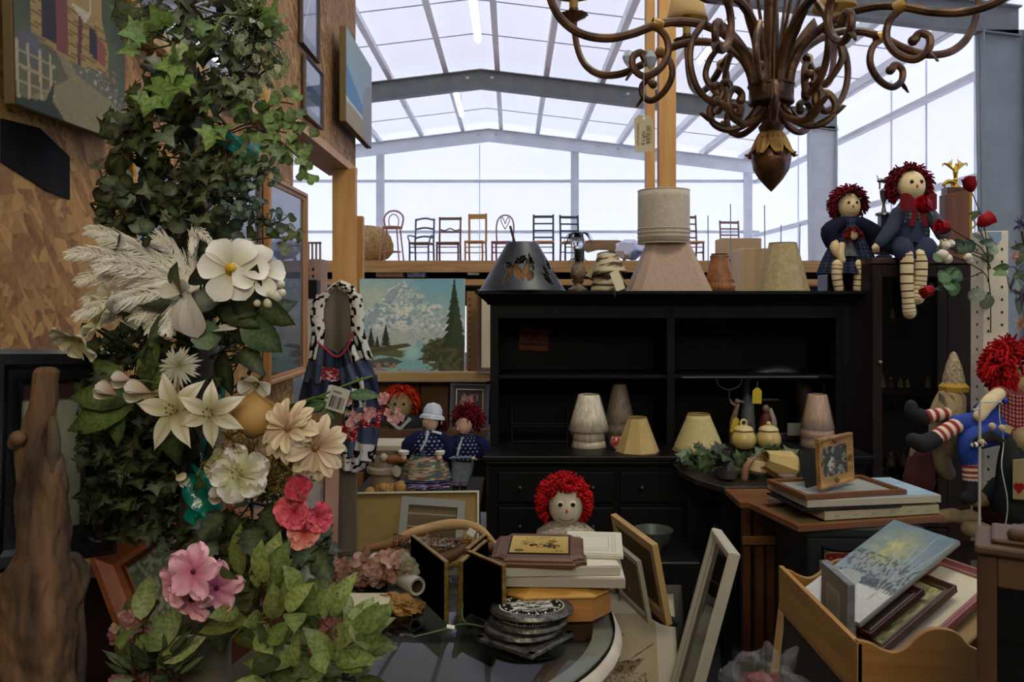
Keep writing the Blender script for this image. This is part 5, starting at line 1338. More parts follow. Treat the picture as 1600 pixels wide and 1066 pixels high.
# rail and shelving below it
t = thing('lumber_shelf', 'rough pine shelving with a rail carrying the mountain painting', 'shelf', (W(660, 0, 5.1).x, 5.1, 0)); o = t.location
def bw(m, px0, px1, py0, py1, Y, dp, mi=0):
    a = W(px0, py1, Y); b = W(px1, py0, Y); m.bb(a.x - o.x, b.x - o.x, Y - o.y, Y + dp - o.y, a.z, b.z, mi); return m
bw(M(), 505, 770, 582, 596, 4.93, .14).build('rail', wood('rail_pine', '#8f7243', '#a88a58', 16, 'x'), t, smooth=False, bevel=.003)
m = bw(M(), 500, 772, 597, 690, 5.08, .03); m.build('back_board', mat('old_board', '#4e3a20', .85, c2='#6b5230', scale=6, stretch=(1, 1, 3)), t, smooth=False)
for px in (655, 700): bw(M(), px, px + 2.5, 597, 672, 5.06, .02).build('board_gap', black, t, smooth=False)
bw(M(), 500, 772, 690, 800, 5.15, .03).build('lower_back_board', mat('dark_low_board', '#241a10', .9), t, smooth=False)
bw(M(), 590, 770, 672, 690, 4.86, .3).build('low_shelf', wood('rail_dark', '#4d3420', '#5f4328', 16, 'x'), t, smooth=False)
bw(M(), 729, 750, 455, 584, 5.04, .05).build('perforated_upright', wood('upright', '#6f4c28', '#86602f', 14), t, smooth=False)
m = M()
for i in range(12): bw(m, 733, 735, 466 + i * 10, 469 + i * 10, 5.037, .004)
m.build('hole_row', black, t, smooth=False)
for px in (505, 760): bw(M(), px, px + 12, 596, 888, 5.08, .07).build('upright', mat('upright_dark', '#3a2815', .9), t, smooth=False)
TL, TR, BL = W(746, 452, 4.95), W(800, 452, 4.95), W(746, 581, 4.92); mt, w, h = basis3(TL, TR, BL)
frame('framed_picture', 'dark wood frame with blank cream picture half hidden by the hutch', 'picture frame', w, h, .025, .02, cherry, Paint(6, 10, '#c4bd9c'), mt)
# framed rose print
P = Paint(50, 60, '#2b3038'); P.put(P.noise(10, 2) > .55, '#3a2a2c')
P.put(P.poly([(.1, .5), (.3, .9), (.55, .5), (.4, .3)]), '#7a5a54')
for x, y, r, c_ in ((.5, .6, .2, '#8d4e4c'), (.35, .45, .16, '#a0605a'), (.62, .42, .16, '#7a2a30'), (.4, .25, .2, '#6a1c22'), (.6, .2, .16, '#531418'), (.55, .75, .1, '#9a6258')): P.put(P.disc(x, y, r, r, .5), c_)
P.put((P.noise(24, 5) > .62) & P.rect(.2, .8, .3, .85), '#a87a6c')
TL, TR, BL = W(704, 598, 4.98), W(765, 600, 5.0), W(704, 672, 4.93); mt, w, h = basis3(TL, TR, BL)
frame('framed_picture', 'dark grey framed print of pink roses standing behind the boy doll', 'picture frame', w, h, .035, .02, mat('slate_frame', '#23272e', .4), P, mt, inner=(.006, mat('thin_gold', '#8a8470', .4, .5)))

# weathered board and patchwork garment
D = 3.3
bw_ = mat('weathered_wood', '#4d443a', .85, c2='#786c5e', scale=14, stretch=(1, 1, .07), detail=8, bump=.4)
a = W(507, 0, D).x; b = W(556, 0, D).x; zt = W(0, 446, D).z; xm = (a + b) / 2; hw = (b - a) / 2
t = thing('weathered_board', 'grey weathered upright board with rounded top behind the patchwork garment', 'board', (xm, D, 0))
pts = [(-hw * 1.15, 0), (hw * 1.15, 0)] + [(hw * math.cos(x), zt - hw * .55 + hw * .55 * math.sin(x)) for x in np.linspace(0, PI, 11)]
M().prism(pts, -.012, .012).build('plank', bw_, t, smooth=False, bevel=.003)
q = Px(530, 700, D - .03); k = q.k
t = thing('patchwork_garment', 'denim, red bandana and cow-print patchwork romper hanging on the weathered board', 'clothing', q.o)
# patch colours on a cell grid
den = ['#2c3448', '#3a4459', '#262c40', '#465066']
def patches(nx, ny, cx, cy, seed):
    P = Paint(nx, ny, '#33415f'); rng = random.Random(seed)
    for i in range(cx):
        for j in range(cy):
            x0, x1, y0, y1 = i / cx, (i + 1) / cx, j / cy, (j + 1) / cy; r = rng.random(); mk = (P.X >= x0) & (P.X < x1 + .01) & (P.Y >= y0) & (P.Y < y1 + .01)
            if r < .5: P.put(mk, rng.choice(den))
            elif r < .74: P.put(mk, '#8e1c26'); P.put(mk & (P.noise(34, 5 + i) > .62), '#c7a8a4'); P.put(mk & (P.noise(20, 9 + j) < .3), '#6e1018')
            else: P.put(mk, '#bfbcb6'); P.put(mk & (P.noise(9, 3 + i + j) > .52), '#0d0e12')
    P.grain(.2, 60); return P
def piece(name, quad, nx, ny, cx, cy, seed, bulge=.04, waves=3):
    """quad: TL TR BR BL pixels"""
    P = patches(nx, ny, cx, cy, seed); m = M()
    def fn(u, v):
        tl, tr, br, bl_ = quad; a_ = (bl_[0] * (1 - u) + br[0] * u, bl_[1] * (1 - u) + br[1] * u); b_ = (tl[0] * (1 - u) + tr[0] * u, tl[1] * (1 - u) + tr[1] * u)
        x = a_[0] * (1 - v) + b_[0] * v; y = a_[1] * (1 - v) + b_[1] * v
        return tuple(q(x, y, -bulge * math.sin(u * PI) ** .6 - .008 * math.sin(u * waves * 2 * PI + v * 3)))
    P.sheet(m, 1, 1, fn=fn); return m.build(name, cloth, t, solid=.006)
piece('bodice_left', [(494, 532), (531, 552), (531, 600), (474, 596)], 60, 60, 2, 2, 3)
piece('bodice_right', [(531, 552), (560, 520), (588, 590), (531, 600)], 60, 60, 2, 2, 8)
piece('skirt_left', [(476, 590), (540, 594), (530, 640), (464, 646)], 60, 50, 3, 1, 12)
piece('skirt_right', [(532, 590), (588, 586), (600, 660), (540, 655)], 60, 60, 3, 3, 15)
piece('leg_panel', [(542, 640), (598, 640), (584, 722), (526, 700)], 60, 80, 2, 3, 21, .05)
piece('hem', [(528, 695), (586, 705), (566, 736), (528, 728)], 40, 30, 3, 1, 23, .05)
cow = Paint(20, 120, '#c4c1ba'); cow.put(cow.noise(4, 3, 22) > .52, '#0c0d10')
for s_, pts in ((-1, [(494, 560), (500, 520), (498, 485), (510, 458), (530, 444)]), (1, [(575, 560), (562, 520), (560, 485), (554, 458), (532, 444)])):
    P_ = [q(a_, b_, -.03) for a_, b_ in pts]; sp, _ = spline(P_, 8); m = M()
    cow.sheet(m, 1, 1, fn=lambda u, v: tuple(sp[min(int(v * (len(sp) - 1)), len(sp) - 1)] + Vector(((u - .5) * 20 * k * (1 if v < .75 else .4), -.01 * math.sin(u * PI), (u - .5) * 12 * k * (v > .75)))))
    m.build('cow_print_strap', cloth, t, solid=.005)
m = M(); m.tube([q(503, 535, -.055), q(515, 545, -.06), q(531, 556, -.06), q(545, 545, -.06), q(556, 520, -.05)], .004, 6, smooth=4); m.build('red_piping', mat('red_trim', '#9a1f28', .8), t)

# low dark table carrying pedestal, dolls and plush
t = thing('display_table', 'low dark table behind the leaning canvas boards', 'table', (W(665, 0, 3.95).x, 3.95, 0))
M().bb(-.32, .27, -.18, .3, .68, .70).build('top', mat('dark_table', '#1a120b', .6), t, smooth=False)
for x in (-.3, .22):
    for y in (-.16, .26): M().bb(x, x + .03, y, y + .03, 0, .68).build('leg', mat('dark_table', '#1a120b', .6), t, smooth=False)
# plaster pedestal
pla = mat('plaster', '#a89f8a', .8, c2='#b9b09a', scale=12)
x = W(604, 0, 3.95).x; t = thing('plaster_pedestal', 'off-white fluted plaster column pedestal beside the patchwork garment', 'pedestal', (x, 3.95, .70))
k = 3.95 / F; zt = W(0, 690, 3.95).z - .70
M().lathe([(.07, 0), (.07, .06), (.078, .1), (.082, zt - .14)], 48, wob=lambda a, z: 1 + .03 * math.cos(20 * a)).build('fluted_shaft', pla, t)
M().lathe([(.083, zt - .15), (.094, zt - .14), (.094, zt - .12), (.082, zt - .11), (.088, zt - .09), (.085, zt - .05), (.1, zt - .03)], 32).build('capital', pla, t)
m = M()
for i in range(6): m.ell((.092 * math.cos(i * PI / 3 - PI / 2), .092 * math.sin(i * PI / 3 - PI / 2), zt - .06), (.02, .012, .022), 10)
m.build('rosette', pla, t)
M().bb(-.115, .115, -.1, .1, zt - .03, zt).build('abacus', pla, t, smooth=False, bevel=.006)
# plush teddy lying
D = 3.82; q = Px(610, 768, D); k = q.k
t = thing('plush_bear', 'golden tan plush bear lying behind the top edge of the canvas boards', 'plush toy', q.o)
fur = mat('tan_fur', '#96703a', .95, c2='#b48d52', scale=60, bump=.6, bscale=200)
m = M(); m.ell(q(598, 768, .02), (14 * k, 14 * k, 12 * k), 14); m.limb([q(600, 768, .02), q(635, 766, .02)], [10 * k, 11 * k], 12); m.build('body', fur, t)
for a, b, r in ((578, 770, 9), (599, 763, 8), (626, 762, 11), (644, 762, 9)): M().ell(q(a, b, 0), r * k, 12).build('paw', fur, t)

# porcelain girl and boy dolls
porc = mat('porcelain', '#d9b096', .4); dots = Paint(110, 70, '#141838')
for i in range(22):
    for j in range(9): dots.put(dots.disc((i + .5 * (j % 2) + .3) / 22, (j + .5) / 9, .009, .022), '#a9adc4')
def dress_sheet(t, P, prof, c, name, sy=.75, wob=.04, fold=9): m = M(); wrapcloth(m, P, prof, 1, sy, c, wob, fold); return m.build(name, cloth, t, solid=.002)
D = 3.88; q = Px(668, 771, D); k = q.k
t = thing('porcelain_doll', 'girl doll in white bonnet, polka dot jacket and floral apron', 'doll', q.o)
h = M().ell(q(673, 657, -.01), (13 * k, 13 * k, 16 * k), 18).build('head', porc, t)
for s_ in (-1, 1): M().ell(q(668 + s_ * 6, 652, -.047), (2 * k, 1 * k, 1.6 * k), 8).build('eye', mat('dark_eye', '#2b1a12', .2), h)
M().ell(q(667, 657, -.05), (1.6 * k, 2 * k, 2 * k), 8).build('nose', porc, h); M().ell(q(667, 664, -.047), (3 * k, 1 * k, 1.1 * k), 8).build('lips', mat('lips', '#8a3a38', .5), h)
M().ell(q(690, 660, -.005), (2 * k, 2 * k, 4 * k), 8).build('ear', porc, h)
yarn_hair(t, q(681, 664, .022), 12 * k, ['#3a0f12', '#4c161a', '#2e0b0d'], 130, .022, .002, 1.25, (-.5, -1, .1), droop=1.2)
m = M(); m.lathe([(20 * k, 0), (19 * k, 5 * k), (15 * k, 7 * k), (15 * k, 15 * k), (10 * k, 23 * k), (0, 26 * k)], 24); m.build('bonnet', mat('pale_blue_cotton', '#aab2c0', .9, c2='#bcc3cf', scale=60), t, q(675, 655, 0), (R(-8), R(6), 0))
dress_sheet(t, dots, [(31 * k, q(0, 708).z), (33 * k, q(0, 695).z), (24 * k, q(0, 678).z), (9 * k, q(0, 670).z)], (q(670, 0).x, 0, 0), 'jacket')
for pts in ([(652, 682), (640, 695), (638, 708)], [(688, 682), (700, 695), (700, 710)]):
    m = M(); m.limb([q(a, b, -.02) for a, b in pts], [10 * k, 12 * k, 10 * k], 12, 0, '#171b3e'); m.build('sleeve', cloth, t)
for a, b in ((633, 705), (688, 705)):
    M().lathe([(8 * k, 0), (9 * k, 5 * k), (6 * k, 7 * k)], 14).build('cuff', white_p, t, q(a, b + 2, -.05)); M().ell(q(a, b + 6, -.06), (5 * k, 4 * k, 6 * k), 10).build('hand', porc, t)
fl = Paint(80, 50, '#8b8268'); fl.put(fl.noise(16, 3) > .56, '#5d5a4c'); fl.put(fl.noise(22, 5) > .62, '#a39a84'); fl.put(fl.noise(18, 8) > .66, '#7a4a48'); fl.put(fl.noise(14, 11) < .3, '#4a5a52')
dress_sheet(t, fl, [(39 * k, q(0, 745).z), (34 * k, q(0, 725).z), (22 * k, q(0, 705).z)], (q(666, 0).x, -.012, 0), 'apron_skirt')
M().lathe([(23 * k, q(0, 709).z), (24 * k, q(0, 700).z)], 24, sy=.8).build('sash', mat('blue_sash', '#3e4d74', .8), t, (q(666, 0).x, -.014, 0))
hem = Paint(90, 24, '#1b1f48'); hem.put(hem.Y > .55, '#5a6a94'); hem.put((hem.noise(40, 3) > .6) & (hem.Y < .5), '#8a5a78'); hem.put((hem.noise(50, 6) > .68) & (hem.Y < .5), '#a9adc4')
dress_sheet(t, hem, [(43 * k, q(0, 758).z), (42 * k, q(0, 750).z), (37 * k, q(0, 736).z)], (q(664, 0).x, 0, 0), 'hem_ruffle', .75, .06, 12)
m = M(); m.tube([q(670, 672, -.045), q(668, 685, -.06), q(660, 700, -.065)], [7 * k, 6 * k, 5 * k], 10, flat=.4); m.tube([q(676, 672, -.045), q(690, 676, -.035)], [5 * k, 6 * k], 10, flat=.4); m.build('scarf', mat('pale_blue_cotton', '#aab2c0', .9), t)
for a in (660, 674): m = M(); m.limb([q(a, 755), q(a, 767)], [3 * k, 3 * k], 8); m.build('leg', shoe, t)
m = M(); m.limb([q(612, 716, -.05), q(625, 714, -.05), q(634, 716, -.05)], [6 * k, 7 * k, 5 * k], 10); m.build('small_basket', mat('tan_leather', '#7d4a24', .6), t)
M().ell(q(621, 734, -.04), (8 * k, 2 * k, 9 * k), 12, noisef=.2).build('lace_bag', mat('lace', '#b9b4a4', .9), t)
D = 3.9; q = Px(730, 768, D); k = q.k
t = thing('porcelain_doll', 'boy doll with curly burgundy hair, polka dot jacket and pale blue trousers', 'doll', q.o)
h = M().ell(q(725, 665, -.01), (13 * k, 13 * k, 14 * k), 18).build('head', porc, t)
M().ell(q(716, 668, -.045), (2 * k, 2 * k, 2.5 * k), 8).build('nose', porc, h)
for a in (712, 723): M().ell(q(a, 664, -.044), (1.6 * k, 1 * k, 1.4 * k), 8).build('eye', mat('dark_eye', '#2b1a12', .2), h)
yarn_hair(t, q(731, 654, .0), 20 * k, MAR + ['#5c1018'], 330, .024, .0026, .95, (-.6, -1, -.9), curl=.9)
dress_sheet(t, dots, [(24 * k, q(0, 718).z), (27 * k, q(0, 700).z), (22 * k, q(0, 684).z), (9 * k, q(0, 676).z)], (q(730, 0).x, 0, 0), 'jacket')
for pts in ([(712, 688), (704, 700), (707, 712)], [(748, 688), (756, 698), (742, 712)]):
    m = M(); m.limb([q(a, b, -.02) for a, b in pts], [9 * k, 11 * k, 8 * k], 12, 0, '#171b3e'); m.build('sleeve', cloth, t)
for a in (708, 738): M().ell(q(a, 713, -.045), (6 * k, 4 * k, 4 * k), 10).build('hand', porc, t)
m = M(); m.tube([q(724, 680, -.05), q(718, 698, -.06), q(716, 708, -.055)], [4 * k, 6 * k, 6 * k], 10, flat=.35); m.build('neck_tie', mat('pale_blue_cotton', '#aab2c0', .9), t)
pb = mat('chambray', '#71808f', .9, c2='#84929f', scale=60)
m = M(); m.limb([q(718, 714), q(716, 735), q(713, 752)], [14 * k, 11 * k, 9 * k], 12); m.limb([q(730, 714), q(728, 735), q(724, 752)], [14 * k, 11 * k, 9 * k], 12); m.build('trousers', pb, t)
for a in (712, 724):
    M().lathe([(10 * k, 0), (10 * k, 6 * k)], 14).build('cuff', mat('print_cuff', '#4a1c30', .9, c2='#7a6a8a', scale=90), t, q(a, 757, 0)); m = M(); m.limb([q(a, 760), q(a + 1, 766, -.015)], [4 * k, 5 * k], 8); m.build('shoe', shoe, t)
m = M(); m.tube([q(703, 712, -.06), q(738, 711, -.06)], 2.2 * k, 8); m.tube([q(739, 711, -.05), q(738, 726, -.05)], 1 * k, 6); m.build('blue_stick', mat('blue_grey', '#5a6a86', .5), t)
# orange haired doll behind
D = 4.98; q = Px(625, 675, D); k = q.k
t = thing('rag_doll', 'orange-haired rag doll in black dress slumped on the low shelf under the painting', 'doll', q.o)
face(t, q(626, 634), 21 * k, mat('cream_cloth', '#98855c', .9), .12, '#8a4a3a', smile=False)
yarn_hair(t, q(626, 626, .012), 24 * k, ['#a52a12', '#b8361a', '#8e2010', '#c2401e'], 300, .03, .004, 1.0, (0, -1, -.6), droop=.9)
m = M(); m.limb([q(640, 668, .0), q(628, 682, 0)], [22 * k, 26 * k], 14); m.limb([q(622, 668, -.04), q(610, 685, -.06)], [12 * k, 12 * k], 12); m.build('dress', mat('black_cloth', '#0c0c10', .9), t)
m = M(); m.tube([q(612, 656, -.05), q(628, 668, -.09), q(642, 652, -.05)], [6 * k, 6 * k, 5 * k], 8, flat=.5); m.build('collar', mat('grey_white_cloth', '#8d8a80', .9), t)
# leaning boards below
P = Paint(60, 50, '#7e683a'); P.grain(.12, 8); P.put(P.rect(.30, .39, .22, .33), '#4a3212'); P.put(P.rect(.31, .38, .235, .315), '#9a8442'); P.put(P.rect(.33, .36, .25, .30), '#4a3212')
TL, TR, BL = W(527, 771, 3.42), W(749, 768, 3.42), W(533, 905, 3.28); mt, w, h = basis3(TL, TR, BL)
t = frame('yellow_board', 'large yellowed backing board with white edge leaning behind the wreath', 'board', w, h, .008, .02, mat('board_edge', '#a9a48e', .8), P, mt, prof='flat')
TL, TR, BL = W(628, 776, 3.30), W(727, 783, 3.33), W(624, 850, 3.24); mt, w, h = basis3(TL, TR, BL)
P = Paint(30, 30, '#4d3f28'); P.grad('#3c3020', '#5e5236', 0, 1)
for y in (.3, .7): P.put(P.rect(0, 1, y, y + .05), '#87816a')
frame('framed_picture', 'small grey metal frame leaning on the yellowed board', 'picture frame', w, h, .03, .015, mat('grey_metal', '#6b6c68', .5, .2), P, mt, prof='flat')
# tall pink-edged frame leaning
P = Paint(30, 50, '#7c7a70'); P.grad('#6a675c', '#85857e', 0, 1); P.put(P.rect(0, .75, 0, .55), '#625e54'); P.grain(.1, 14)
TL, TR, BL = W(396, 700, 2.62), W(527, 700, 2.75), W(372, 960, 2.5); mt, w, h = basis3(TL, TR, BL)
frame('framed_picture', 'tall leaning picture with dusty pink wooden frame behind the pink flowers', 'picture frame', w, h, .045, .025, mat('dusty_pink', '#7a5644', .6, c2='#8f6a57', scale=8), P, mt, None, prof='flat')
# ------------------------------------------------------------ round glass table
random.seed(8)
TX, TY, TZ, TR_ = -.33, 2.23, .76, .60
t = thing('glass_table', 'round glass-topped table with thick off-white rim, crowded with stock', 'table', (TX, TY, 0))
M().lathe([(TR_ - .004, .749), (TR_, .751), (TR_, .758), (TR_ - .004, TZ), (0, TZ)], 96, caps=False).build('glass_top', pane_mat('table_glass', (.72, .76, .73), .6, 1.5, .03), t)
M().lathe([(TR_ - .002, .744), (TR_ + .002, .7445), (TR_ + .002, .749), (TR_ - .002, .749)], 96, caps=False).build('black_gasket', black, t)
rimm = mat('rim_stone', '#a39c8c', .6, c2='#b8b1a0', scale=9, bump=.15)
M().lathe([(TR_ - .06, .71), (TR_ - .02, .69), (TR_ + .012, .70), (TR_ + .02, .72), (TR_ + .012, .738), (TR_ - .0, .744), (TR_ - .055, .742), (TR_ - .06, .71)], 96, caps=False).build('rim', rimm, t)
M().lathe([(.0, .695), (TR_ - .05, .695), (TR_ - .05, .705), (0, .705)], 64, caps=False).build('under_panel', mat('dusty_grey', '#4d4c45', .6, c2='#5d5b53', scale=4), t)
M().lathe([(.26, 0), (.28, .04), (.12, .12), (.07, .3), (.08, .5), (.2, .66), (.3, .69)], 32).build('pedestal', rimm, t)

# pewter trivets
def trivet(label, c, r, rot, sq=False, gname='pewter trivets stacked on the glass table'):
    t = thing('trivet', label, 'trivet', c, rot, gname)
    if sq:
        M().bb(-r, r, -r, r, 0, .009).build('plate', pewter, t, bevel=.003)
        for a, b, e, f_ in ((-r, r, -r, -r + .02), (-r, r, r - .02, r), (-r, -r + .02, -r, r), (r - .02, r, -r, r)): M().bb(a, b, e, f_, .009, .013).build('raised_edge', pewter, t, bevel=.002)
        return t
    M().lathe([(0, 0), (r * .96, 0), (r, .005), (r * .97, .013), (r * .8, .016), (r * .79, .011), (0, .011)], 56, wob=lambda a, z: 1 + (.004 * math.sin(60 * a) if z > .012 else 0)).build('plate', pewter, t)
    M().lathe([(0, .0112), (r * .72, .0112)], 40, caps=False).build('pierced_ground', black, t)
    m = M()
    for i in range(6):
        a = i * PI / 3
        cx, cy = r * .42 * math.cos(a), r * .42 * math.sin(a)
        for s_ in (-1, 1):
            pts = [(cx + r * .17 * (1 - u * .75) * math.cos(a + s_ * (u * 6 + 1.2)), cy + r * .17 * (1 - u * .75) * math.sin(a + s_ * (u * 6 + 1.2)), .014) for u in np.linspace(0, 1, 14)]
            m.tube(pts, .0024, 6)
        m.tube([(0, 0, .013), (r * .3 * math.cos(a + .5), r * .3 * math.sin(a + .5), .0145), (r * .62 * math.cos(a + .5), r * .62 * math.sin(a + .5), .013)], .003, 6)
        for j in range(3): m.ell((r * .66 * math.cos(a + .2 + j * .3), r * .66 * math.sin(a + .2 + j * .3), .014), (.004, .004, .003), 8)
    m.lathe([(0, .018), (.006, .017), (.01, .013)], 12)
    m.tube([(r * .28 * math.cos(a), r * .28 * math.sin(a), .0135) for a in np.linspace(0, 2 * PI, 25)], .002, 6)
    m.build('scroll_relief', mat('pewter_light', '#b3afa4', .35, .6), t)
    m = M()
    for i in range(64): a = i * 2 * PI / 64; m.ell((r * .76 * math.cos(a), r * .76 * math.sin(a), .014), (.0028, .0028, .0026), 6)
    m.build('beaded_ring', mat('pewter_light', '#b3afa4', .35, .6), t)
    return t
cx = W(826, 0, 2.10).x
trivet('square pewter trivet at the bottom of the trivet stack', (cx - .01, 2.06, TZ + .001), .088, (0, 0, R(52)), True)
trivet('lower round pewter trivet in the stack on the glass table', (cx - .015, 2.09, TZ + .016), .098, (0, 0, .3))
trivet('middle round pewter trivet slipped sideways in the stack', (cx - .0, 2.10, TZ + .033), .100, (R(0), R(0), .9))
trivet('topmost round pewter trivet with pierced scroll pattern', (cx + .008, 2.115, TZ + .051), .107, (R(-4), R(0), .2))

# octagonal oak box
x = W(868, 0, 2.32).x
t = thing('oak_box', 'eight-sided oak box under the white boards on the glass table', 'box', (x - .01, 2.31, TZ + .001), R(4))
oct_ = lambda a, b, c: [(-a + c, -b), (a - c, -b), (a, -b + c), (a, b - c), (a - c, b), (-a + c, b), (-a, b - c), (-a, -b + c)]
M().prism(oct_(.148, .145, .06), 0, .062, axis='z').build('body', oak, t, smooth=False, bevel=.003)
m = M(); vs = [(a, b, .062) for a, b in oct_(.156, .152, .063)] + [(a, b, .07) for a, b in oct_(.156, .152, .063)] + [(a, b, .085) for a, b in oct_(.12, .118, .05)]
m.add(vs, [tuple(range(16, 24))] + [(i + 8 * k, (i + 1) % 8 + 8 * k, (i + 1) % 8 + 8 * (k + 1), i + 8 * (k + 1)) for k in (0, 1) for i in range(8)] + [tuple(reversed(range(8)))])
m.build('lid', mat('oak_lid', '#9a6c2a', .35, c2='#b98a3f', scale=22, stretch=(.1, 1, 1), detail=6), t, smooth=False, bevel=.003)
z = TZ + .0875
def slab(name, label, cat, px, D, z, w, d, h, rz, ma, topP=None, group=None, topname='painting_surface'):
    t = thing(name, label, cat, (W(px, 0, D).x, D, z), R(rz), group)
    M().bb(-w / 2, w / 2, -d / 2, d / 2, 0, h).build('stretched_edge', ma, t, smooth=False, bevel=.002)
    if topP is not None:
        m = M(); topP.sheet(m, 1, 1, fn=lambda u, v: ((u - .5) * (w - .006), (v - .5) * (d - .006), h + .0012)); m.build(topname, vcm, t, smooth=False)
    return t
wh = mat('white_edge', '#a9a491', .8)
slab('white_canvas', 'lower of two white canvas boards on the oak box', 'canvas', 873, 2.30, z, .345, .24, .026, -2.5, mat('pinkish_edge', '#a1988a', .8), Paint(8, 8, '#b8b3a0'))
slab('white_canvas', 'upper of two white canvas boards on the oak box', 'canvas', 866, 2.31, z + .028, .325, .25, .024, 3, wh, Paint(8, 8, '#c1bca8'))
# embossed white box lid peeking out
P = Paint(60, 60, '#bdb9a4'); 
for e in (.1, .16, .22): P.put(P.rect(e, 1 - e, e, 1 - e) & ~P.rect(e + .02, 1 - e - .02, e + .02, 1 - e - .02), '#9c9784')
P.put(P.rect(0, .25, .5, .75), '#8c7a6c')
slab('embossed_picture', 'embossed white frame lying under the wooden plaque', 'picture frame', 928, 2.36, z + .0545, .16, .22, .012, -6, mat('white_ceramic', '#bdb8a4', .5), P, topname='embossed_top')
# engraved plaque
zp = z + .0545
t = thing('award_plaque', 'walnut plaque with clipped corners and engraved brass plate', 'plaque', (W(846, 0, 2.30).x - .005, 2.30, zp), R(-4))
def ogee(a, b, c):
    pts = []
    for (sx, sy) in ((-1, -1), (1, -1), (1, 1), (-1, 1)):
        p = [(sx * (a - c), sy * b), (sx * (a - c), sy * (b - c * .45)), (sx * (a - c * .45), sy * (b - c)), (sx * a, sy * (b - c))]
        p = p if (sx, sy) in ((1, -1), (-1, 1)) else p[::-1]
        pts += p
    return pts
vs, fs = [], []
lay = [(.128, .128, .0), (.128, .128, .008), (.121, .121, .011), (.121, .121, .016), (.112, .112, .022)]
for a, b, zz in lay: vs += [(x_, y_, zz) for x_, y_ in ogee(a, b, .03)]
n = 16; fs = [(i + n * k, (i + 1) % n + n * k, (i + 1) % n + n * (k + 1), i + n * (k + 1)) for k in range(4) for i in range(n)] + [tuple(range(n * 4, n * 5)), tuple(reversed(range(n)))]
M().add(vs, fs).build('wood_board', mat('plaque_wood', '#442610', .5, c2='#5a381c', scale=14, stretch=(.15, 1, 1), detail=6), t, smooth=False)
M().bb(-.084, .084, -.084, .084, .022, .0235).build('black_border', black, t, smooth=False)
P = Paint(130, 110, '#c0a04e'); P.grad('#b8953f', '#d2b86c', 0, 1)
dkb = '#30240f'
P.put(P.line(.26, .90, .26, .84, .008) | P.line(.26, .84, .3, .80, .008) | P.line(.3, .80, .72, .80, .006) | P.line(.72, .80, .76, .84, .008) | P.line(.76, .84, .76, .90, .008), dkb)
P.put((P.noise(34, 8) > .5) & P.rect(.36, .68, .86, .93), '#7d662e')
P.put(P.disc(.16, .14, .08, .08), '#3a4a1c'); P.put(P.disc(.16, .16, .05, .04), '#5d6a24')
P.put((P.noise(26, 3) > .5) & P.disc(.30, .58, .13, .14), '#6b5524'); P.put((P.noise(24, 5) > .42) & P.disc(.48, .42, .17, .1), dkb); P.put((P.noise(24, 6) > .42) & P.disc(.74, .40, .12, .13), dkb)
P.put((P.noise(22, 7) > .5) & P.disc(.62, .55, .12, .05), '#4a3a1a'); P.put((P.noise(26, 9) > .5) & P.disc(.72, .68, .09, .08), '#7a6530')
P.put(P.line(.6, .34, .8, .24, .008), '#6b5524'); P.put(P.poly([(.76, .10), (.8, .18), (.84, .13), (.9, .18), (.9, .10), (.83, .12)]), dkb)
m = M(); P.sheet(m, 1, 1, fn=lambda u, v: ((u - .5) * .158, (v - .5) * .158, .0247)); m.build('brass_plate', mat('brass_plate', rough=.3, vc=True, metal=.35), t, smooth=False)

# black hinged frames
gedge = mat('gold_edge', '#8a6f30', .45, .4, c2='#5f4a1e', scale=60)
def hinged(label, spine, ends, h, gap=.0):
    t = thing('hinged_photo_holder', label, 'photo frame', spine, 0)
    for e in ends:
        off = Vector(e[0]); dd = Vector(e[1]) - off; L = dd.length; an = math.atan2(dd.y, dd.x)
        mp = M().box((L / 2, 0, h / 2), (L, .012, h)); p = mp.build('leaf_edge', gedge, t, off, (0, 0, an), smooth=False, bevel=.001)
        for s_ in (-1, 1): M().box((L / 2, s_ * .0068, h / 2), (L - .008, .002, h - .008)).build('velvet_panel', mat('black_velvet', '#040406', 1, spec=0), p, smooth=False)
    return t
s0 = WZ(711, 972, TZ + .001)
hinged('black velvet backed photo frame standing open, gold spines toward the viewer', s0, [((-.022, 0, 0), W(645, 0, 2.42) .xy.to_3d() - s0.xy.to_3d()), ((.014, 0, 0), (.075, .20, 0))], .158)
s1 = WZ(729, 955, TZ + .001); s1.z = TZ + .001
hinged('second black backed folding photo frame right of the open gold spined one', s1, [((0.004, 0, 0), W(788, 0, 2.12).xy.to_3d() - s1.xy.to_3d()), ((0.0, .014, 0), (.045, .16, 0))], .165)

# wreath of driftwood branches and bark on the table's back
t = thing('driftwood_wreath', 'wreath of driftwood sticks and curled bark with an orange berry at the table back', 'wreath', W(680, 862, 2.62)); o = t.location; q = Px(680, 862, 2.62); k = q.k
tw = mat('driftwood_light', '#7d6238', .8, c2='#a3875a', scale=30, stretch=(.2, 1, 1)); db = mat('brown_bark', '#3e2412', .85, c2='#63401f', scale=30)
m = M(); m.limb([q(590, 858), q(640, 838, .03), q(700, 828, .06), (q(745, 832, .05)), q(775, 852, 0)], [4 * k, 8 * k, 9 * k, 7 * k, 3 * k], 10); m.limb([q(600, 864), q(650, 870, -.04), q(720, 872, -.04)], [9 * k, 10 * k, 8 * k], 10); m.build('pale_branch', tw, t)
m = M(); m.limb([q(575, 855, -.02), q(610, 850, 0), q(635, 842, .02)], [5 * k, 8 * k, 6 * k], 10); m.build('stick', mat('stick_brown', '#6e4c28', .8), t)
m = M(); m.limb([q(660, 868, -.05), q(700, 862, -.06), q(728, 848, -.04)], [7 * k, 9 * k, 8 * k], 10); m.build('stick', mat('stick_dark', '#4f3218', .8), t)
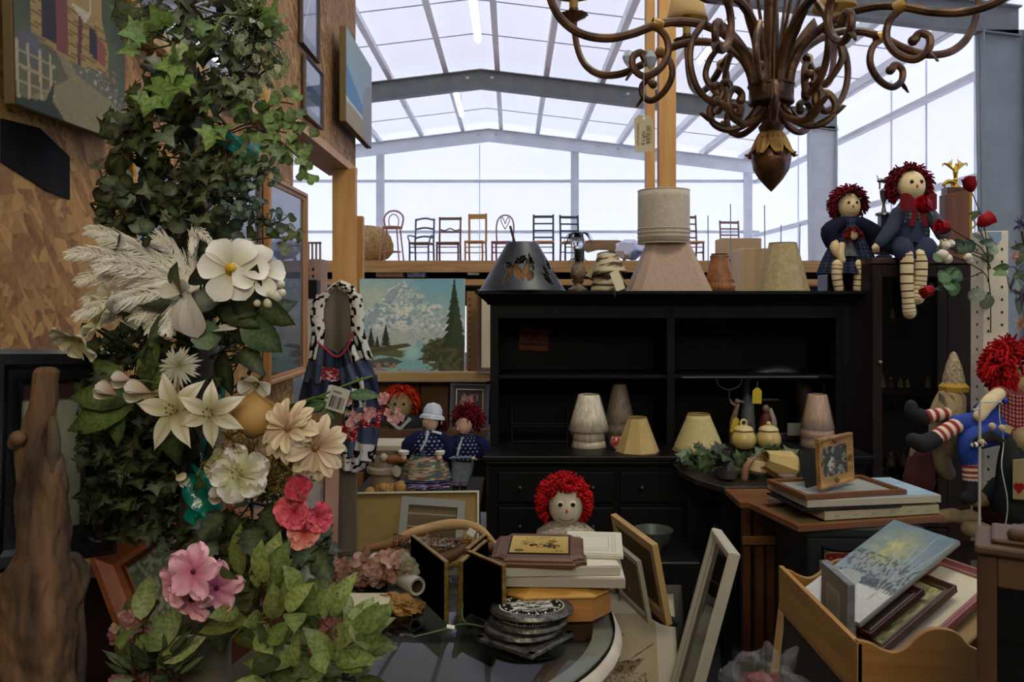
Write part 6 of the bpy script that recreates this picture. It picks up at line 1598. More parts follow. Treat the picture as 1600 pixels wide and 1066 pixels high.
m = M(); m.limb([q(745, 848, -.02), q(775, 852, -.03), q(795, 850, -.03)], [7 * k, 8 * k, 4 * k], 10); m.build('stick', mat('stick_dark', '#4f3218', .8), t)
m = M()
for i in range(150):
    a = random.uniform(0, 2 * PI); r = random.uniform(.5, 1); c = q(685 + 65 * r * math.cos(a), 850 + 14 * math.sin(a), .06 * math.sin(a) * r - .01)
    pts = [c]
    for j in range(3): pts.append(pts[-1] + rdir(1) * .013)
    m.tube(pts, [.003, .003, .002, .0012], 5, 0, random.choice(['#4a2a12', '#6b4220', '#38200f', '#80552a']), flat=.5)
m.build('curled_bark', mat('bark_vc', rough=.8, vc=True), t)
M().ell(q(651, 853, -.05), 9 * k, 14).build('orange_berry', mat('orange_berry', '#8a451a', .25), t)
m = M(); m.tube([q(616 + 4 * i, 843 + i, .0) + Vector((0, -.02 * math.sin(a), .018 * math.cos(a))) for i in range(4) for a in np.linspace(0, 2 * PI, 9)], .0012, 5); m.build('twine', mat('twine', '#2a1a10', .9), t)
M().box(q(737, 828, -.03), (12 * k, .004, 10 * k), (0, R(30), 0)).build('white_tag', mat('paper_white', '#c9c6bb', .7), t, smooth=False)

# dried pink flower heads
t = thing('dried_flowers', 'bunch of dusty pink dried flower heads lying on the table', 'dried flowers', W(570, 905, 2.36)); o = t.location
for (ax, ay, rr, cnt, cs) in ((540, 900, 34, 60, ['#b08072', '#c09484', '#9c6c60']), (585, 890, 36, 70, ['#b88c80', '#c8a094', '#a87468']), (618, 885, 24, 45, ['#be9286', '#caa498', '#a87a6c']), (636, 886, 16, 30, ['#9c9a86', '#aaa792', '#8a8872'])):
    m = M(); m.T = Matrix.Translation(-o)
    for i in range(cnt * 2):
        a = random.uniform(0, 2 * PI); r = math.sqrt(random.random()) * rr; d_ = 2.36 + random.uniform(-.05, .05)
        leaf(m, W(ax + r * math.cos(a), ay + r * .62 * math.sin(a), d_), random.uniform(10, 17) * 2.36 / F, rdir(.9, (0, -.4, .2)), (0, -1, .6), ROUND, random.choice(cs), .5, .3)
    m.build('flower_head', petalm, t)
m = M(); m.T = Matrix.Translation(-o); m.tube([W(500, 905, 2.38), W(560, 912, 2.36), W(640, 900, 2.36)], .004, 6); m.build('stem', mat('dry_stem', '#6b5a38', .9), t)
# white roll
a, b = W(585, 898, 2.5), W(652, 917, 2.28); a.z = b.z + .0
t = thing('plastic_roll', 'roll of pale plastic film with open cardboard core end', 'roll', b); dv = (a - b); L = dv.length; dv.normalize()
mt = dv.to_track_quat('Z', 'Y').to_matrix().to_4x4(); mt.translation = b; t.matrix_world = mt
M().lathe([(.017, 0), (.024, -.002), (.026, .004), (.026, L), (.017, L)], 32, caps=False).build('film', mat('film', '#a3a49c', .25, c2='#b6b6ae', scale=8, spec=.8), t)
M().lathe([(.017, .001), (.017, L)], 32, caps=False).build('core', mat('core', '#4f3a2c', .9), t)
# crumpled kraft paper
q = Px(625, 966, 2.26); k = q.k
t = thing('kraft_paper', 'crumpled ball of brown kraft paper beside the white roll', 'paper', q.o)
bm = bmesh.new(); bmesh.ops.create_icosphere(bm, subdivisions=4, radius=1)
for v in bm.verts:
    p = v.co.copy(); f_ = noise.noise(p * 2.1); g = abs(noise.noise(p * 4.3 + Vector((3, 1, 2)))); s_ = 1 + .35 * f_ - .5 * g
    v.co = Vector((p.x * 35 * k * s_, p.y * 30 * k * s_, p.z * 20 * k * s_))
    if v.co.z < -.034: v.co.z = -.034
    v.co += Vector((4 * k, 0, 20 * k + .0)) + Vector((p.z * -10 * k, 0, p.x * -6 * k))
m = M(); m.add([v.co.copy() for v in bm.verts], [tuple(v.index for v in f_.verts) for f_ in bm.faces]); bm.free()
m.build('paper_sheet', mat('kraft', '#7a5728', .75, c2='#94703a', scale=8), t, angle=12)
# low boxes at the left of the glass
def lowbox(label, px0, px1, py0, D0, dp, h, ma, lidm=None, rz=0):
    z0 = TZ + .001; a = W(px0, py0, D0); b = W(px1, py0, D0)
    t = thing('gift_box', label, 'box', ((a.x + b.x) / 2, D0 + dp / 2, z0), R(rz)); w = b.x - a.x
    M().bb(-w / 2, w / 2, -dp / 2, dp / 2, 0, h * .6).build('body', ma, t, smooth=False, bevel=.002)
    M().bb(-w / 2 - .002, w / 2 + .002, -dp / 2 - .002, dp / 2 + .002, h * .6, h).build('lid', lidm or ma, t, smooth=False, bevel=.002)
    return t
lowbox('flat cream box near the crumpled kraft paper', 520, 602, 980, 2.16, .12, .038, mat('cream_box', '#a8a288', .7), mat('cream_box_lid', '#b5b096', .7))
lowbox('flat white and pink box behind the cream box under the leaves', 440, 540, 960, 2.33, .1, .03, mat('pink_box', '#a3857a', .7), mat('white_box_lid', '#b9b6ab', .7), 14)
lowbox('small black box behind the kraft paper ball', 556, 602, 940, 2.36, .06, .03, black)
# green artificial stem on the glass
t = thing('silk_flower', 'thin green artificial flower stem with white tag lying across the glass', 'artificial stem', WZ(700, 985, TZ + .01)); o = t.location
m = M(); m.T = Matrix.Translation(-o); m.tube([WZ(645, 996, TZ + .006), WZ(690, 985, TZ + .012), WZ(728, 975, TZ + .01), WZ(775, 985, TZ + .006)], .0022, 6, smooth=4)
m.tube([WZ(728, 975, TZ + .01), WZ(722, 962, TZ + .03), W(724, 930, 2.2)], .0025, 6, smooth=4); m.build('stem', mat('plastic_green', '#3f5428', .5), t)
m = M(); m.T = Matrix.Translation(-o); m.box(WZ(704, 980, TZ + .014), (.02, .012, .003), (R(20), R(10), 0)); m.build('tag', mat('paper_white', '#c9c6bb', .7), t, smooth=False)

# ------------------------------------------------------------ centre rag doll behind the table
tag(M().bb(-.16, .2, .0, .17, 0, .60).build('crate', mat('dark_crate', '#1d140d', .9), None, (W(890, 0, 3.08).x, 3.08, 0), smooth=False), 'dark wooden crate behind the glass table under the lace-collared rag doll', 'crate')
D = 3.14; q = Px(885, 850, D); k = q.k
t = thing('rag_doll', 'rag doll with round red yarn hair and lace dress behind the wooden plaque', 'doll', q.o)
face(t, q(884, 790), 29 * k, mat('doll_white', '#bdb59c', .9, c2='#c8c0a8', scale=30), .13, '#b03a20', ring=True, sx=.93, sz=1.1)
yarn_hair(t, q(882, 785, .024), 35 * k, REDS, 760, .022, .0045, 1.02, (0, -1, -.45), droop=.3)
lace = Paint(70, 50, '#93897a'); lace.put(lace.noise(30, 4) > .56, '#b1a898'); lace.put(lace.noise(36, 6) > .64, '#756a5c')
m = M(); wrapcloth(m, lace, [(60 * k, q(0, 935).z), (52 * k, q(0, 860).z), (44 * k, q(0, 831).z), (30 * k, q(0, 820).z), (15 * k, q(0, 814).z)], 1, .7, (q(884, 0).x, .01, 0), .07, 9); m.build('dress', cloth, t, solid=.003)
m = M()
for i in range(70): a = i * 2 * PI / 70; m.ell((q(884, 0).x + 17 * k * math.cos(a), .01 + 13 * k * math.sin(a), q(0, 815).z), .003, 6)
m.build('neck_lace', mat('dark_lace', '#3d352a', .9), t)
q2 = lambda a, b, d=0: q(a, b, d - .25)
m = M(); m.limb([q(930, 880, -.1), q(965, 872, -.2), q(985, 885, -.28)], [11 * k, 10 * k, 9 * k], 12); m.build('leg', mat('doll_white', '#bdb59c', .9), t)
m = M(); m.limb([q(975, 882, -.27), q(992, 900, -.3)], [9 * k, 9 * k], 12); m.build('sock', mat('peach_felt', '#a3644c', .9), t)
m = M(); m.limb([q(992, 905, -.3), q(1012, 918, -.3), q(1030, 925, -.3)], [9 * k, 9 * k, 6 * k], 12); m.build('shoe', shoe, t)

# ------------------------------------------------------------ pictures on the floor right of the table
P = Paint(120, 130, '#a3977e'); P.grain(.06, 10); P.Y = (P.Y - .32) / .68
ink = '#4a3c2c'
for x in (.3, .42, .55): P.put(P.line(x, .3, x, .85, .006), ink); P.put(P.line(x - .1, .6, x + .1, .6, .004) | P.line(x - .08, .72, x + .08, .72, .004), ink)
for i in range(9): P.put(P.line(.1 + i * .05, .32, .42, .85, .002), '#6b5a46')
P.put(P.poly([(.08, .28), (.85, .42), (.8, .36), (.7, .24), (.2, .2)]), '#7a6a54'); P.put((P.noise(40, 4) > .5) & P.poly([(.1, .3), (.8, .42), (.75, .28), (.2, .2)]), ink)
P.put(P.line(.7, .42, .95, .6, .006), ink); P.put((P.noise(50, 8) > .6) & P.rect(.1, .9, .08, .24), '#75654f')
TL, TR, BL = W(848, 914, 3.04), W(1063, 914, 3.04), W(838, 1190, 2.86); mt, w, h = basis3(TL, TR, BL)
frame('framed_picture', 'black framed sepia sailing ship print with cream mat behind the table', 'picture frame', w, h, .028, .02, black_f, P, mt, None, .07, mat('cream_mat', '#b9b5a4', .8), prof='flat')
P = Paint(30, 60, '#1c1f1c'); P.put(P.noise(8, 3) * .6, '#3a3d36'); P.put((P.noise(10, 5) > .6), '#2b221c')
TL, TR, BL = W(1127, 828, 2.9), W(1157, 868, 2.6), W(1040, 1150, 2.9); mt, w, h = basis3(TL, TR, BL)
frame('framed_picture', 'white painted frame leaning edge-on with a dark picture', 'picture frame', w, h, .038, .035, mat('white_frame_paint', '#b0ab98', .5), P, mt, glasst, prof='step')
TL, TR, BL = W(962, 802, 2.98), W(1028, 850, 2.62), W(985, 915, 2.98); mt, w, h = basis3(TL, TR, BL)
frame('tan_stretcher', 'tan wooden stretcher frame seen obliquely behind the white boards', 'canvas', w, h, .03, .02, wood('stretcher_pine', '#8f713f', '#a88a55', 16), Paint(8, 8, '#5f5238'), mt, prof='flat')
m2 = mt @ Matrix.Translation((-.03, -.035, -.02))
frame('framed_picture', 'small off-white frame propped on the tan stretcher frame', 'picture frame', w * .7, h * .8, .018, .015, mat('white_liner', '#a39e8c', .6), Paint(8, 8, '#6b5c40'), m2, prof='flat')
tag(M().bb(-.36, .12, -.2, .22, 0, .575).build('low_chest', mat('black_chest', '#07070a', .4), None, (.62, 3.46, 0), smooth=False, bevel=.006), 'low black chest standing in front of the hutch drawers', 'chest')
t = thing('bowl', 'dim grey-green bowl on the low black chest', 'bowl', (W(1020, 0, 3.42).x, 3.42, .576))
M().lathe([(.035, 0), (.04, .012), (.065, .04), (.083, .085), (.08, .085), (.06, .04), (0, .015)], 32, caps=False).build('bowl_body', mat('celadon', '#3f463c', .4), t)

# dark side table with ivy, baskets, small shades
t = thing('side_table', 'small black side table with clipped corners under the ivy garland', 'table', (.98, 3.42, 0))
M().prism([(-.27, .1), (-.24, -.05), (-.16, -.2), (.3, -.2), (.3, .26), (-.27, .26)], .855, .88, axis='z').build('top', mat('black_top', '#1a1511', .35, c2='#2a211a', scale=12), t, smooth=False, bevel=.004)
for x, y in ((-.15, -.15), (.25, -.15), (.25, .2), (-.22, .2)): M().bb(x, x + .035, y, y + .035, 0, .855).build('leg', black, t, smooth=False)
zt = .881
t = thing('wire_teapot', 'black wire and silver dish standing in the ivy', 'dish', (W(1137, 0, 3.34).x, 3.34, zt)); 
M().lathe([(.02, .0), (.04, .01), (.05, .04), (.052, .045)], 24).build('silver_dish', mat('tarnished_silver', '#8a8c8a', .2, .9), t)
m = M(); m.tube([(0.0, 0, .04), (-.02, 0, .08), (-.015, 0, .12), (.015, 0, .12), (.012, 0, .08), (-.01, 0, .06)], .0028, 6, smooth=4); m.build('wire_loop', black, t)
t = thing('cream_mug', 'squat cream pottery mug on its side in the ivy', 'mug', (W(1182, 0, 3.36).x, 3.36, zt + .03), (0, R(8), 0))
M().lathe([(.04, 0), (.046, .006), (.042, .045), (.038, .047), (.036, .01), (0, .008)], 24).build('body', mat('biscuit', '#a89068', .6, c2='#b9a27c', scale=10), t)
M().lathe([(.041, .0), (.048, -.004), (.044, -.008)], 20, wob=lambda a, z: 1 + .08 * math.sin(9 * a)).build('brown_moss', mat('moss_brown', '#3a2c1a', .9), t)
t = thing('wooden_spoon', 'tan wooden scoop leaning against the cream mug', 'scoop', (W(1163, 0, 3.32).x, 3.32, zt)); m = M(); m.limb([(0, 0, .01), (.01, 0, .06), (.05, .02, .09)], [.015, .013, .006], 10); m.build('scoop_body', mat('scoop', '#7a5a3c', .7), t)
shade('parchment_lampshade', 'yellow panelled lampshade lying on its side at the right of the ivy', W(1225, 0, 3.4).x, 3.36, zt + .045, .068, .035, .12, yl, 8, trimm=mat('parch_trim', '#86703c', .8), rot=(0, R(70), R(200)))
tag(M().bb(-.03, .03, -.02, .02, 0, .035).build('pink_box', mat('dull_pink', '#6b554c', .8), None, (W(1230, 0, 3.26).x, 3.26, zt), (0, 0, R(15)), smooth=False, bevel=.003), 'tiny dull pink box at the front edge of the dark side table', 'box')
t = thing('grey_cup', 'tilted grey metal cup behind the wire and silver dish', 'cup', (W(1140, 0, 3.42).x, 3.44, zt + .03), (0, R(-18), 0)); M().lathe([(.025, 0), (.035, .07), (.033, .07), (.023, .005)], 20, caps=False).build('body', mat('grey_tin', '#4c4e52', .4, .5), t)

# ------------------------------------------------------------ stacked pictures on the tote
tote = mat('dark_green_plastic', '#0c1613', .5)
t = thing('storage_tote', 'dark green plastic tote holding up the stack of pictures', 'storage box', (W(1315, 0, 2.72).x + .02, 2.75, 0))
M().bb(-.17, .17, -.14, .2, .0, .86).build('body', tote, t, smooth=False, bevel=.01); M().bb(-.19, .19, -.16, .22, .86, .893).build('lid', tote, t, smooth=False, bevel=.008)
t = thing('plant_stand', 'slatted cherry wood stand left of the dark green tote', 'stand', (W(1185, 0, 2.95).x, 2.95, 0))
for x in (-.055, -.01, .03): M().bb(x, x + .028, 0, .03, 0, .87).build('upright', cherry, t, smooth=False)
M().bb(-.06, .065, -.02, .0, .74, .765).build('rung', cherry_x, t, smooth=False); M().bb(-.07, .09, -.02, .2, .87, .888).build('top', cherry_x, t, smooth=False)
XS, YS = W(1322, 0, 2.72).x, 2.74
def stackpic(fn, label, w, d, h, z, rz, dx=0, dy=0, **k): return fn(label, w, d, h, z, rz, dx, dy, **k)
def flatframe(name, label, w, d, fw, h, z, rz, fm, P, dx, dy):
    mt = Matrix.Translation((XS + dx, YS + dy, z + .001)) @ Matrix.Rotation(R(rz), 4, 'Z') @ Matrix.Translation((0, -d / 2, 0)) @ Matrix.Rotation(R(-90), 4, 'X')
    return frame(name, label, 'picture frame', w, d, fw, h, fm, P, mt, None, prof='flat', group=None)
# note: a frame lying on its back faces up
P = Paint(20, 20, '#8a7c62'); P.grain(.1, 8)
flatframe('framed_picture', 'cherry framed picture at the bottom of the stacked pictures', .52, .30, .03, .018, .894, 13, cherry_x, P, .0, .0)
P = Paint(60, 40, '#b3ab78'); P.put(P.noise(6, 3) * .7, '#8a8a50'); P.put(P.noise(9, 5) * .5, '#c4bd90'); P.grain(.1, 20)
t = thing('yellow_canvas', 'pale yellow stapled canvas second from the bottom of the stacked pictures', 'canvas', (XS + .055, YS + .02, .914), R(12))
M().bb(-.205, .205, -.13, .13, 0, .03).build('stretched_edge', mat('canvas_cream', '#a39b7c', .8), t, smooth=False, bevel=.004)
m = M(); P.sheet(m, 1, 1, fn=lambda u, v: ((u - .5) * .404, (v - .5) * .254, .0315)); m.build('painting_surface', vcm, t, smooth=False)
for i in range(6): m = M(); m.bb(-.17 + i * .065, -.153 + i * .065, -.1315, -.129, .010, .016); m.build('staple', mat('staple', '#8a8678', .4), t, smooth=False)
P = Paint(20, 20, '#0c0c0e'); slab('black_board', 'thin black panel between the two pale canvases of the picture stack', 'panel', 1300, 2.72, .9465, .34, .24, .006, 10, black)
P = Paint(60, 40, '#7d93a3'); P.put(P.noise(6, 4) * .8, '#a9b8bd'); P.put(P.noise(5, 6) * .5, '#5f7f9a')
t = slab('blue_canvas', 'blue and cream canvas under the brown frame of the picture stack', 'canvas', 1330, 2.76, .954, .46, .27, .024, 9, mat('canvas_cream2', '#9f9a84', .8), P)
P = Paint(30, 30, '#8b8c84'); P.put(P.noise(6, 4) * .8, '#6f726e'); P.put(P.disc(.4, .4, .3, .3, .6), '#5f5f5c')
flatframe('framed_picture', 'thin brown framed grey drawing on top of the stacked pictures', .36, .24, .018, .014, .980, 12, cherry_x, P, -.03, .0)
# ornate small gold photo frame with black easel back
P = Paint(30, 40, '#3d3a34'); P.put(P.noise(8, 3) > .5, '#7d7a70'); P.put(P.disc(.6, .45, .14, .3, .4), '#5a4440'); P.put(P.disc(.35, .4, .14, .3, .4), '#a09c90'); P.put((P.noise(12, 5) > .6), '#2c3a2c')
TL, TR, BL = W(1273, 684, 2.66), W(1326, 690, 2.80), W(1269, 759, 2.63)
TL.z = 1.158; TR.z = 1.158; BL = Vector((TL.x - .003, TL.y - .012, .997)); mt, w, h = basis3(TL, TR, BL)
# seen from the left, so the frame faces left-front
P_or = P
t = frame('framed_photo', 'small carved gold photo frame with black easel back standing on the picture stack', 'photo frame', w, h, .032, .014, mat('carved_gold', '#7d5a28', .5, .2, c2='#a37a3c', scale=30, bump=.5, bscale=90), P, mt, None, prof='cove')
M().prism([(-w * .25, h * .75), (w * .25, h * .75), (w * .3, 0), (-w * .3, 0)], .06, .064).build('easel', mat('easel_black', '#08080a', .9), t, (0, 0, 0), (R(-16), 0, 0), smooth=False)
for cx_, cz_ in ((0, .016), (0, h - .016), (-w / 2 + .016, h / 2), (w / 2 - .016, h / 2)):
    m = M()
    for i in range(7): a = i * PI / 3.5; m.ell((cx_ + .007 * math.cos(a), -.012, cz_ + .006 * math.sin(a)), (.005, .003, .004), 8)
    m.build('carved_flower', mat('carved_dark', '#5a4322', .5, .2), t)

# ------------------------------------------------------------ wooden magazine rack with pictures in it
box_m = mat('rack_wood', '#8a6226', .5, c2='#a57c38', scale=26, stretch=(1, .08, 1), detail=7); box_x = mat('rack_wood_x', '#765020', .5, c2='#936a30', scale=22, stretch=(.08, 1, 1), detail=7)
RX0, RX1, RY0, RY1, RZ0, RZ1 = .705, 1.13, 1.70, 2.20, .795, .90
t = thing('magazine_rack', 'honey wooden rack with scalloped front filled with picture frames', 'rack', (RX0, RY0, 0))
M().bb(0, .012, 0, RY1 - RY0, RZ0, RZ1).build('side_board', box_m, t, smooth=False, bevel=.002)
M().bb(RX1 - RX0 - .012, RX1 - RX0, 0, RY1 - RY0, RZ0, RZ1).build('side_board', box_m, t, smooth=False, bevel=.002)
w = RX1 - RX0
pts = [(.0, RZ0 - .0), (w, RZ0)] + [(p.x - RX0, p.z) for p in spline([W(a, b, 1.70) for a, b in ((1660, 1018), (1580, 1030), (1520, 1012), (1500, 992), (1480, 984), (1455, 984), (1436, 994), (1420, 1010), (1400, 1020), (1380, 1016), (1362, 1006), (1340, 1001))], 4)[0]]
M().prism(pts, 0, .014).build('scalloped_front', box_x, t, smooth=False, bevel=.002)
M().prism([(a, b - .01) for a, b in pts], RY1 - RY0 - .014, RY1 - RY0).build('scalloped_back', box_x, t, smooth=False, bevel=.002)
M().bb(.0, w, 0, RY1 - RY0, RZ0 - .01, RZ0).build('bottom', box_x, t, smooth=False)
M().bb(.01, w - .01, .015, RY1 - RY0 - .01, 0, RZ0 - .012).build('dark_cabinet_base', mat('rack_dark', '#170d08', .7), t, smooth=False)
# frames inside: share a leaning basis, offset along their normal
P = Paint(120, 120, '#5c6a72'); P.grad('#8c9496', '#4f6470', 0, 1)
P.put(P.disc(.42, .72, .42, .3, .9), '#8f8f52'); P.put(P.disc(.4, .72, .16, .12, .9), '#b0ab5c'); P.put(P.noise(9, 3) * .4, '#6f8290')
P.put(P.poly([(0, 0), (0, .3), (.3, .36), (.62, .3), (1, .36), (1, 0)]), '#a8aaa6'); P.put(P.poly([(.1, .28), (.5, .38), (.85, .42), (.9, .34), (.5, .3)]), '#4e565c')
P.put(np.clip((P.noise(46, 6, 40) - .45) * 4, 0, .8) * P.rect(0, 1, .3, .62), '#3a4348'); P.put(np.clip((P.noise(20, 16) - .5) * 3, 0, .5) * P.rect(0, 1, .6, 1), '#5f6f78')
for a in ((.8, .2, .74, .98), (.8, .2, .98, .9), (.77, .3, .5, .7), (.79, .4, .96, .62), (.76, .5, .62, .85)): P.put(P.line(*a, .006), '#8a8c84')
P.put(P.disc(.3, .3, .2, .1), '#848c86'); P.put(P.rect(.1, .26, .28, .32), '#6f786f'); P.put(P.disc(.5, .14, .06, .05, .4), '#b0886a'); P.grain(.16, 60)
TL, TR, BL = W(1398, 818, 2.248), W(1502, 852, 2.085), W(1245, 936, 2.073); mt, w, h = basis3(TL, TR, BL); mtc = mt.copy()
canvas('snow_scene_canvas', 'unframed canvas of a moonlit snowy lane leaning in the wooden rack', 'painting', w, h, .012, P, mt, mat('canvas_edge_grey', '#6b6a60', .9))
def inrack(px0, py0, D0, px1, py1, D1, px2, py2, D2): return basis3(W(px0, py0, D0), W(px1, py1, D1), W(px2, py2, D2))
P = Paint(20, 30, '#b5ae98'); mt = mtc @ Matrix.Translation((.115, .06, -.02))
frame('framed_picture', 'dusty pink frame with blank cream sheet leaning in the wooden rack', 'picture frame', .17, .40, .022, .018, mat('mauve_frame', '#7d4a48', .5), P, mt, None, prof='cove')
P = Paint(30, 30, '#8a8460'); P.put(P.noise(7, 3) > .5, '#4e5238'); P.put((P.noise(12, 6) > .6), '#6f6a48')
mt = mtc @ Matrix.Translation((.09, .036, -.01))
frame('framed_picture', 'brown wood frame leaning between the snow scene and the pink frame', 'picture frame', .13, .28, .02, .018, walnut, P, mt, None, prof='cove')
mt = mtc @ Matrix.Translation((.06, .018, .0))
frame('framed_picture', 'small dark red-brown frame tucked beside the snow scene canvas', 'picture frame', .12, .2, .018, .016, mat('oxblood', '#2f0f0a', .35), Paint(6, 6, '#2a2018'), mt, None, prof='cove')
mt = mtc @ Matrix.Translation((.14, .085, .05)); w, h = .19, .34
canvas('tan_board', 'tan cardboard backing board behind the pink frame in the rack', 'board', w, h, .006, Paint(8, 8, '#8a744c'), mt, mat('board_tan', '#8a744c', .9))
# plastic wrapped boxed frame
TL, TR, BL = W(1283, 877, 2.0), W(1325, 914, 1.86), W(1284, 970, 2.0); mt, w, h = basis3(TL, TR, BL)
t = thing('wrapped_photo', 'boxed photo frame sealed in clear plastic, upright in the wooden rack', 'photo frame'); t.matrix_world = mt
M().bb(-w / 2, w / 2, 0, .018, 0, h).build('grey_box_edge', mat('silver_card', '#3f4246', .45, .3, c2='#5b5e62', scale=30), t, smooth=False, bevel=.003)
P = Paint(20, 30, '#6b6252'); P.put(P.rect(.2, .8, .2, .8), '#85806f'); P.put(P.rect(.3, .7, .3, .7), '#77705f')
m = M(); P.sheet(m, w - .012, h - .012, Matrix.Translation((0, -.001, .006))); m.build('insert', vcm, t, smooth=False)
M().bb(-w / 2 - .002, w / 2 + .002, -.003, .020, -.001, h + .002).build('clear_wrap', plastic_wrap, t, smooth=False)
# coffee tin with red lid
t = thing('coffee_tin', 'dark tin with red oval label edged in tan behind the wrapped frame', 'tin', (W(1311, 0, 2.42).x, 2.42, .0))
zt = W(0, 853, 2.42).z
M().lathe([(.047, 0), (.047, zt - .03), (.049, zt - .028), (.049, zt), (0, zt)], 32).build('body', mat('tin_black', '#050505', .9, spec=.1), t)
P = Paint(60, 30, '#3b3a34'); P.put(P.disc(.5, .55, .5, .48), '#9a7c5a'); P.put(P.disc(.5, .55, .47, .42), '#5f1210'); P.put((P.noise(30, 4, 3) > .5) & P.rect(.15, .85, .48, .62), '#a05048')
m = M(); P.sheet(m, 1, 1, fn=lambda u, v: (.0505 * math.sin((u - .5) * 2.6), -.0505 * math.cos((u - .5) * 2.6), zt - .05 + v * .045)); m.build('label', vcm, t)
# tan frame with plastic wrapped red thing
P = Paint(10, 20, '#15110e'); TL, TR, BL = W(1198, 938, 2.36), W(1262, 952, 2.5), W(1135, 1110, 2.2); mt, w, h = basis3(TL, TR, BL)
frame('framed_picture', 'pale tan wooden frame leaning below the left end of the rack', 'picture frame', .30, h, .022, .02, wood('tan_maple', '#8f6c42', '#a88455', 16), P, mt @ Matrix.Translation((.10, 0, 0)), None, prof='step')
t = thing('wrapped_toy', 'red item bundled in crinkled clear plastic below the rack', 'wrapped item', W(1196, 1085, 1.95))
m = M().ell((0, .02, -.02), (.06, .05, .06), 20, noisef=.3); m.build('red_item', mat('dark_red_item', '#5a1016', .5), t)
m = M().ell((.01, .02, .0), (.085, .06, .085), 36, noisef=.6); m.build('plastic', mat('crinkle', '#9fa3a6', .08, alpha=.12, spec=1, bump=1, bscale=40), t, angle=15)

# ------------------------------------------------------------ glazed wooden cabinet, lower right corner
cw = mat('cab_walnut', '#3e2812', .6, c2='#52371c', scale=12, stretch=(.15, 1, 1), detail=6); cwz = mat('cab_walnut_z', '#3a2311', .5, c2='#4f3219', scale=12, stretch=(1, 1, .1), detail=6)
X0, Y0 = W(1522, 0, 1.42).x, 1.42; zt = W(0, 862, 1.42).z
t = thing('curio_cabinet', 'glazed wooden curio cabinet with stepped top at the lower right corner', 'cabinet', (X0, Y0, 0), R(-30))
M().prism([(0, 0), (.5, 0), (.5, .15), (.0, .15)], zt - .004, zt + .012, axis='z').build('top_moulding', cw, t, smooth=False, bevel=.005)
M().bb(.025, .5, .02, .14, zt + .012, zt + .022).build('top_step', cw, t, smooth=False, bevel=.005)
m = M(); m.limb([(.06, .03, zt + .03), (.2, .03, zt + .034), (.5, .03, zt + .03)], [.012, .014, .014], 12); m.build('top_roll', cw, t)
M().bb(.004, .034, .012, .03, .4, zt - .004).build('stile', cwz, t, smooth=False, bevel=.003)
M().bb(.034, .5, .014, .03, zt - .06, zt - .004).build('top_rail', cw, t, smooth=False, bevel=.003)
M().bb(.004, .014, .03, .14, .4, zt - .004).build('side_panel', cwz, t, smooth=False)
M().bb(.0, .5, .0, .14, 0, .4).build('base', cwz, t, smooth=False)
M().bb(.004, .5, .13, .14, .4, zt - .004).build('back_panel', mat('cabinet_dark', '#0d0a08', .8), t, smooth=False)
M().bb(.034, .5, .019, .021, .4, zt - .06).build('glass', pane_mat('cab_glass', (.55, .58, .55), .8), t, smooth=False)
for z in (.9, 1.02): M().bb(.034, .5, .03, .13, z, z + .006).build('shelf', mat('glass_shelf', '#33403c', .1), t, smooth=False)
# cherry frame lower left
P = Paint(60, 70, '#3a4436'); P.put(P.noise(9, 3) * .8, '#55604c'); P.put(P.poly([(0, .0), (.5, .0), (.3, .4), (0, .5)]), '#5e6a34'); P.put((P.noise(30, 5) > .62), '#75786a'); P.put(P.poly([(.5, .1), (1, .3), (1, 0)]), '#4f4a42'); P.grain(.15, 40)
TL, TR, BL = W(160, 893, 1.75), W(262, 822, 1.80), W(225, 1066, 1.528); mt, w, h = basis3(TL, TR, BL)
frame('framed_picture', 'reddish wood frame with dark green painting tilted at the lower left', 'picture frame', w * 1.9, h * 1.3, .05, .05, mat('cherry_orange', '#5e2d10', .45, c2='#733d19', scale=14, stretch=(.3, 1, 1)), P, mt @ Matrix.Translation((w * .45, 0, -h * .3)), None, prof='cove')  # orange-brown cherry, this frame's own wood colour
# black framed mirror/picture on the lower wall
P = Paint(30, 50, '#6a7064'); P.grad('#55594e', '#747b6c', 0, 1); P.put(P.noise(6, 3) * .6, '#83877a'); P.put(P.rect(0, 1, .86, 1), '#2a1416'); P.grain(.1, 20)
TL, TR, BL = W(-30, 546, 1.44), W(178, 546, 1.60), W(-30, 895, 1.42); mt, w, h = basis3(TL, TR, BL)
frame('framed_picture', 'large black moulded frame with a murky green picture against the board wall', 'picture frame', w, h, .06, .04, black_f, P, mt)
tag(M().bb(-.95, -.80, 1.80, 1.98, 0, 1.0).build('cabinet', mat('dark_reddish', '#1c0d07', .6, spec=.2), smooth=False), 'dark brown cabinet side behind the reddish frame at the lower left', 'cabinet')
tag(M().bb(-.12, .12, -.0, .36, 0, .78).build('storage_chest', mat('dark_trunk', '#0f0a08', .8), None, (WX + .14, 1.40, 0), smooth=False), 'tall dark chest under the large black frame at the board wall', 'chest')
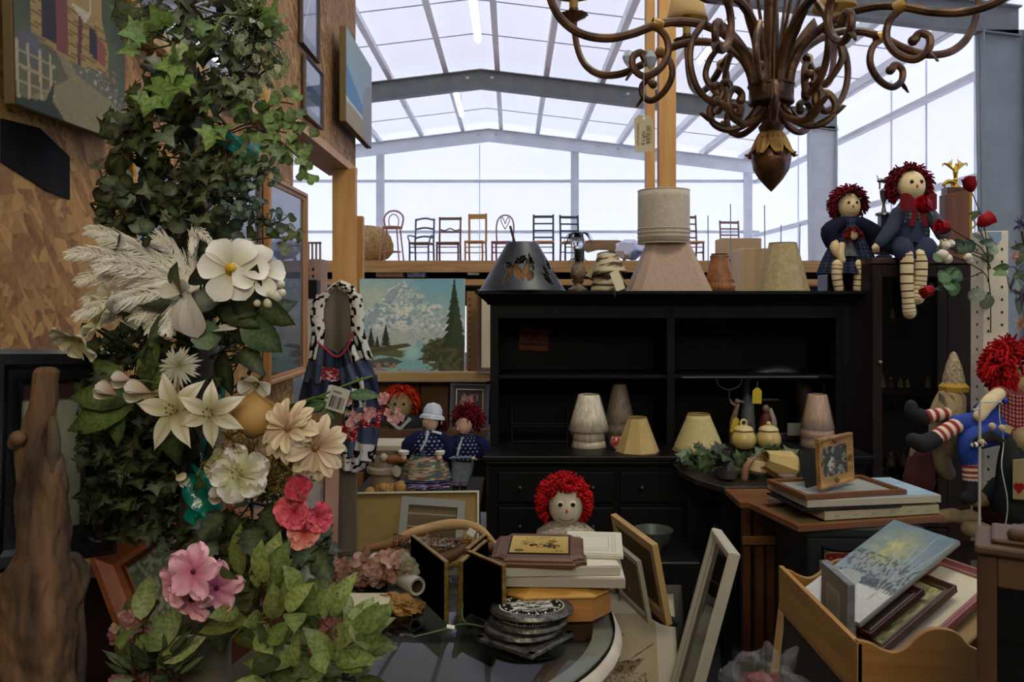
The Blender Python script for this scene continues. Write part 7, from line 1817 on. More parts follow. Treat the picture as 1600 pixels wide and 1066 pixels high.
# driftwood
t = thing('driftwood_post', 'gnarled weathered driftwood trunk standing at the lower left edge', 'driftwood', W(70, 1066, 1.25)); q = Px(70, 1066, 1.25); k = q.k
ring = [(72, 1120, 62), (66, 1060, 58), (62, 1000, 60), (60, 940, 58), (64, 900, 52), (68, 860, 40), (66, 800, 38), (64, 760, 38), (62, 720, 36), (56, 690, 30), (62, 660, 25), (68, 630, 22), (70, 600, 20), (72, 582, 20), (72, 575, 14), (72, 573, 2)]
sp, rr = spline([q(a, b) for a, b, c in ring], 14, [c * k for a, b, c in ring])
m = M(); n = 80; vs = []
for i, (p, r) in enumerate(zip(sp, rr)):
    for j in range(n):
        a = 2 * PI * j / n; f_ = 1 + .22 * noise.noise(Vector((math.cos(a) * 1.3, math.sin(a) * 1.3, p.z * 15))) + .13 * noise.noise(Vector((math.cos(a) * 3, math.sin(a) * 3, p.z * 34))) + .05 * noise.noise(Vector((math.cos(a) * 9, math.sin(a) * 9, p.z * 60))) - .2 * max(0, noise.noise(Vector((math.cos(a) * 2.2, math.sin(a) * 2.2, p.z * 14 + 5))) - .25)
        vs.append((p.x + r * f_ * math.cos(a), p.y + r * f_ * math.sin(a) * .8, p.z))
m.add(vs, [(i * n + j, i * n + (j + 1) % n, (i + 1) * n + (j + 1) % n, (i + 1) * n + j) for i in range(len(sp) - 1) for j in range(n)])
dw = mat('driftwood', '#2f2116', .9, c2='#735436', scale=11, stretch=(1, 1, .35), detail=10, lo=.36, hi=.62, bump=1.0, bscale=26, distort=1.2)
m.build('trunk', dw, t)
m = M(); m.limb([q(112, 1090, .02), q(116, 1020, .02), q(112, 950, .02), q(122, 905, .02), q(112, 874, .01), q(104, 870, .0)], [9 * k, 9 * k, 8 * k, 9 * k, 8 * k, 4 * k], 12); m.limb([q(118, 905, .02), q(130, 890, .02)], [8 * k, 4 * k], 8)
m.limb([q(88, 740, -.01), q(90, 690, -.01), q(88, 655, -.01)], [8 * k, 10 * k, 6 * k], 10); m.build('side_branch', mat('driftwood_grey', '#241c14', .9, c2='#564937', scale=9, bump=.6, bscale=20), t)
m = M(); m.limb([q(36, 690, -.02), q(46, 680, -.03)], [11 * k, 12 * k], 12); m.build('knot', dw, t)
# ------------------------------------------------------------ chandelier
random.seed(14)
CHD = 1.80; CCX = W(1205, 0, CHD).x; KK = CHD / F
def zc(py): return (HY - py) * KK       # height above the eye for the chandelier's middle plane
t = chand = thing('chandelier', 'large bronze scroll-arm chandelier with acanthus leaves hanging at the upper right', 'chandelier', (CCX, CHD, EYE + zc(300)))
zb = zc(300)
def Z(py): return zc(py) - zb
# finial and body
prof = [(0, 300), (6, 294), (18, 280), (26, 266), (30, 250), (29, 240), (24, 234)]
M().lathe([(r * KK, Z(y)) for r, y in prof], 40, wob=lambda a, z: 1 + .035 * math.cos(8 * a + 60 * z) * math.cos(z * 260)).build('finial', mat('bronze_dark', '#2c1a10', .4, .35, c2='#5c3a22', scale=30, bump=.4, bscale=50), t)
gl = mat('bronze_gold', '#7d5c2a', .4, .45, c2='#b08c48', scale=26, bump=.2)
m = M()
for i in range(8):
    a0 = i * PI / 4
    def fn(u, v, a0=a0):
        w_ = .46 * math.sin(PI * (.16 + .8 * v) ** .8); a = a0 + (u - .5) * 2 * w_
        r = (14 + 20 * v ** .7 + 6 * max(0, v - .7) / .3) * KK + .002 * math.cos((u - .5) * 14); z = Z(206 + 42 * v + (-3 if v > .9 else 0) * 2)
        return (r * math.cos(a), r * math.sin(a), z)
    m.grid(fn, 8, 10)
m.build('acanthus_cup', gl, t, solid=.003)
M().lathe([(r * KK, Z(y)) for r, y in [(15, 236), (24, 228), (22, 215), (14, 210), (18, 204), (20, 198), (14, 192), (13, 186), (17, 183), (15, 178), (12, 172), (12, 150), (12, 60), (10, -80), (16, -90), (20, -110), (6, -120)]], 28).build('central_stem', bronze, t)
M().lathe([(r * KK, Z(y)) for r, y in [(30, 165), (34, 163), (35, 160), (34, 158), (34, 138), (36, 136), (36, 133), (33, 131)]], 48).build('band', mat('bronze_band', '#2b180c', .4, .5, c2='#4a2e18', scale=14), t)
M().tube([(0, 0, Z(-115)), (0, 0, Z(-115) + 2.9)], .006, 8).build('chain', bronze, t)
def polar(pts, a):  # pts in (radius px, y px)
    return [(r * KK * math.cos(a), r * KK * math.sin(a), Z(y)) for r, y in pts]
def ctube(m, pts, r, n=8, flat=1.0): m.tube(pts, r, n, smooth=5, flat=flat)
NA = 8; A0 = R(9)
arm_p = [(28, 150), (32, 115), (48, 82), (78, 58), (115, 44), (155, 42), (190, 50), (225, 64), (265, 73), (305, 68), (335, 48), (352, 18), (360, -20), (362, -48)]
scroll1 = [(190, 50), (172, 66), (168, 92), (182, 116), (205, 128), (222, 118), (224, 100), (212, 92), (205, 100)]
scroll2 = [(118, 46), (142, 62), (168, 88), (172, 116)]
leafm_b = mat('bronze_leaf', '#2c1e12', .45, .3, c2='#5c4026', scale=24, bump=.2)
def acanth(m, p, d, n_, L, w=.3):
    """ragged curled metal leaf"""
    d = Vector(d).normalized(); n_ = Vector(n_); n_ = (n_ - d * n_.dot(d)).normalized(); s_ = d.cross(n_)
    def fn(u, v):
        ww = w * math.sin(PI * min(1, .1 + v * .9)) * (1 + .35 * abs(math.sin(v * PI * 4))); x = (u - .5) * 2
        return Vector(p) + d * (L * (v - .12 * abs(x) * 1)) + s_ * (x * ww * L * .5) + n_ * (L * (.28 * v * v + .10 * abs(x)))
    m.grid(fn, 4, 14)
for i in range(NA):
    a = A0 + i * 2 * PI / NA; ca, sa = math.cos(a), math.sin(a)
    m = M(); ctube(m, polar(arm_p, a), [.0098] * 3 + [.009] * 8 + [.008] * 3, 8)
    arm = m.build('arm', bronze, t)
    m = M(); ctube(m, polar(scroll1, a), [.0078] * 6 + [.0074, .0078, .0098], 8); P_ = polar([(203, 101)], a)[0]; m.ell(P_, .0105, 10); m.build('scroll', bronze, arm)
    s3 = [(78, 58), (96, 78), (104, 104), (92, 128), (76, 142), (64, 134), (66, 122), (74, 120)] if i % 2 else [(115, 44), (136, 74), (140, 112), (126, 150), (98, 168), (86, 152), (92, 140), (100, 142)]
    m = M(); ctube(m, polar(s3, a + .12), [.0072] * 6 + [.0075, .009], 8); m.ell(polar([s3[-1]], a + .12)[0], .009, 10); m.build('scroll', bronze, arm)
    M().lathe([(.0125, -.012), (.0135, -.008), (.0135, .008), (.0125, .012)], 12, caps=False).build('clamp', gl, arm, polar([(186, 49)], a)[0], (0, R(72), a))
    m = M()
    acanth(m, polar([(222, 118)], a)[0], (ca * .7, sa * .7, -.5), (0, 0, -1), .03, .4); m.build('leaf', leafm_b, arm, solid=.0015)
    # cup, candle sleeve, bulb and shade
    px = polar([(362, -48)], a)[0]
    M().lathe([(.006, -.02), (.012, -.012), (.034, 0), (.036, .003), (.03, .004), (.012, .006), (.012, .018)], 24, wob=lambda b, z: 1 + (.05 * math.cos(12 * b) if z < .004 else 0)).build('bobeche', bronze, arm, px)
    M().lathe([(.011, .006), (.011, .085), (.004, .09)], 16).build('candle_sleeve', mat('candle_cream', '#a8894e', .6), arm, px)
    M().lathe([(.056, .055), (.052, .07), (.034, .15)], 28, caps=False).build('shade', mat('amber_shade', '#c2a468', .7, c2='#cdb27c', scale=20, trans=.35), arm, px, solid=.002)
# upright strap leaves fanning from the band
for i in range(10):
    a = i * PI / 5 + .15; ca, sa = math.cos(a), math.sin(a); h_ = (0, -40, -20)[i % 3]
    m = M(); ctube(m, polar([(22, 150), (22, 110), (28, 60), (40, 15), (56, h_ - 30)], a), [.007, .007, .0065, .006, .004], 6, .6); m.build('upright_rod', bronze, t)
    m = M()
    if i % 2 == 0: acanth(m, polar([(24, 100)], a)[0], (ca * .3, sa * .3, 1), (ca, sa, 0), .12, .11); m.build('upright_leaf', leafm_b, t, solid=.0015)
# lower scrolls under the band
for i in range(8):
    a = A0 + R(22) + i * PI / 4; ca, sa = math.cos(a), math.sin(a)
    m = M(); ctube(m, polar([(12, 150), (16, 172), (34, 190), (62, 200), (86, 190), (94, 168), (82, 150), (66, 154), (66, 166)], a), [.0075] * 7 + [.0078, .0095], 8); m.ell(polar([(67, 165)], a)[0], .0098, 10); sc_ = m.build('lower_scroll', bronze, t)
    m = M(); acanth(m, polar([(72, 198)], a)[0], (ca, sa, .35), (0, 0, 1), .062, .3); m.build('leaf', leafm_b, sc_, solid=.0015); m = M(); acanth(m, polar([(24, 168)], a)[0], (ca * .4, sa * .4, -1), (ca, sa, 0), .035, .4); m.build('leaf', leafm_b, sc_, solid=.0015)
# crystals
for (r, y, an) in ((300, 60, 1.2), (240, 40, 2.6), (200, 90, 3.35)):
    p = polar([(r, y)], an)[0]
    m = M().lathe([(0, -.045), (.011, -.03), (.015, -.018), (.007, -.004), (0, 0)], 8); m.build('crystal_drop', mat('smoky_crystal', '#a9b4c4', .05, spec=1, alpha=.75), t, p, smooth=False)
# hang tag
tg = W(1006, 208, CHD - .12)
t2 = thing('paper_hang_tag', 'cream paper price tag with handwriting hanging by a string from the chandelier', 'tag', tg)
kt = (CHD - .12) / F
pts = [(-14, -30), (14, -29), (14, 20), (9, 27), (-9, 28), (-15, 22)]
M().prism([(a * kt, b * kt) for a, b in pts], -.0004, .0004).build('card', mat('manila', '#b8ac90', .8, c2='#c2b79c', scale=8), t2, smooth=False)
m = M(); m.lathe([(0, 0), (.0028, 0)], 12, caps=False); m.T = Matrix()
m2 = M(); m2.T = Matrix.Rotation(R(90), 4, 'X'); m2.lathe([(0, 0), (.003, 0)], 12, caps=False); m2.build('eyelet', mat('eyelet_white', '#e2e0e8', .5), t2, (0, -.0008, 23 * kt))
m = M()
def hand(s, size, x, z): text_mesh(m, s, size, Matrix.Translation((x * kt, -.0008, z * kt)) @ FRONT @ Matrix.Rotation(R(88), 4, 'Z'), extrude=.0001)
m.tube([((-9 + 1.6 * math.sin(i * 1.9) + .8 * math.sin(i * .7)) * kt, -.0008, (-20 + i * .95) * kt) for i in range(38)], .00035, 4); hand('8 Light', .0105, -1, -8); hand('$800.00', .0115, 7, -3)
m.tube([(12 * kt, -.0008, -16 * kt), (11.5 * kt, -.0008, 8 * kt)], .0003, 4); m.build('handwriting', mat('ink_black', '#14120f', .8), t2, smooth=False)
m = M(); m.tube([(0, 0, 23 * kt), (0, 0, 110 * kt)], .0005, 4); m.build('string', mat('string_white', '#c4c4c8', .8), t2)
# ------------------------------------------------------------ floral post in the left foreground
random.seed(77)
FD = 1.45
t = thing('flower_post', 'grey weathered round post wrapped in artificial flowers and ivy', 'post', W(322, 1100, FD)); o = t.location.copy()
pp, pr = spline([W(322, 1180, FD), W(322, 1066, FD), W(318, 900, FD), (W(315, 700, FD)), W(308, 450, FD), W(296, 200, FD), W(292, -40, FD)], 6, [x * FD / F for x in (40, 39, 37, 33, 24, 13, 11)])
m = M(); m.T = Matrix.Translation(-o); m.tube(pp, pr, 28)
m.tube([W(322, 1180, FD), (W(322, 0, FD).x, FD, 0)], 40 * FD / F, 28)
m.build('trunk', mat('grey_post', '#33302a', .9, c2='#5e584c', scale=10, stretch=(1, 1, .12), detail=8, bump=.7, bscale=30), t)

def petal(m, c, d, n_, L, w_, cup=.3, curl=.3, ruff=0, c0='#c9c3b0', c1='#e0dccf', tip=.5, nu=6, nv=9, sharp=1.0, mid=None, phase=0):
    d = Vector(d).normalized(); n_ = Vector(n_); n_ = n_ - d * n_.dot(d); n_ = n_.normalized() if n_.length > 1e-4 else d.orthogonal().normalized(); s_ = d.cross(n_); c = Vector(c); A, B = Cc(c0), Cc(c1); Mc = Cc(mid) if mid else None
    def prof_(v):
        if tip > .84: return max(.02, math.sin(PI * min(1, v * .97 + .03) ** tip) ** sharp)
        return .12 + .88 * math.sin(PI / 2 * v / tip) ** 1.5 if v < tip else math.sqrt(max(.0004, 1 - ((v - tip) / (1 - tip)) ** 2))
    def fn(u, v):
        v = 1 - (1 - v) ** 1.5 if tip <= .84 else v; x = (u - .5) * 2; ww = w_ * prof_(v)
        return c + d * (L * (v - .05 * x * x)) + s_ * (x * ww) + n_ * (L * (cup * v - curl * v * v) + cup * .6 * ww * x * x + ruff * L * .08 * math.sin(x * 5 + v * 7 + phase) * v)
    def cf(u, v):
        q_ = mixc(A, B, min(1, v * 1.5)); x = abs(u - .5) * 2
        if Mc and x < .35: q_ = mixc(Mc, q_, min(1, x / .35 * .6 + v * .6))
        return q_
    m.grid(fn, nu, nv, 0, cf)
def bloom(name, label, cat, px, py, D, face_, npet, L, w_, pm=None, group=None, centre=None, parent=None, spin=0, layers=((1, 1, 0),), back=.0, leaves=None, stemto=None, jit=.12, **k):
    """flower facing face_; L, w_ in photo pixels at D"""
    kk = D / F; o = W(px, py, D)
    if parent is None: t = thing(name, label, cat, o, 0, group); org = Vector((0, 0, 0))
    else: t = parent; org = o - Vector(parent.location)
    f = Vector(face_).normalized(); a = f.orthogonal().normalized(); b = f.cross(a)
    for li, (ls, ws, ph) in enumerate(layers):
        for i in range(npet):
            an = spin + ph + i * 2 * PI / npet + random.uniform(-.12, .12); dr = a * math.cos(an) + b * math.sin(an)
            m = M(); petal(m, org + dr * L * kk * .04 + f * (li * L * kk * .06), dr + f * (back + random.uniform(-jit, jit)), f, L * kk * ls * random.uniform(.88, 1.08), w_ * kk * ws, phase=random.uniform(0, 6), **k)
            m.build('petal', pm or petalm, t)
    if centre:
        kind, col, r = centre; m = M()
        if kind == 'knob': m.limb([org + f * .001, org + f * r * kk * 1.4], [r * kk, r * kk * .7], 10, 0, col)
        elif kind == 'stamen':
            for i in range(6): an = i * PI / 3; e = org + (f + (a * math.cos(an) + b * math.sin(an)) * .35) * r * kk; m.tube([org, e], .0006, 5, 0, '#b9b27a'); m.ell(e, .0018, 6, 0, col)
        elif kind == 'dot': m.ell(org + f * .003, (r * kk,) * 3, 10, 0, col)
        m.build('flower_centre', vcm, t)
    if leaves:
        m = M()
        for (dx, dz, sz, ol, cl) in leaves: leaf(m, org + f * -.012, sz * kk, Vector((dx, -.1, dz)), (0, -1, .3), ol, cl, .2, .1, .1)
        m.build('leaves', leafm, t)
    if stemto:
        m = M(); m.tube([org - f * .004, (org - f * .03), W(stemto[0], stemto[1], FD) - (Vector(t.location) if parent is None else Vector(parent.location))], [.002, .0022, .0026], 6, 0, '#2f3a1e', smooth=3); m.build('stem', vcm, t)
    return t
# --- foliage
ID = 1.42
garland('ivy_garland', 'dark ivy cascading over the top of the flower post', 'garland', [(235, 20, 50, 36, 26), (262, 150, 55, 60, 60), (330, 40, 60, 50, 60), (215, 195, 46, 36, 40), (300, 235, 60, 40, 50), (375, 50, 36, 46, 26)], IVY, G_DARK + G_MID[:2], D=ID, size=(26, 46), dD=.14)
garland('ivy_garland', 'bright yellow-green ivy sprig near the farmhouse painting edge', 'garland', [(270, 70, 66, 40, 12), (330, 180, 44, 26, 9), (400, 30, 30, 26, 10)], IVY, G_LITE, D=1.32, size=(30, 52), dD=.05)
t = thing('ivy_sprig', 'three large pale green ivy leaves hanging beside the painted farmhouse', 'ivy', W(250, 120, 1.29)); o = t.location; m = M(); m.T = Matrix.Translation(-o)
for (a, b, s_, dx, dz) in ((285, 98, 66, -.75, -.1), (290, 112, 72, -.65, -.5), (262, 125, 66, -.05, -1), (288, 92, 44, -.1, .9), (235, 150, 50, -.3, -.9)): leaf(m, W(a, b, 1.29), s_ * 1.29 / F, (dx, -.05, dz), (random.uniform(-.2, .3), -1, .4), IVY, random.choice(['#6f9645', '#7ba052', '#668c3e']), .12, .1, .1)
m.build('foliage', leafm, t); m = M(); m.T = Matrix.Translation(-o); m.tube([W(290, 105, 1.3), W(325, 70, 1.31), W(345, 30, 1.33), W(370, 20, 1.35)], .002, 6, 0, '#6a7a3a', smooth=4); m.build('stem', vcm, t)
garland('fern_spray', 'grey-green variegated spray hanging at the upper right of the post', 'artificial plant', [(400, 40, 34, 50, 90), (385, 110, 36, 36, 70), (430, 90, 16, 30, 26)], HOLLY, ['#6f7a5c', '#828c6a', '#55624a', '#3f5236'], D=1.36, size=(13, 22), dD=.1, down=.8, edge='#98a080')
garland('grey_ivy', 'dusty grey-green ivy around the middle of the flower post', 'garland', [(345, 260, 50, 44, 80), (320, 140, 36, 30, 40), (290, 310, 60, 36, 60), (380, 120, 24, 40, 24)], IVY, G_GREY, D=1.38, size=(20, 36), dD=.1)
garland('ivy_garland', 'dark leafy garland between the tar paper patch and the white feathers', 'garland', [(200, 260, 46, 40, 50), (220, 320, 60, 40, 60), (300, 350, 70, 40, 70), (180, 330, 36, 40, 30), (250, 385, 70, 30, 40)], ROUND, G_DARK + ['#263a22', '#2b4124'], D=1.45, size=(18, 34), dD=.16)
garland('eucalyptus_spray', 'small blue-green leaved spray beside the middle of the tall print frame', 'artificial plant', [(395, 270, 44, 22, 90), (370, 310, 40, 22, 70), (420, 345, 34, 16, 30)], ROUND, ['#35564a', '#2c4a40', '#43645a', '#4a6a4a'], D=1.36, size=(10, 18), dD=.08, down=0)
# ginkgo sprig
t = thing('ginkgo_sprig', 'slim sprig of fan-shaped light green leaves reaching right of the post', 'artificial plant', W(400, 190, 1.36)); o = t.location
m, st = M(), M(); m.T = Matrix.Translation(-o); st.T = m.T
for pts in ([(340, 215), (375, 198), (402, 188), (420, 168), (440, 160), (458, 163)], [(345, 215), (385, 200), (410, 200), (435, 205), (462, 212), (480, 222)], [(395, 198), (430, 215), (465, 245), (478, 265)], [(402, 188), (415, 205), (425, 225)]):
    P_ = [W(a, b, 1.36 + random.uniform(-.015, .015)) for a, b in pts]; st.tube(P_, .0013, 5, 0, '#3a2418', smooth=4)
    sp, _ = spline(P_, 4)
    for p in sp[4::2]:
        for s_ in (-1, 1): leaf(m, p + Vector((random.uniform(-.006, .006), 0, s_ * .006)), random.uniform(19, 27) * 1.36 / F, (random.uniform(-.6, .9), 0, s_ * random.uniform(.4, 1) - .2), (0, -1, .2), GINK, random.choice(['#6a8a44', '#587a3a', '#7a9a52', '#45642f']), .1, .15)
m.build('foliage', leafm, t); st.build('stem', vcm, t)
t = thing('ginkgo_sprig', 'olive leaf sprig crossing the lower middle of the tall print frame', 'artificial plant', W(430, 375, 1.38)); o = t.location; m, st = M(), M(); m.T = Matrix.Translation(-o); st.T = m.T
st.tube([W(380, 378, 1.38), W(420, 372, 1.38), W(468, 372, 1.38)], .0013, 5, 0, '#3a3020', smooth=3)
for a, b in ((395, 382), (418, 366), (432, 374), (440, 368), (448, 378), (455, 366), (462, 374), (452, 384), (466, 364), (412, 382), (385, 372), (458, 388), (442, 384)): leaf(m, W(a, b, 1.37), random.uniform(18, 26) * 1.37 / F, rdir(1, (0, 0, -.2)), (0, -1, .2), GINK, random.choice(['#5c6a3c', '#4a5a32', '#6c7a4a']), .1, .15)
m.build('foliage', leafm, t); st.build('stem', vcm, t)
# teal cellophane
tm = mat('teal_cellophane', '#0f8f80', .12, spec=1, trans=.3, alpha=.85, bump=.6, bscale=20)
def ribbon(label, pts, w_, D):
    P_ = [W(a, b, D + d) for a, b, d in pts]; o = P_[0].copy(); sp, _ = spline([p - o for p in P_], 6); m = M()
    n_ = len(sp) - 1
    m.grid(lambda u, v: sp[min(n_, int(round(v * n_)))] + Vector((.2 * w_ * (u - .5) * D / F, -.008 * math.sin(u * PI * 2 + v * 6), w_ * (u - .5) * D / F)), 8, n_)
    t = thing('cellophane_wrap', label, 'wrap', o, 0, 'teal cellophane on the post'); m.build('sheet', tm, t); return t
ribbon('teal cellophane curl sticking out below the ginkgo sprig', [(340, 210, 0), (362, 222, -.02), (385, 232, 0), (408, 236, .02)], 26, 1.36)
ribbon('teal cellophane showing between the lilies and the clay pot', [(350, 600, 0), (345, 640, -.02), (320, 690, 0), (315, 735, .01)], 34, 1.40)
ribbon('teal cellophane low on the post under the white azalea', [(290, 745, 0), (320, 770, -.02), (350, 765, 0)], 60, 1.40)
ribbon('teal cellophane strip just above the pale pink blossoms', [(290, 800, 0), (320, 815, -.02), (335, 840, 0)], 26, 1.40)
# dark mass in the middle and lower left
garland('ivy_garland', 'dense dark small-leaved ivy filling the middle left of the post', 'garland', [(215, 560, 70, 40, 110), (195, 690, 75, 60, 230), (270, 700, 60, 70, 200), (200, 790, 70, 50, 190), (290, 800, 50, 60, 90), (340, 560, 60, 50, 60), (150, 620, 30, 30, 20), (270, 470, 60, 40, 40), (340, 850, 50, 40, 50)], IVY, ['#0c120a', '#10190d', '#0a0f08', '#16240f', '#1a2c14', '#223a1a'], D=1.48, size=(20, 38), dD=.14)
garland('magnolia_branch', 'large glossy dark magnolia leaves behind the white magnolias', 'artificial plant', [(320, 470, 50, 30, 12), (355, 520, 36, 50, 13), (365, 470, 36, 20, 6)], OVAL, ['#0f180d', '#152312', '#1b2c19', '#253a22'], D=1.33, size=(64, 92), dD=.06, stems=True, twig=.0025, down=.1)
t = thing('magnolia_branch', 'single veined green magnolia leaf below the pearl berries', 'artificial plant', W(400, 530, 1.28)); m = M(); leaf(m, (-.02, 0, .03), .075, (.7, -.1, -.6), (-.2, -1, .3), [(x * 1.35, y) for x, y in OVAL], '#2c4a2c', .3, .2, 0); leaf(m, (-.06, 0, -.01), .05, (-.5, -.1, .5), (0, -1, .3), ROUND, '#46663e', .1, .15, 0); m.build('foliage', leafm, t)
garland('rose_branch', 'dark green toothed leaves around the coral flowers', 'artificial plant', [(400, 800, 50, 36, 26), (450, 850, 50, 26, 18), (380, 850, 40, 40, 16), (500, 850, 26, 20, 8)], HOLLY, ['#182816', '#1f331b', '#26402a', '#152413'], D=1.34, size=(44, 68), dD=.08, twig=.002)
garland('pothos_plant', 'pale veined yellow-green leaves filling the bottom of the post', 'artificial plant', [(430, 960, 60, 60, 52), (515, 1000, 50, 42, 40), (440, 1040, 60, 36, 36), (540, 1040, 50, 30, 20), (390, 900, 24, 30, 8), (575, 985, 12, 16, 3), (232, 965, 20, 30, 6), (225, 1030, 24, 30, 8)], OVAL, ['#7d8a46', '#8f9c58', '#6f7f3e', '#a0a968', '#849452', '#5a6c34'], D=1.32, size=(44, 80), dD=.16, down=-.2, facing=(0, -1, .6), twig=.0018, fold=.1)
garland('grass_tuft', 'thin dull green grass blades at the bottom left of the post', 'artificial grass', [(240, 1040, 50, 30, 60)], LANCE, ['#4a5a3a', '#5a6a46', '#36462c'], D=1.34, size=(36, 64), dD=.08, down=-.6)
t = thing('post_leaf', 'single drooping lobed leaf on the front of the bare post base', 'leaf', W(340, 975, 1.38)); m = M(); leaf(m, (0, 0, 0), .075, (.1, -.1, -1), (0, -1, .2), IVY, '#3c4a26', .2, .1, 0); m.build('foliage', leafm, t)
# tulip style leaves
t = thing('lily_plant', 'long bright green strap leaves left of the white lilies', 'artificial plant', W(200, 620, 1.34)); o = t.location; m = M(); m.T = Matrix.Translation(-o)
for (a, b, s_, dx, dz, c_) in ((205, 625, 100, -1, .12, '#47612a'), (210, 632, 118, -.95, -.28, '#557030'), (200, 600, 70, -.7, .5, '#4b682e'), (225, 600, 80, .2, .9, '#5d7a38'), (240, 610, 70, .45, .8, '#4f6c30'), (262, 640, 90, .15, -1, '#30481f'), (190, 640, 60, -.2, -1, '#3a5224')):
    leaf(m, W(a, b, 1.34), s_ * 1.34 / F, (dx, -.12, dz), (0, -1, .4), [(x * 2.2, y) for x, y in LANCE], c_, .25, .2, .05)
m.build('foliage', leafm, t)

# --- feathers
fe = mat('white_feather', '#f2efe4', .9, spec=.1, trans=.3)
t = thing('feather_spray', 'wispy white ostrich feather spray with glass beads above the lilies', 'feathers', W(290, 450, 1.32)); o = t.location
root = W(300, 455, 1.32)
tips = [(105, 398), (120, 440), (135, 360), (155, 372), (118, 495), (170, 480), (185, 400), (205, 505), (232, 520), (150, 420), (165, 500), (240, 375), (300, 395), (345, 395), (130, 470), (260, 520)]
for i, (a, b) in enumerate(tips):
    tip = W(a, b, 1.30 + random.uniform(-.04, .04)); up = .014 if b < 450 else .008
    if a > 290: mid = W((a + 285) / 2 + (10 if a < 320 else -10), 370 + (0 if a < 320 else -6), 1.31); pts = [root + Vector((.0, 0, .0)), mid, tip]
    else: pts = [root, root.lerp(tip, .35) + Vector((0, random.uniform(-.01, .01), up)), root.lerp(tip, .75) + Vector((0, 0, up)), tip + Vector((0, 0, 0))]
    sp, _ = spline([p - o for p in pts], 14); m = M(); m.tube(sp, [.0011 * (1 - .7 * j / len(sp)) for j in range(len(sp))], 4)
    n_ = len(sp)
    for j in range(3, n_ - 1):
        tg_ = (sp[j + 1] - sp[j - 1]).normalized()
        for s_ in (-1, 1):
            for r_ in range(4):
                L = .026 * math.sin(PI * (.15 + .8 * j / n_)) * random.uniform(.6, 1.3) * (.5 if a > 290 else 1)
                side = (tg_.cross(Vector((0, -1, 0))) * s_ + rdir(.5)).normalized(); p0 = sp[j] + tg_ * random.uniform(-.002, .002)
                p1 = p0 + (tg_ * .8 + side * .8).normalized() * L * .5; p2 = p1 + (tg_ * 1.1 + side * .3 + Vector((0, 0, -.25))).normalized() * L * .6
                m.tube([p0, p1, p2], [.0007, .0006, .0003], 3, caps=False)
    m.build('feather', fe, t)
m = M(); m.ell(root - o + Vector((-.035, 0, .0)), (.06, .014, .02), 14, noisef=.3); m.build('down', fe, t)
m = M()
for (a, b) in ((184, 402), (210, 427), (194, 431), (177, 407)): M().ell(W(a, b, 1.28) - o, .0024, 8).build('glass_bead', mat('bead', '#d8dade', .1, .3), t)

# --- flowers
bloom('magnolia', 'open white magnolia with yellow centre at the right of the feathers', 'artificial flower', 362, 422, 1.27, (.25, -1, .15), 6, 54, 21, centre=('knob', '#b8931f', 11), cup=.55, curl=.5, c0='#c4bf9c', c1='#ece9de', tip=.75, spin=.3, stemto=(320, 520))
bloom('magnolia', 'second white magnolia overlapping the yellow-centred one on its right', 'artificial flower', 402, 425, 1.29, (.6, -.8, .4), 5, 46, 18, cup=.5, curl=.4, c0='#b9b48f', c1='#e8e5da', tip=.75, stemto=(330, 520), layers=((1, 1, 0),))
t = thing('magnolia_bud', 'drooping half-open white magnolia with two long petals left of the dark leaves', 'artificial flower', W(285, 470, 1.28)); m_ = 1.28 / F
for (dx, dz, L, w_, c_) in ((-.75, .1, 34, 13, 0), (.25, -1, 74, 20, 1), (-.05, -1, 66, 19, 1), (.1, .4, 24, 15, 0), (-.25, -.9, 54, 14, 1)):
    m = M(); petal(m, (0.01 * c_, 0, .012), (dx, -.25, dz), (0, -1, .2), L * m_, w_ * m_, .4, .5, c0='#cfcbbd', c1='#b8afa8' if c_ else '#d2cec0', tip=.8); m.build('petal', petalm, t)
m = M(); petal(m, W(330, 518, 1.28) - Vector(t.location), (1, -.1, .2), (0, -.4, 1), 42 * m_, 14 * m_, .2, .3, c0='#b5b1a6', c1='#d2cfc6'); m.build('petal', petalm, t)
bloom('magnolia', 'small white magnolia hanging above the clay pot', 'artificial flower', 402, 598, 1.30, (-.1, -.8, -.6), 5, 26, 15, centre=('knob', '#6b5a1a', 5), cup=.9, curl=.5, c0='#a8a37c', c1='#d2cfc4', tip=.7, stemto=(350, 560))
bloom('iris', 'cream fluted flower at the left end of the feathers', 'artificial flower', 178, 490, 1.30, (-.8, -.7, .25), 5, 46, 17, cup=.7, curl=.2, ruff=1, c0='#7f8a4e', c1='#c9c5ab', tip=.8, stemto=(250, 560), leaves=((.8, -.3, 40, OVAL, '#22331a'),))
bloom('iris', 'cream fluted flower hanging lowest beside the black frame top', 'artificial flower', 122, 528, 1.30, (-.3, -.7, -.7), 5, 38, 16, cup=.6, curl=.2, ruff=1, c0='#8f9650', c1='#cdc9ae', tip=.8, stemto=(230, 580))
bloom('iris', 'cream petals reaching up between the feathers and the dark leaves', 'artificial flower', 155, 512, 1.31, (-.9, -.4, .6), 4, 40, 14, cup=.6, curl=.2, ruff=1, c0='#8a9052', c1='#c4c0a4', tip=.8, stemto=(240, 570))
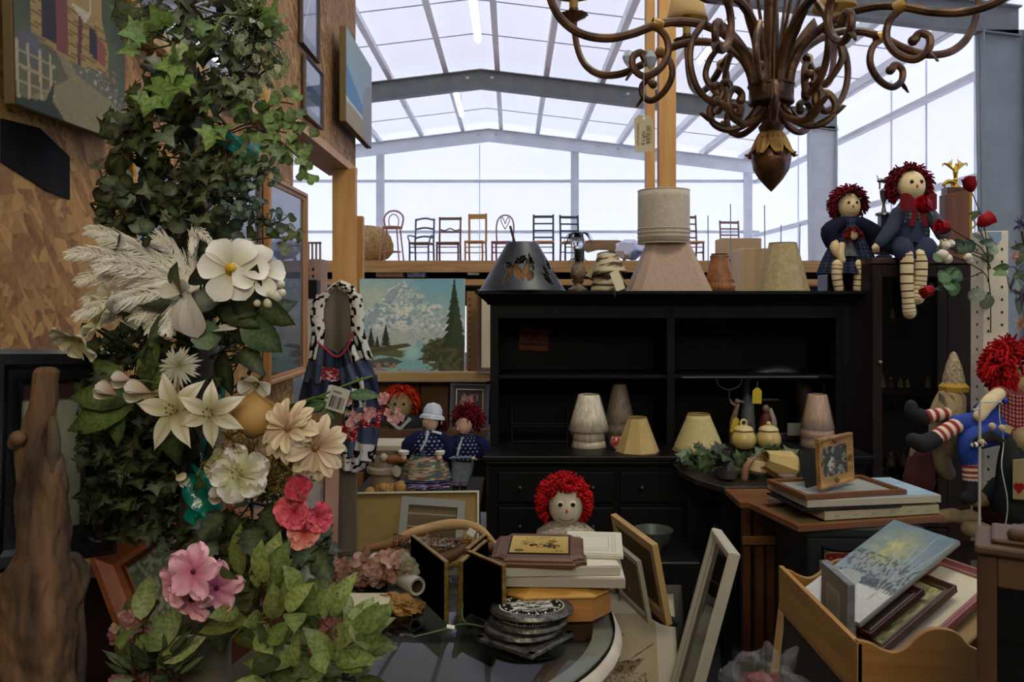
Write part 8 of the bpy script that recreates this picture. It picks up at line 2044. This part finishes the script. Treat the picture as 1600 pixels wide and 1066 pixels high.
for (px, py, r, d_, lb) in ((165, 612, 17, (-.8, -.3, .4), 'white closed lily bud furthest to the left of the post'), (190, 594, 15, (-.9, -.3, .1), 'pinkish lily bud just above the furthest left bud'), (215, 612, 20, (-.95, -.3, .15), 'long peach lily bud behind the first open lily'), (283, 748, 12, (.6, -.4, -.2), 'small cream bud beside the teal cellophane'), (342, 774, 15, (-1, -.3, .0), 'cream bud lying below the white azalea')):
    t = thing('flower_bud', lb, 'artificial flower', W(px, py, 1.29), 0, 'cream buds on the flower post'); kk = 1.29 / F; dv = Vector(d_).normalized()
    for j in range(4):
        m = M(); s_ = dv.orthogonal(); s_.rotate(Matrix.Rotation(j * PI / 2, 3, dv)); petal(m, -dv * r * kk * .9, dv + s_ * .12, s_, r * kk * 2.0, r * kk * .72, .45, .42, c0='#a87a5c' if j % 2 else '#9aa070', c1='#d0c9b8', tip=.8); m.build('petal', petalm, t)
    m = M(); m.tube([-dv * r * kk, -dv * r * kk * 2.2 + Vector((0, .01, 0)), -dv * r * kk * 3.6 + Vector((0, .03, -.01))], .002, 6, 0, '#4a5a2a'); m.build('stem', vcm, t)
bloom('lily', 'left of two open cream lilies side by side', 'artificial flower', 276, 642, 1.26, (-.15, -1, .25), 6, 66, 14, centre=('stamen', '#5a3a1a', 20), cup=.35, curl=.45, c0='#8f8a52', c1='#e0d9c2', tip=.85, sharp=.9, mid='#a8a06e', spin=.2, stemto=(315, 700))
bloom('lily', 'right of two open cream lilies with a tall upright petal', 'artificial flower', 330, 645, 1.24, (.1, -1, .1), 6, 56, 12, centre=('stamen', '#5a3a1a', 20), cup=.35, curl=.45, c0='#8f8a52', c1='#e4ddc6', tip=.85, sharp=.9, mid='#a8a06e', spin=.75, stemto=(318, 720))
bloom('chrysanthemum', 'white spidery chrysanthemum above the open lilies', 'artificial flower', 280, 572, 1.30, (.1, -1, .2), 22, 34, 2.4, cup=.5, curl=.7, c0='#7f8a5c', c1='#c9c7bb', nu=2, nv=6, layers=((1, 1, 0), (.75, 1, .1)), stemto=(310, 620))
bloom('azalea', 'large ruffled white azalea on the right of the post', 'artificial flower', 375, 742, 1.26, (.15, -1, .25), 5, 48, 22, centre=('stamen', '#6a5a2a', 24), cup=.45, curl=.55, ruff=3.5, c0='#a8ab62', c1='#ebe7de', tip=.62, spin=.4, stemto=(322, 800))
bloom('azalea', 'smaller white azalea tucked behind the large ruffled one', 'artificial flower', 345, 728, 1.31, (-.5, -1, .4), 5, 30, 18, centre=('stamen', '#6a5a2a', 14), cup=.5, curl=.5, ruff=2, c0='#9aa05c', c1='#c9c4a8', tip=.65, stemto=(320, 790))
for (px, py, fc, lb, n_) in ((452, 672, (-.35, -.8, .45), 'upper of two big pale peach daisies right of the clay pot', 15), (492, 700, (.35, -.9, .1), 'lower of two big pale peach daisies right of the clay pot', 15)):
    bloom('daisy', lb, 'artificial flower', px, py, 1.27, fc, n_ - 1, 52, 9, jit=.45, centre=('dot', '#6e5030', 7), cup=.5, curl=.5, c0='#b08c70', c1='#e0cfae', tip=.78, layers=((1, 1, 0), (.8, .9, .2)), mid='#a89070', stemto=(340, 760))
CO0, CO1 = '#b83044', '#c05058'
for (px, py, s_, fc, lb, c1) in ((460, 800, 30, (-.1, -1, .2), 'coral pink azalea in the middle of its cluster', '#ec7484'), (476, 832, 26, (.1, -1, .1), 'lowest coral azalea with cream and peach petals', '#eea894'), (496, 808, 24, (.6, -.9, .1), 'rightmost coral azalea of the cluster', '#da6478'), (466, 764, 22, (.1, -.9, .5), 'darker coral azalea at the top of the cluster', '#c04a5c')):
    bloom('azalea', lb, 'artificial flower', px, py, 1.27, fc, 5, s_, s_ * .54, cup=.75, curl=.5, ruff=2, c0=CO0, c1=c1, tip=.62, layers=((1, 1, 0), (.65, .8, .5)), group='coral azaleas above the pale leaves', stemto=(340, 850))
for (px, py, s_, fc, lb) in ((303, 893, 44, (-.05, -1, .2), 'front pale pink primrose with dark eye, top of its cluster'), (338, 918, 40, (.35, -1, -.1), 'right pale pink primrose of the cluster on the post'), (300, 935, 40, (-.1, -1, -.4), 'lowest pale pink primrose of the cluster on the post'), (272, 915, 36, (-.5, -1, 0), 'left pale pink primrose of the cluster on the post')):
    bloom('primrose', lb, 'artificial flower', px, py, 1.20 if py < 910 else 1.23, fc, 5, s_, s_ * .41, centre=('dot', '#3a1420', 4), cup=.18, curl=.22, ruff=1.5, c0='#c05a80', c1='#f0bccb', tip=.6, group='pale pink primroses low on the post', stemto=(322, 960))
# small pink flower clusters
def cluster(label, px, py, rx, ry, n_, D, cols, sz=8, name='flower_cluster', group='small pink flower clusters', stem=None):
    t = thing(name, label, 'artificial flower', W(px, py, D), 0, group); o = t.location; m = M(); m.T = Matrix.Translation(-o)
    for i in range(n_):
        a = random.uniform(0, 2 * PI); r = math.sqrt(random.random()); c = W(px + rx * r * math.cos(a), py + ry * r * math.sin(a), D + random.uniform(-.015, .015)); col = random.choice(cols)
        for j in range(4): b = j * PI / 2 + a; leaf(m, c, sz * D / F, (math.cos(b), -.3, math.sin(b)), (0, -1, .2), ROUND, col, .2, .2)
    m.build('florets', petalm, t)
    if stem:
        m = M(); m.T = Matrix.Translation(-o); m.tube([W(a, b, D + .01) for a, b in stem], .0016, 6, 0, '#3f4c26', smooth=4); m.build('stem', vcm, t)
    return t
PK = ['#9a5468', '#a8687a', '#8a4258', '#b08a7c']
cluster('loose pink flower cluster at the foot of the reddish wood frame', 205, 985, 34, 26, 20, 1.34, PK, 10, stem=[(205, 985), (230, 1010), (262, 1066)])
cluster('small deep pink bud on the left of the pale leaves', 461, 970, 9, 10, 12, 1.24, ['#6e2436', '#84344a'], 8, stem=[(461, 970), (440, 960), (400, 962), (360, 1000)])
cluster('dark pink round flower head among the pale leaves', 516, 984, 16, 20, 40, 1.24, ['#6a2438', '#8a4a58', '#5a1a2c'], 8, stem=[(516, 984), (490, 962), (440, 958), (380, 980)])
cluster('pale pink buds at the right end of the pale leaves', 572, 985, 14, 20, 14, 1.26, ['#a0606a', '#8a4450', '#b07a78'], 9, stem=[(572, 985), (540, 985), (500, 1000)])
cluster('tiny pink flowers at the very bottom left of the post', 185, 1062, 12, 6, 6, 1.32, PK, 8)
cluster('tiny pink flower low among the pale leaves', 493, 1018, 10, 6, 7, 1.25, PK, 7)
# pearl berries
t = thing('pearl_berry_pick', 'cluster of white pearl berries right of the magnolias', 'artificial berries', W(425, 465, 1.28)); o = t.location
for (a, b, r) in ((439, 444, 6.5), (432, 463, 9.5), (420, 474, 8.5), (440, 458, 7), (402, 474, 6), (425, 460, 8)): M().ell(W(a, b, 1.28) - o, r * 1.28 / F, 14).build('pearl', mat('pearl', '#bdb59f', .25, sheen=.3), t)
m = M(); m.T = Matrix.Translation(-o); m.tube([W(430, 470, 1.29), W(405, 490, 1.3), W(385, 520, 1.33)], .0015, 6, 0, '#5a5030', smooth=3); m.build('stem', vcm, t)
# clay pot
t = thing('clay_pot', 'small ochre clay pot tipped on its side between lily and peach daisies', 'pot', W(398, 648, 1.30), (R(-12), R(38), 0)); kk = 1.3 / F
M().lathe([(8 * kk, -34 * kk), (22 * kk, -30 * kk), (33 * kk, -14 * kk), (34 * kk, 2 * kk), (28 * kk, 18 * kk), (25 * kk, 26 * kk), (26.5 * kk, 30 * kk), (24 * kk, 30 * kk), (22.5 * kk, 24 * kk), (24 * kk, 14 * kk), (26 * kk, 0), (0, -24 * kk)], 40).build('pot_body', mat('ochre_clay', '#8f6a32', .7, c2='#a37e44', scale=10), t)
# golden dried fern
t = thing('dried_fern', 'golden dried lacy fern below the peach daisies', 'dried plant', W(430, 750, 1.31)); o = t.location; m = M(); m.T = Matrix.Translation(-o)
for i in range(30):
    p = W(395 + random.uniform(-10, 10), 765, 1.31); d_ = Vector((random.uniform(-.3, 1.1), random.uniform(-.3, .3), random.uniform(.1, 1))).normalized()
    pts = [p]
    for j in range(6): d_ = (d_ + rdir(.25)).normalized(); pts.append(pts[-1] + d_ * .017)
    m.tube(pts, [.0009] * 7, 4, 0, '#3f2c14', False)
    for j in range(1, 7):
        for r_ in range(7):
            e = pts[j] + rdir(.017); m.tube([pts[j], e], [.0005, .0003], 3, 0, random.choice(['#6b5620', '#857030', '#5a4418']), False); m.ell(e, .0013, 4, 0, random.choice(['#84702c', '#6b5a20']))
m.build('fronds', mat('dried_vc', rough=.9, vc=True), t)
# pink blossom stems lying across the garment with a barcode tag
t = thing('blossom_stem', 'green stems with small pink blossoms crossing the patchwork garment', 'artificial flowers', W(520, 630, 1.6)); o = t.location; st = M(); st.T = Matrix.Translation(-o)
for pts in ([(325, 700), (425, 648), (480, 628), (540, 602), (582, 588)], [(425, 645), (490, 622), (535, 625), (585, 622), (612, 640)], [(425, 646), (480, 626), (530, 635), (560, 655)], [(585, 622), (600, 628), (622, 655)]): st = M(); st.T = Matrix.Translation(-o); st.tube([W(a, b, 1.6) for a, b in pts], .0022, 6, 0, '#58702f', smooth=4); st.build('stem', vcm, t)
m = M(); m.T = Matrix.Translation(-o)
for a, b, s_, dx, dz in ((545, 618, 50, 1, .05), (510, 632, 44, -.8, -.2), (500, 630, 34, .6, -.6), (430, 662, 30, .9, 0)): leaf(m, W(a, b, 1.585), s_ * 1.585 / F, (dx, -.1, dz), (0, -.7, .8), OVAL, '#355a2c', .1, .15, .1)
m.build('leaves', leafm, t)
for (a, b, rx, ry, n_) in ((602, 622, 7, 12, 7), (616, 648, 14, 12, 11), (552, 656, 12, 10, 9), (578, 648, 10, 8, 7), (544, 628, 6, 10, 6)):
    m = M(); m.T = Matrix.Translation(-o)
    for i in range(n_):
        an = random.uniform(0, 2 * PI); r = math.sqrt(random.random()); c = W(a + rx * r * math.cos(an), b + ry * r * math.sin(an), 1.585)
        for j in range(4): leaf(m, c, 6.5 * 1.585 / F, (math.cos(j * 1.57 + an), -.3, math.sin(j * 1.57 + an)), (0, -1, 0), ROUND, random.choice(['#d08c96', '#c07484', '#e0aeb0']), .2, .2)
    m.build('blossom', petalm, t)
m = M(); P = Paint(34, 24, '#b5b3a4')
for i in range(14): P.put(P.rect(.12 + i * .055, .14 + i * .055 + (.012 if i % 3 else .02), .12, .62), '#4a4a44')
P.put(P.rect(.12, .6, .74, .8), '#6a6a60')
t3 = thing('barcode_tag', 'white barcode tag tied to the pink blossom stems', 'tag', W(528, 624, 1.57), (0, R(18), 0)); P.sheet(m, 30 * 1.57 / F, 38 * 1.57 / F, Matrix.Translation((0, -.001, -19 * 1.57 / F))); m.build('printed_card', vcm, t3, smooth=False, solid=.0006)
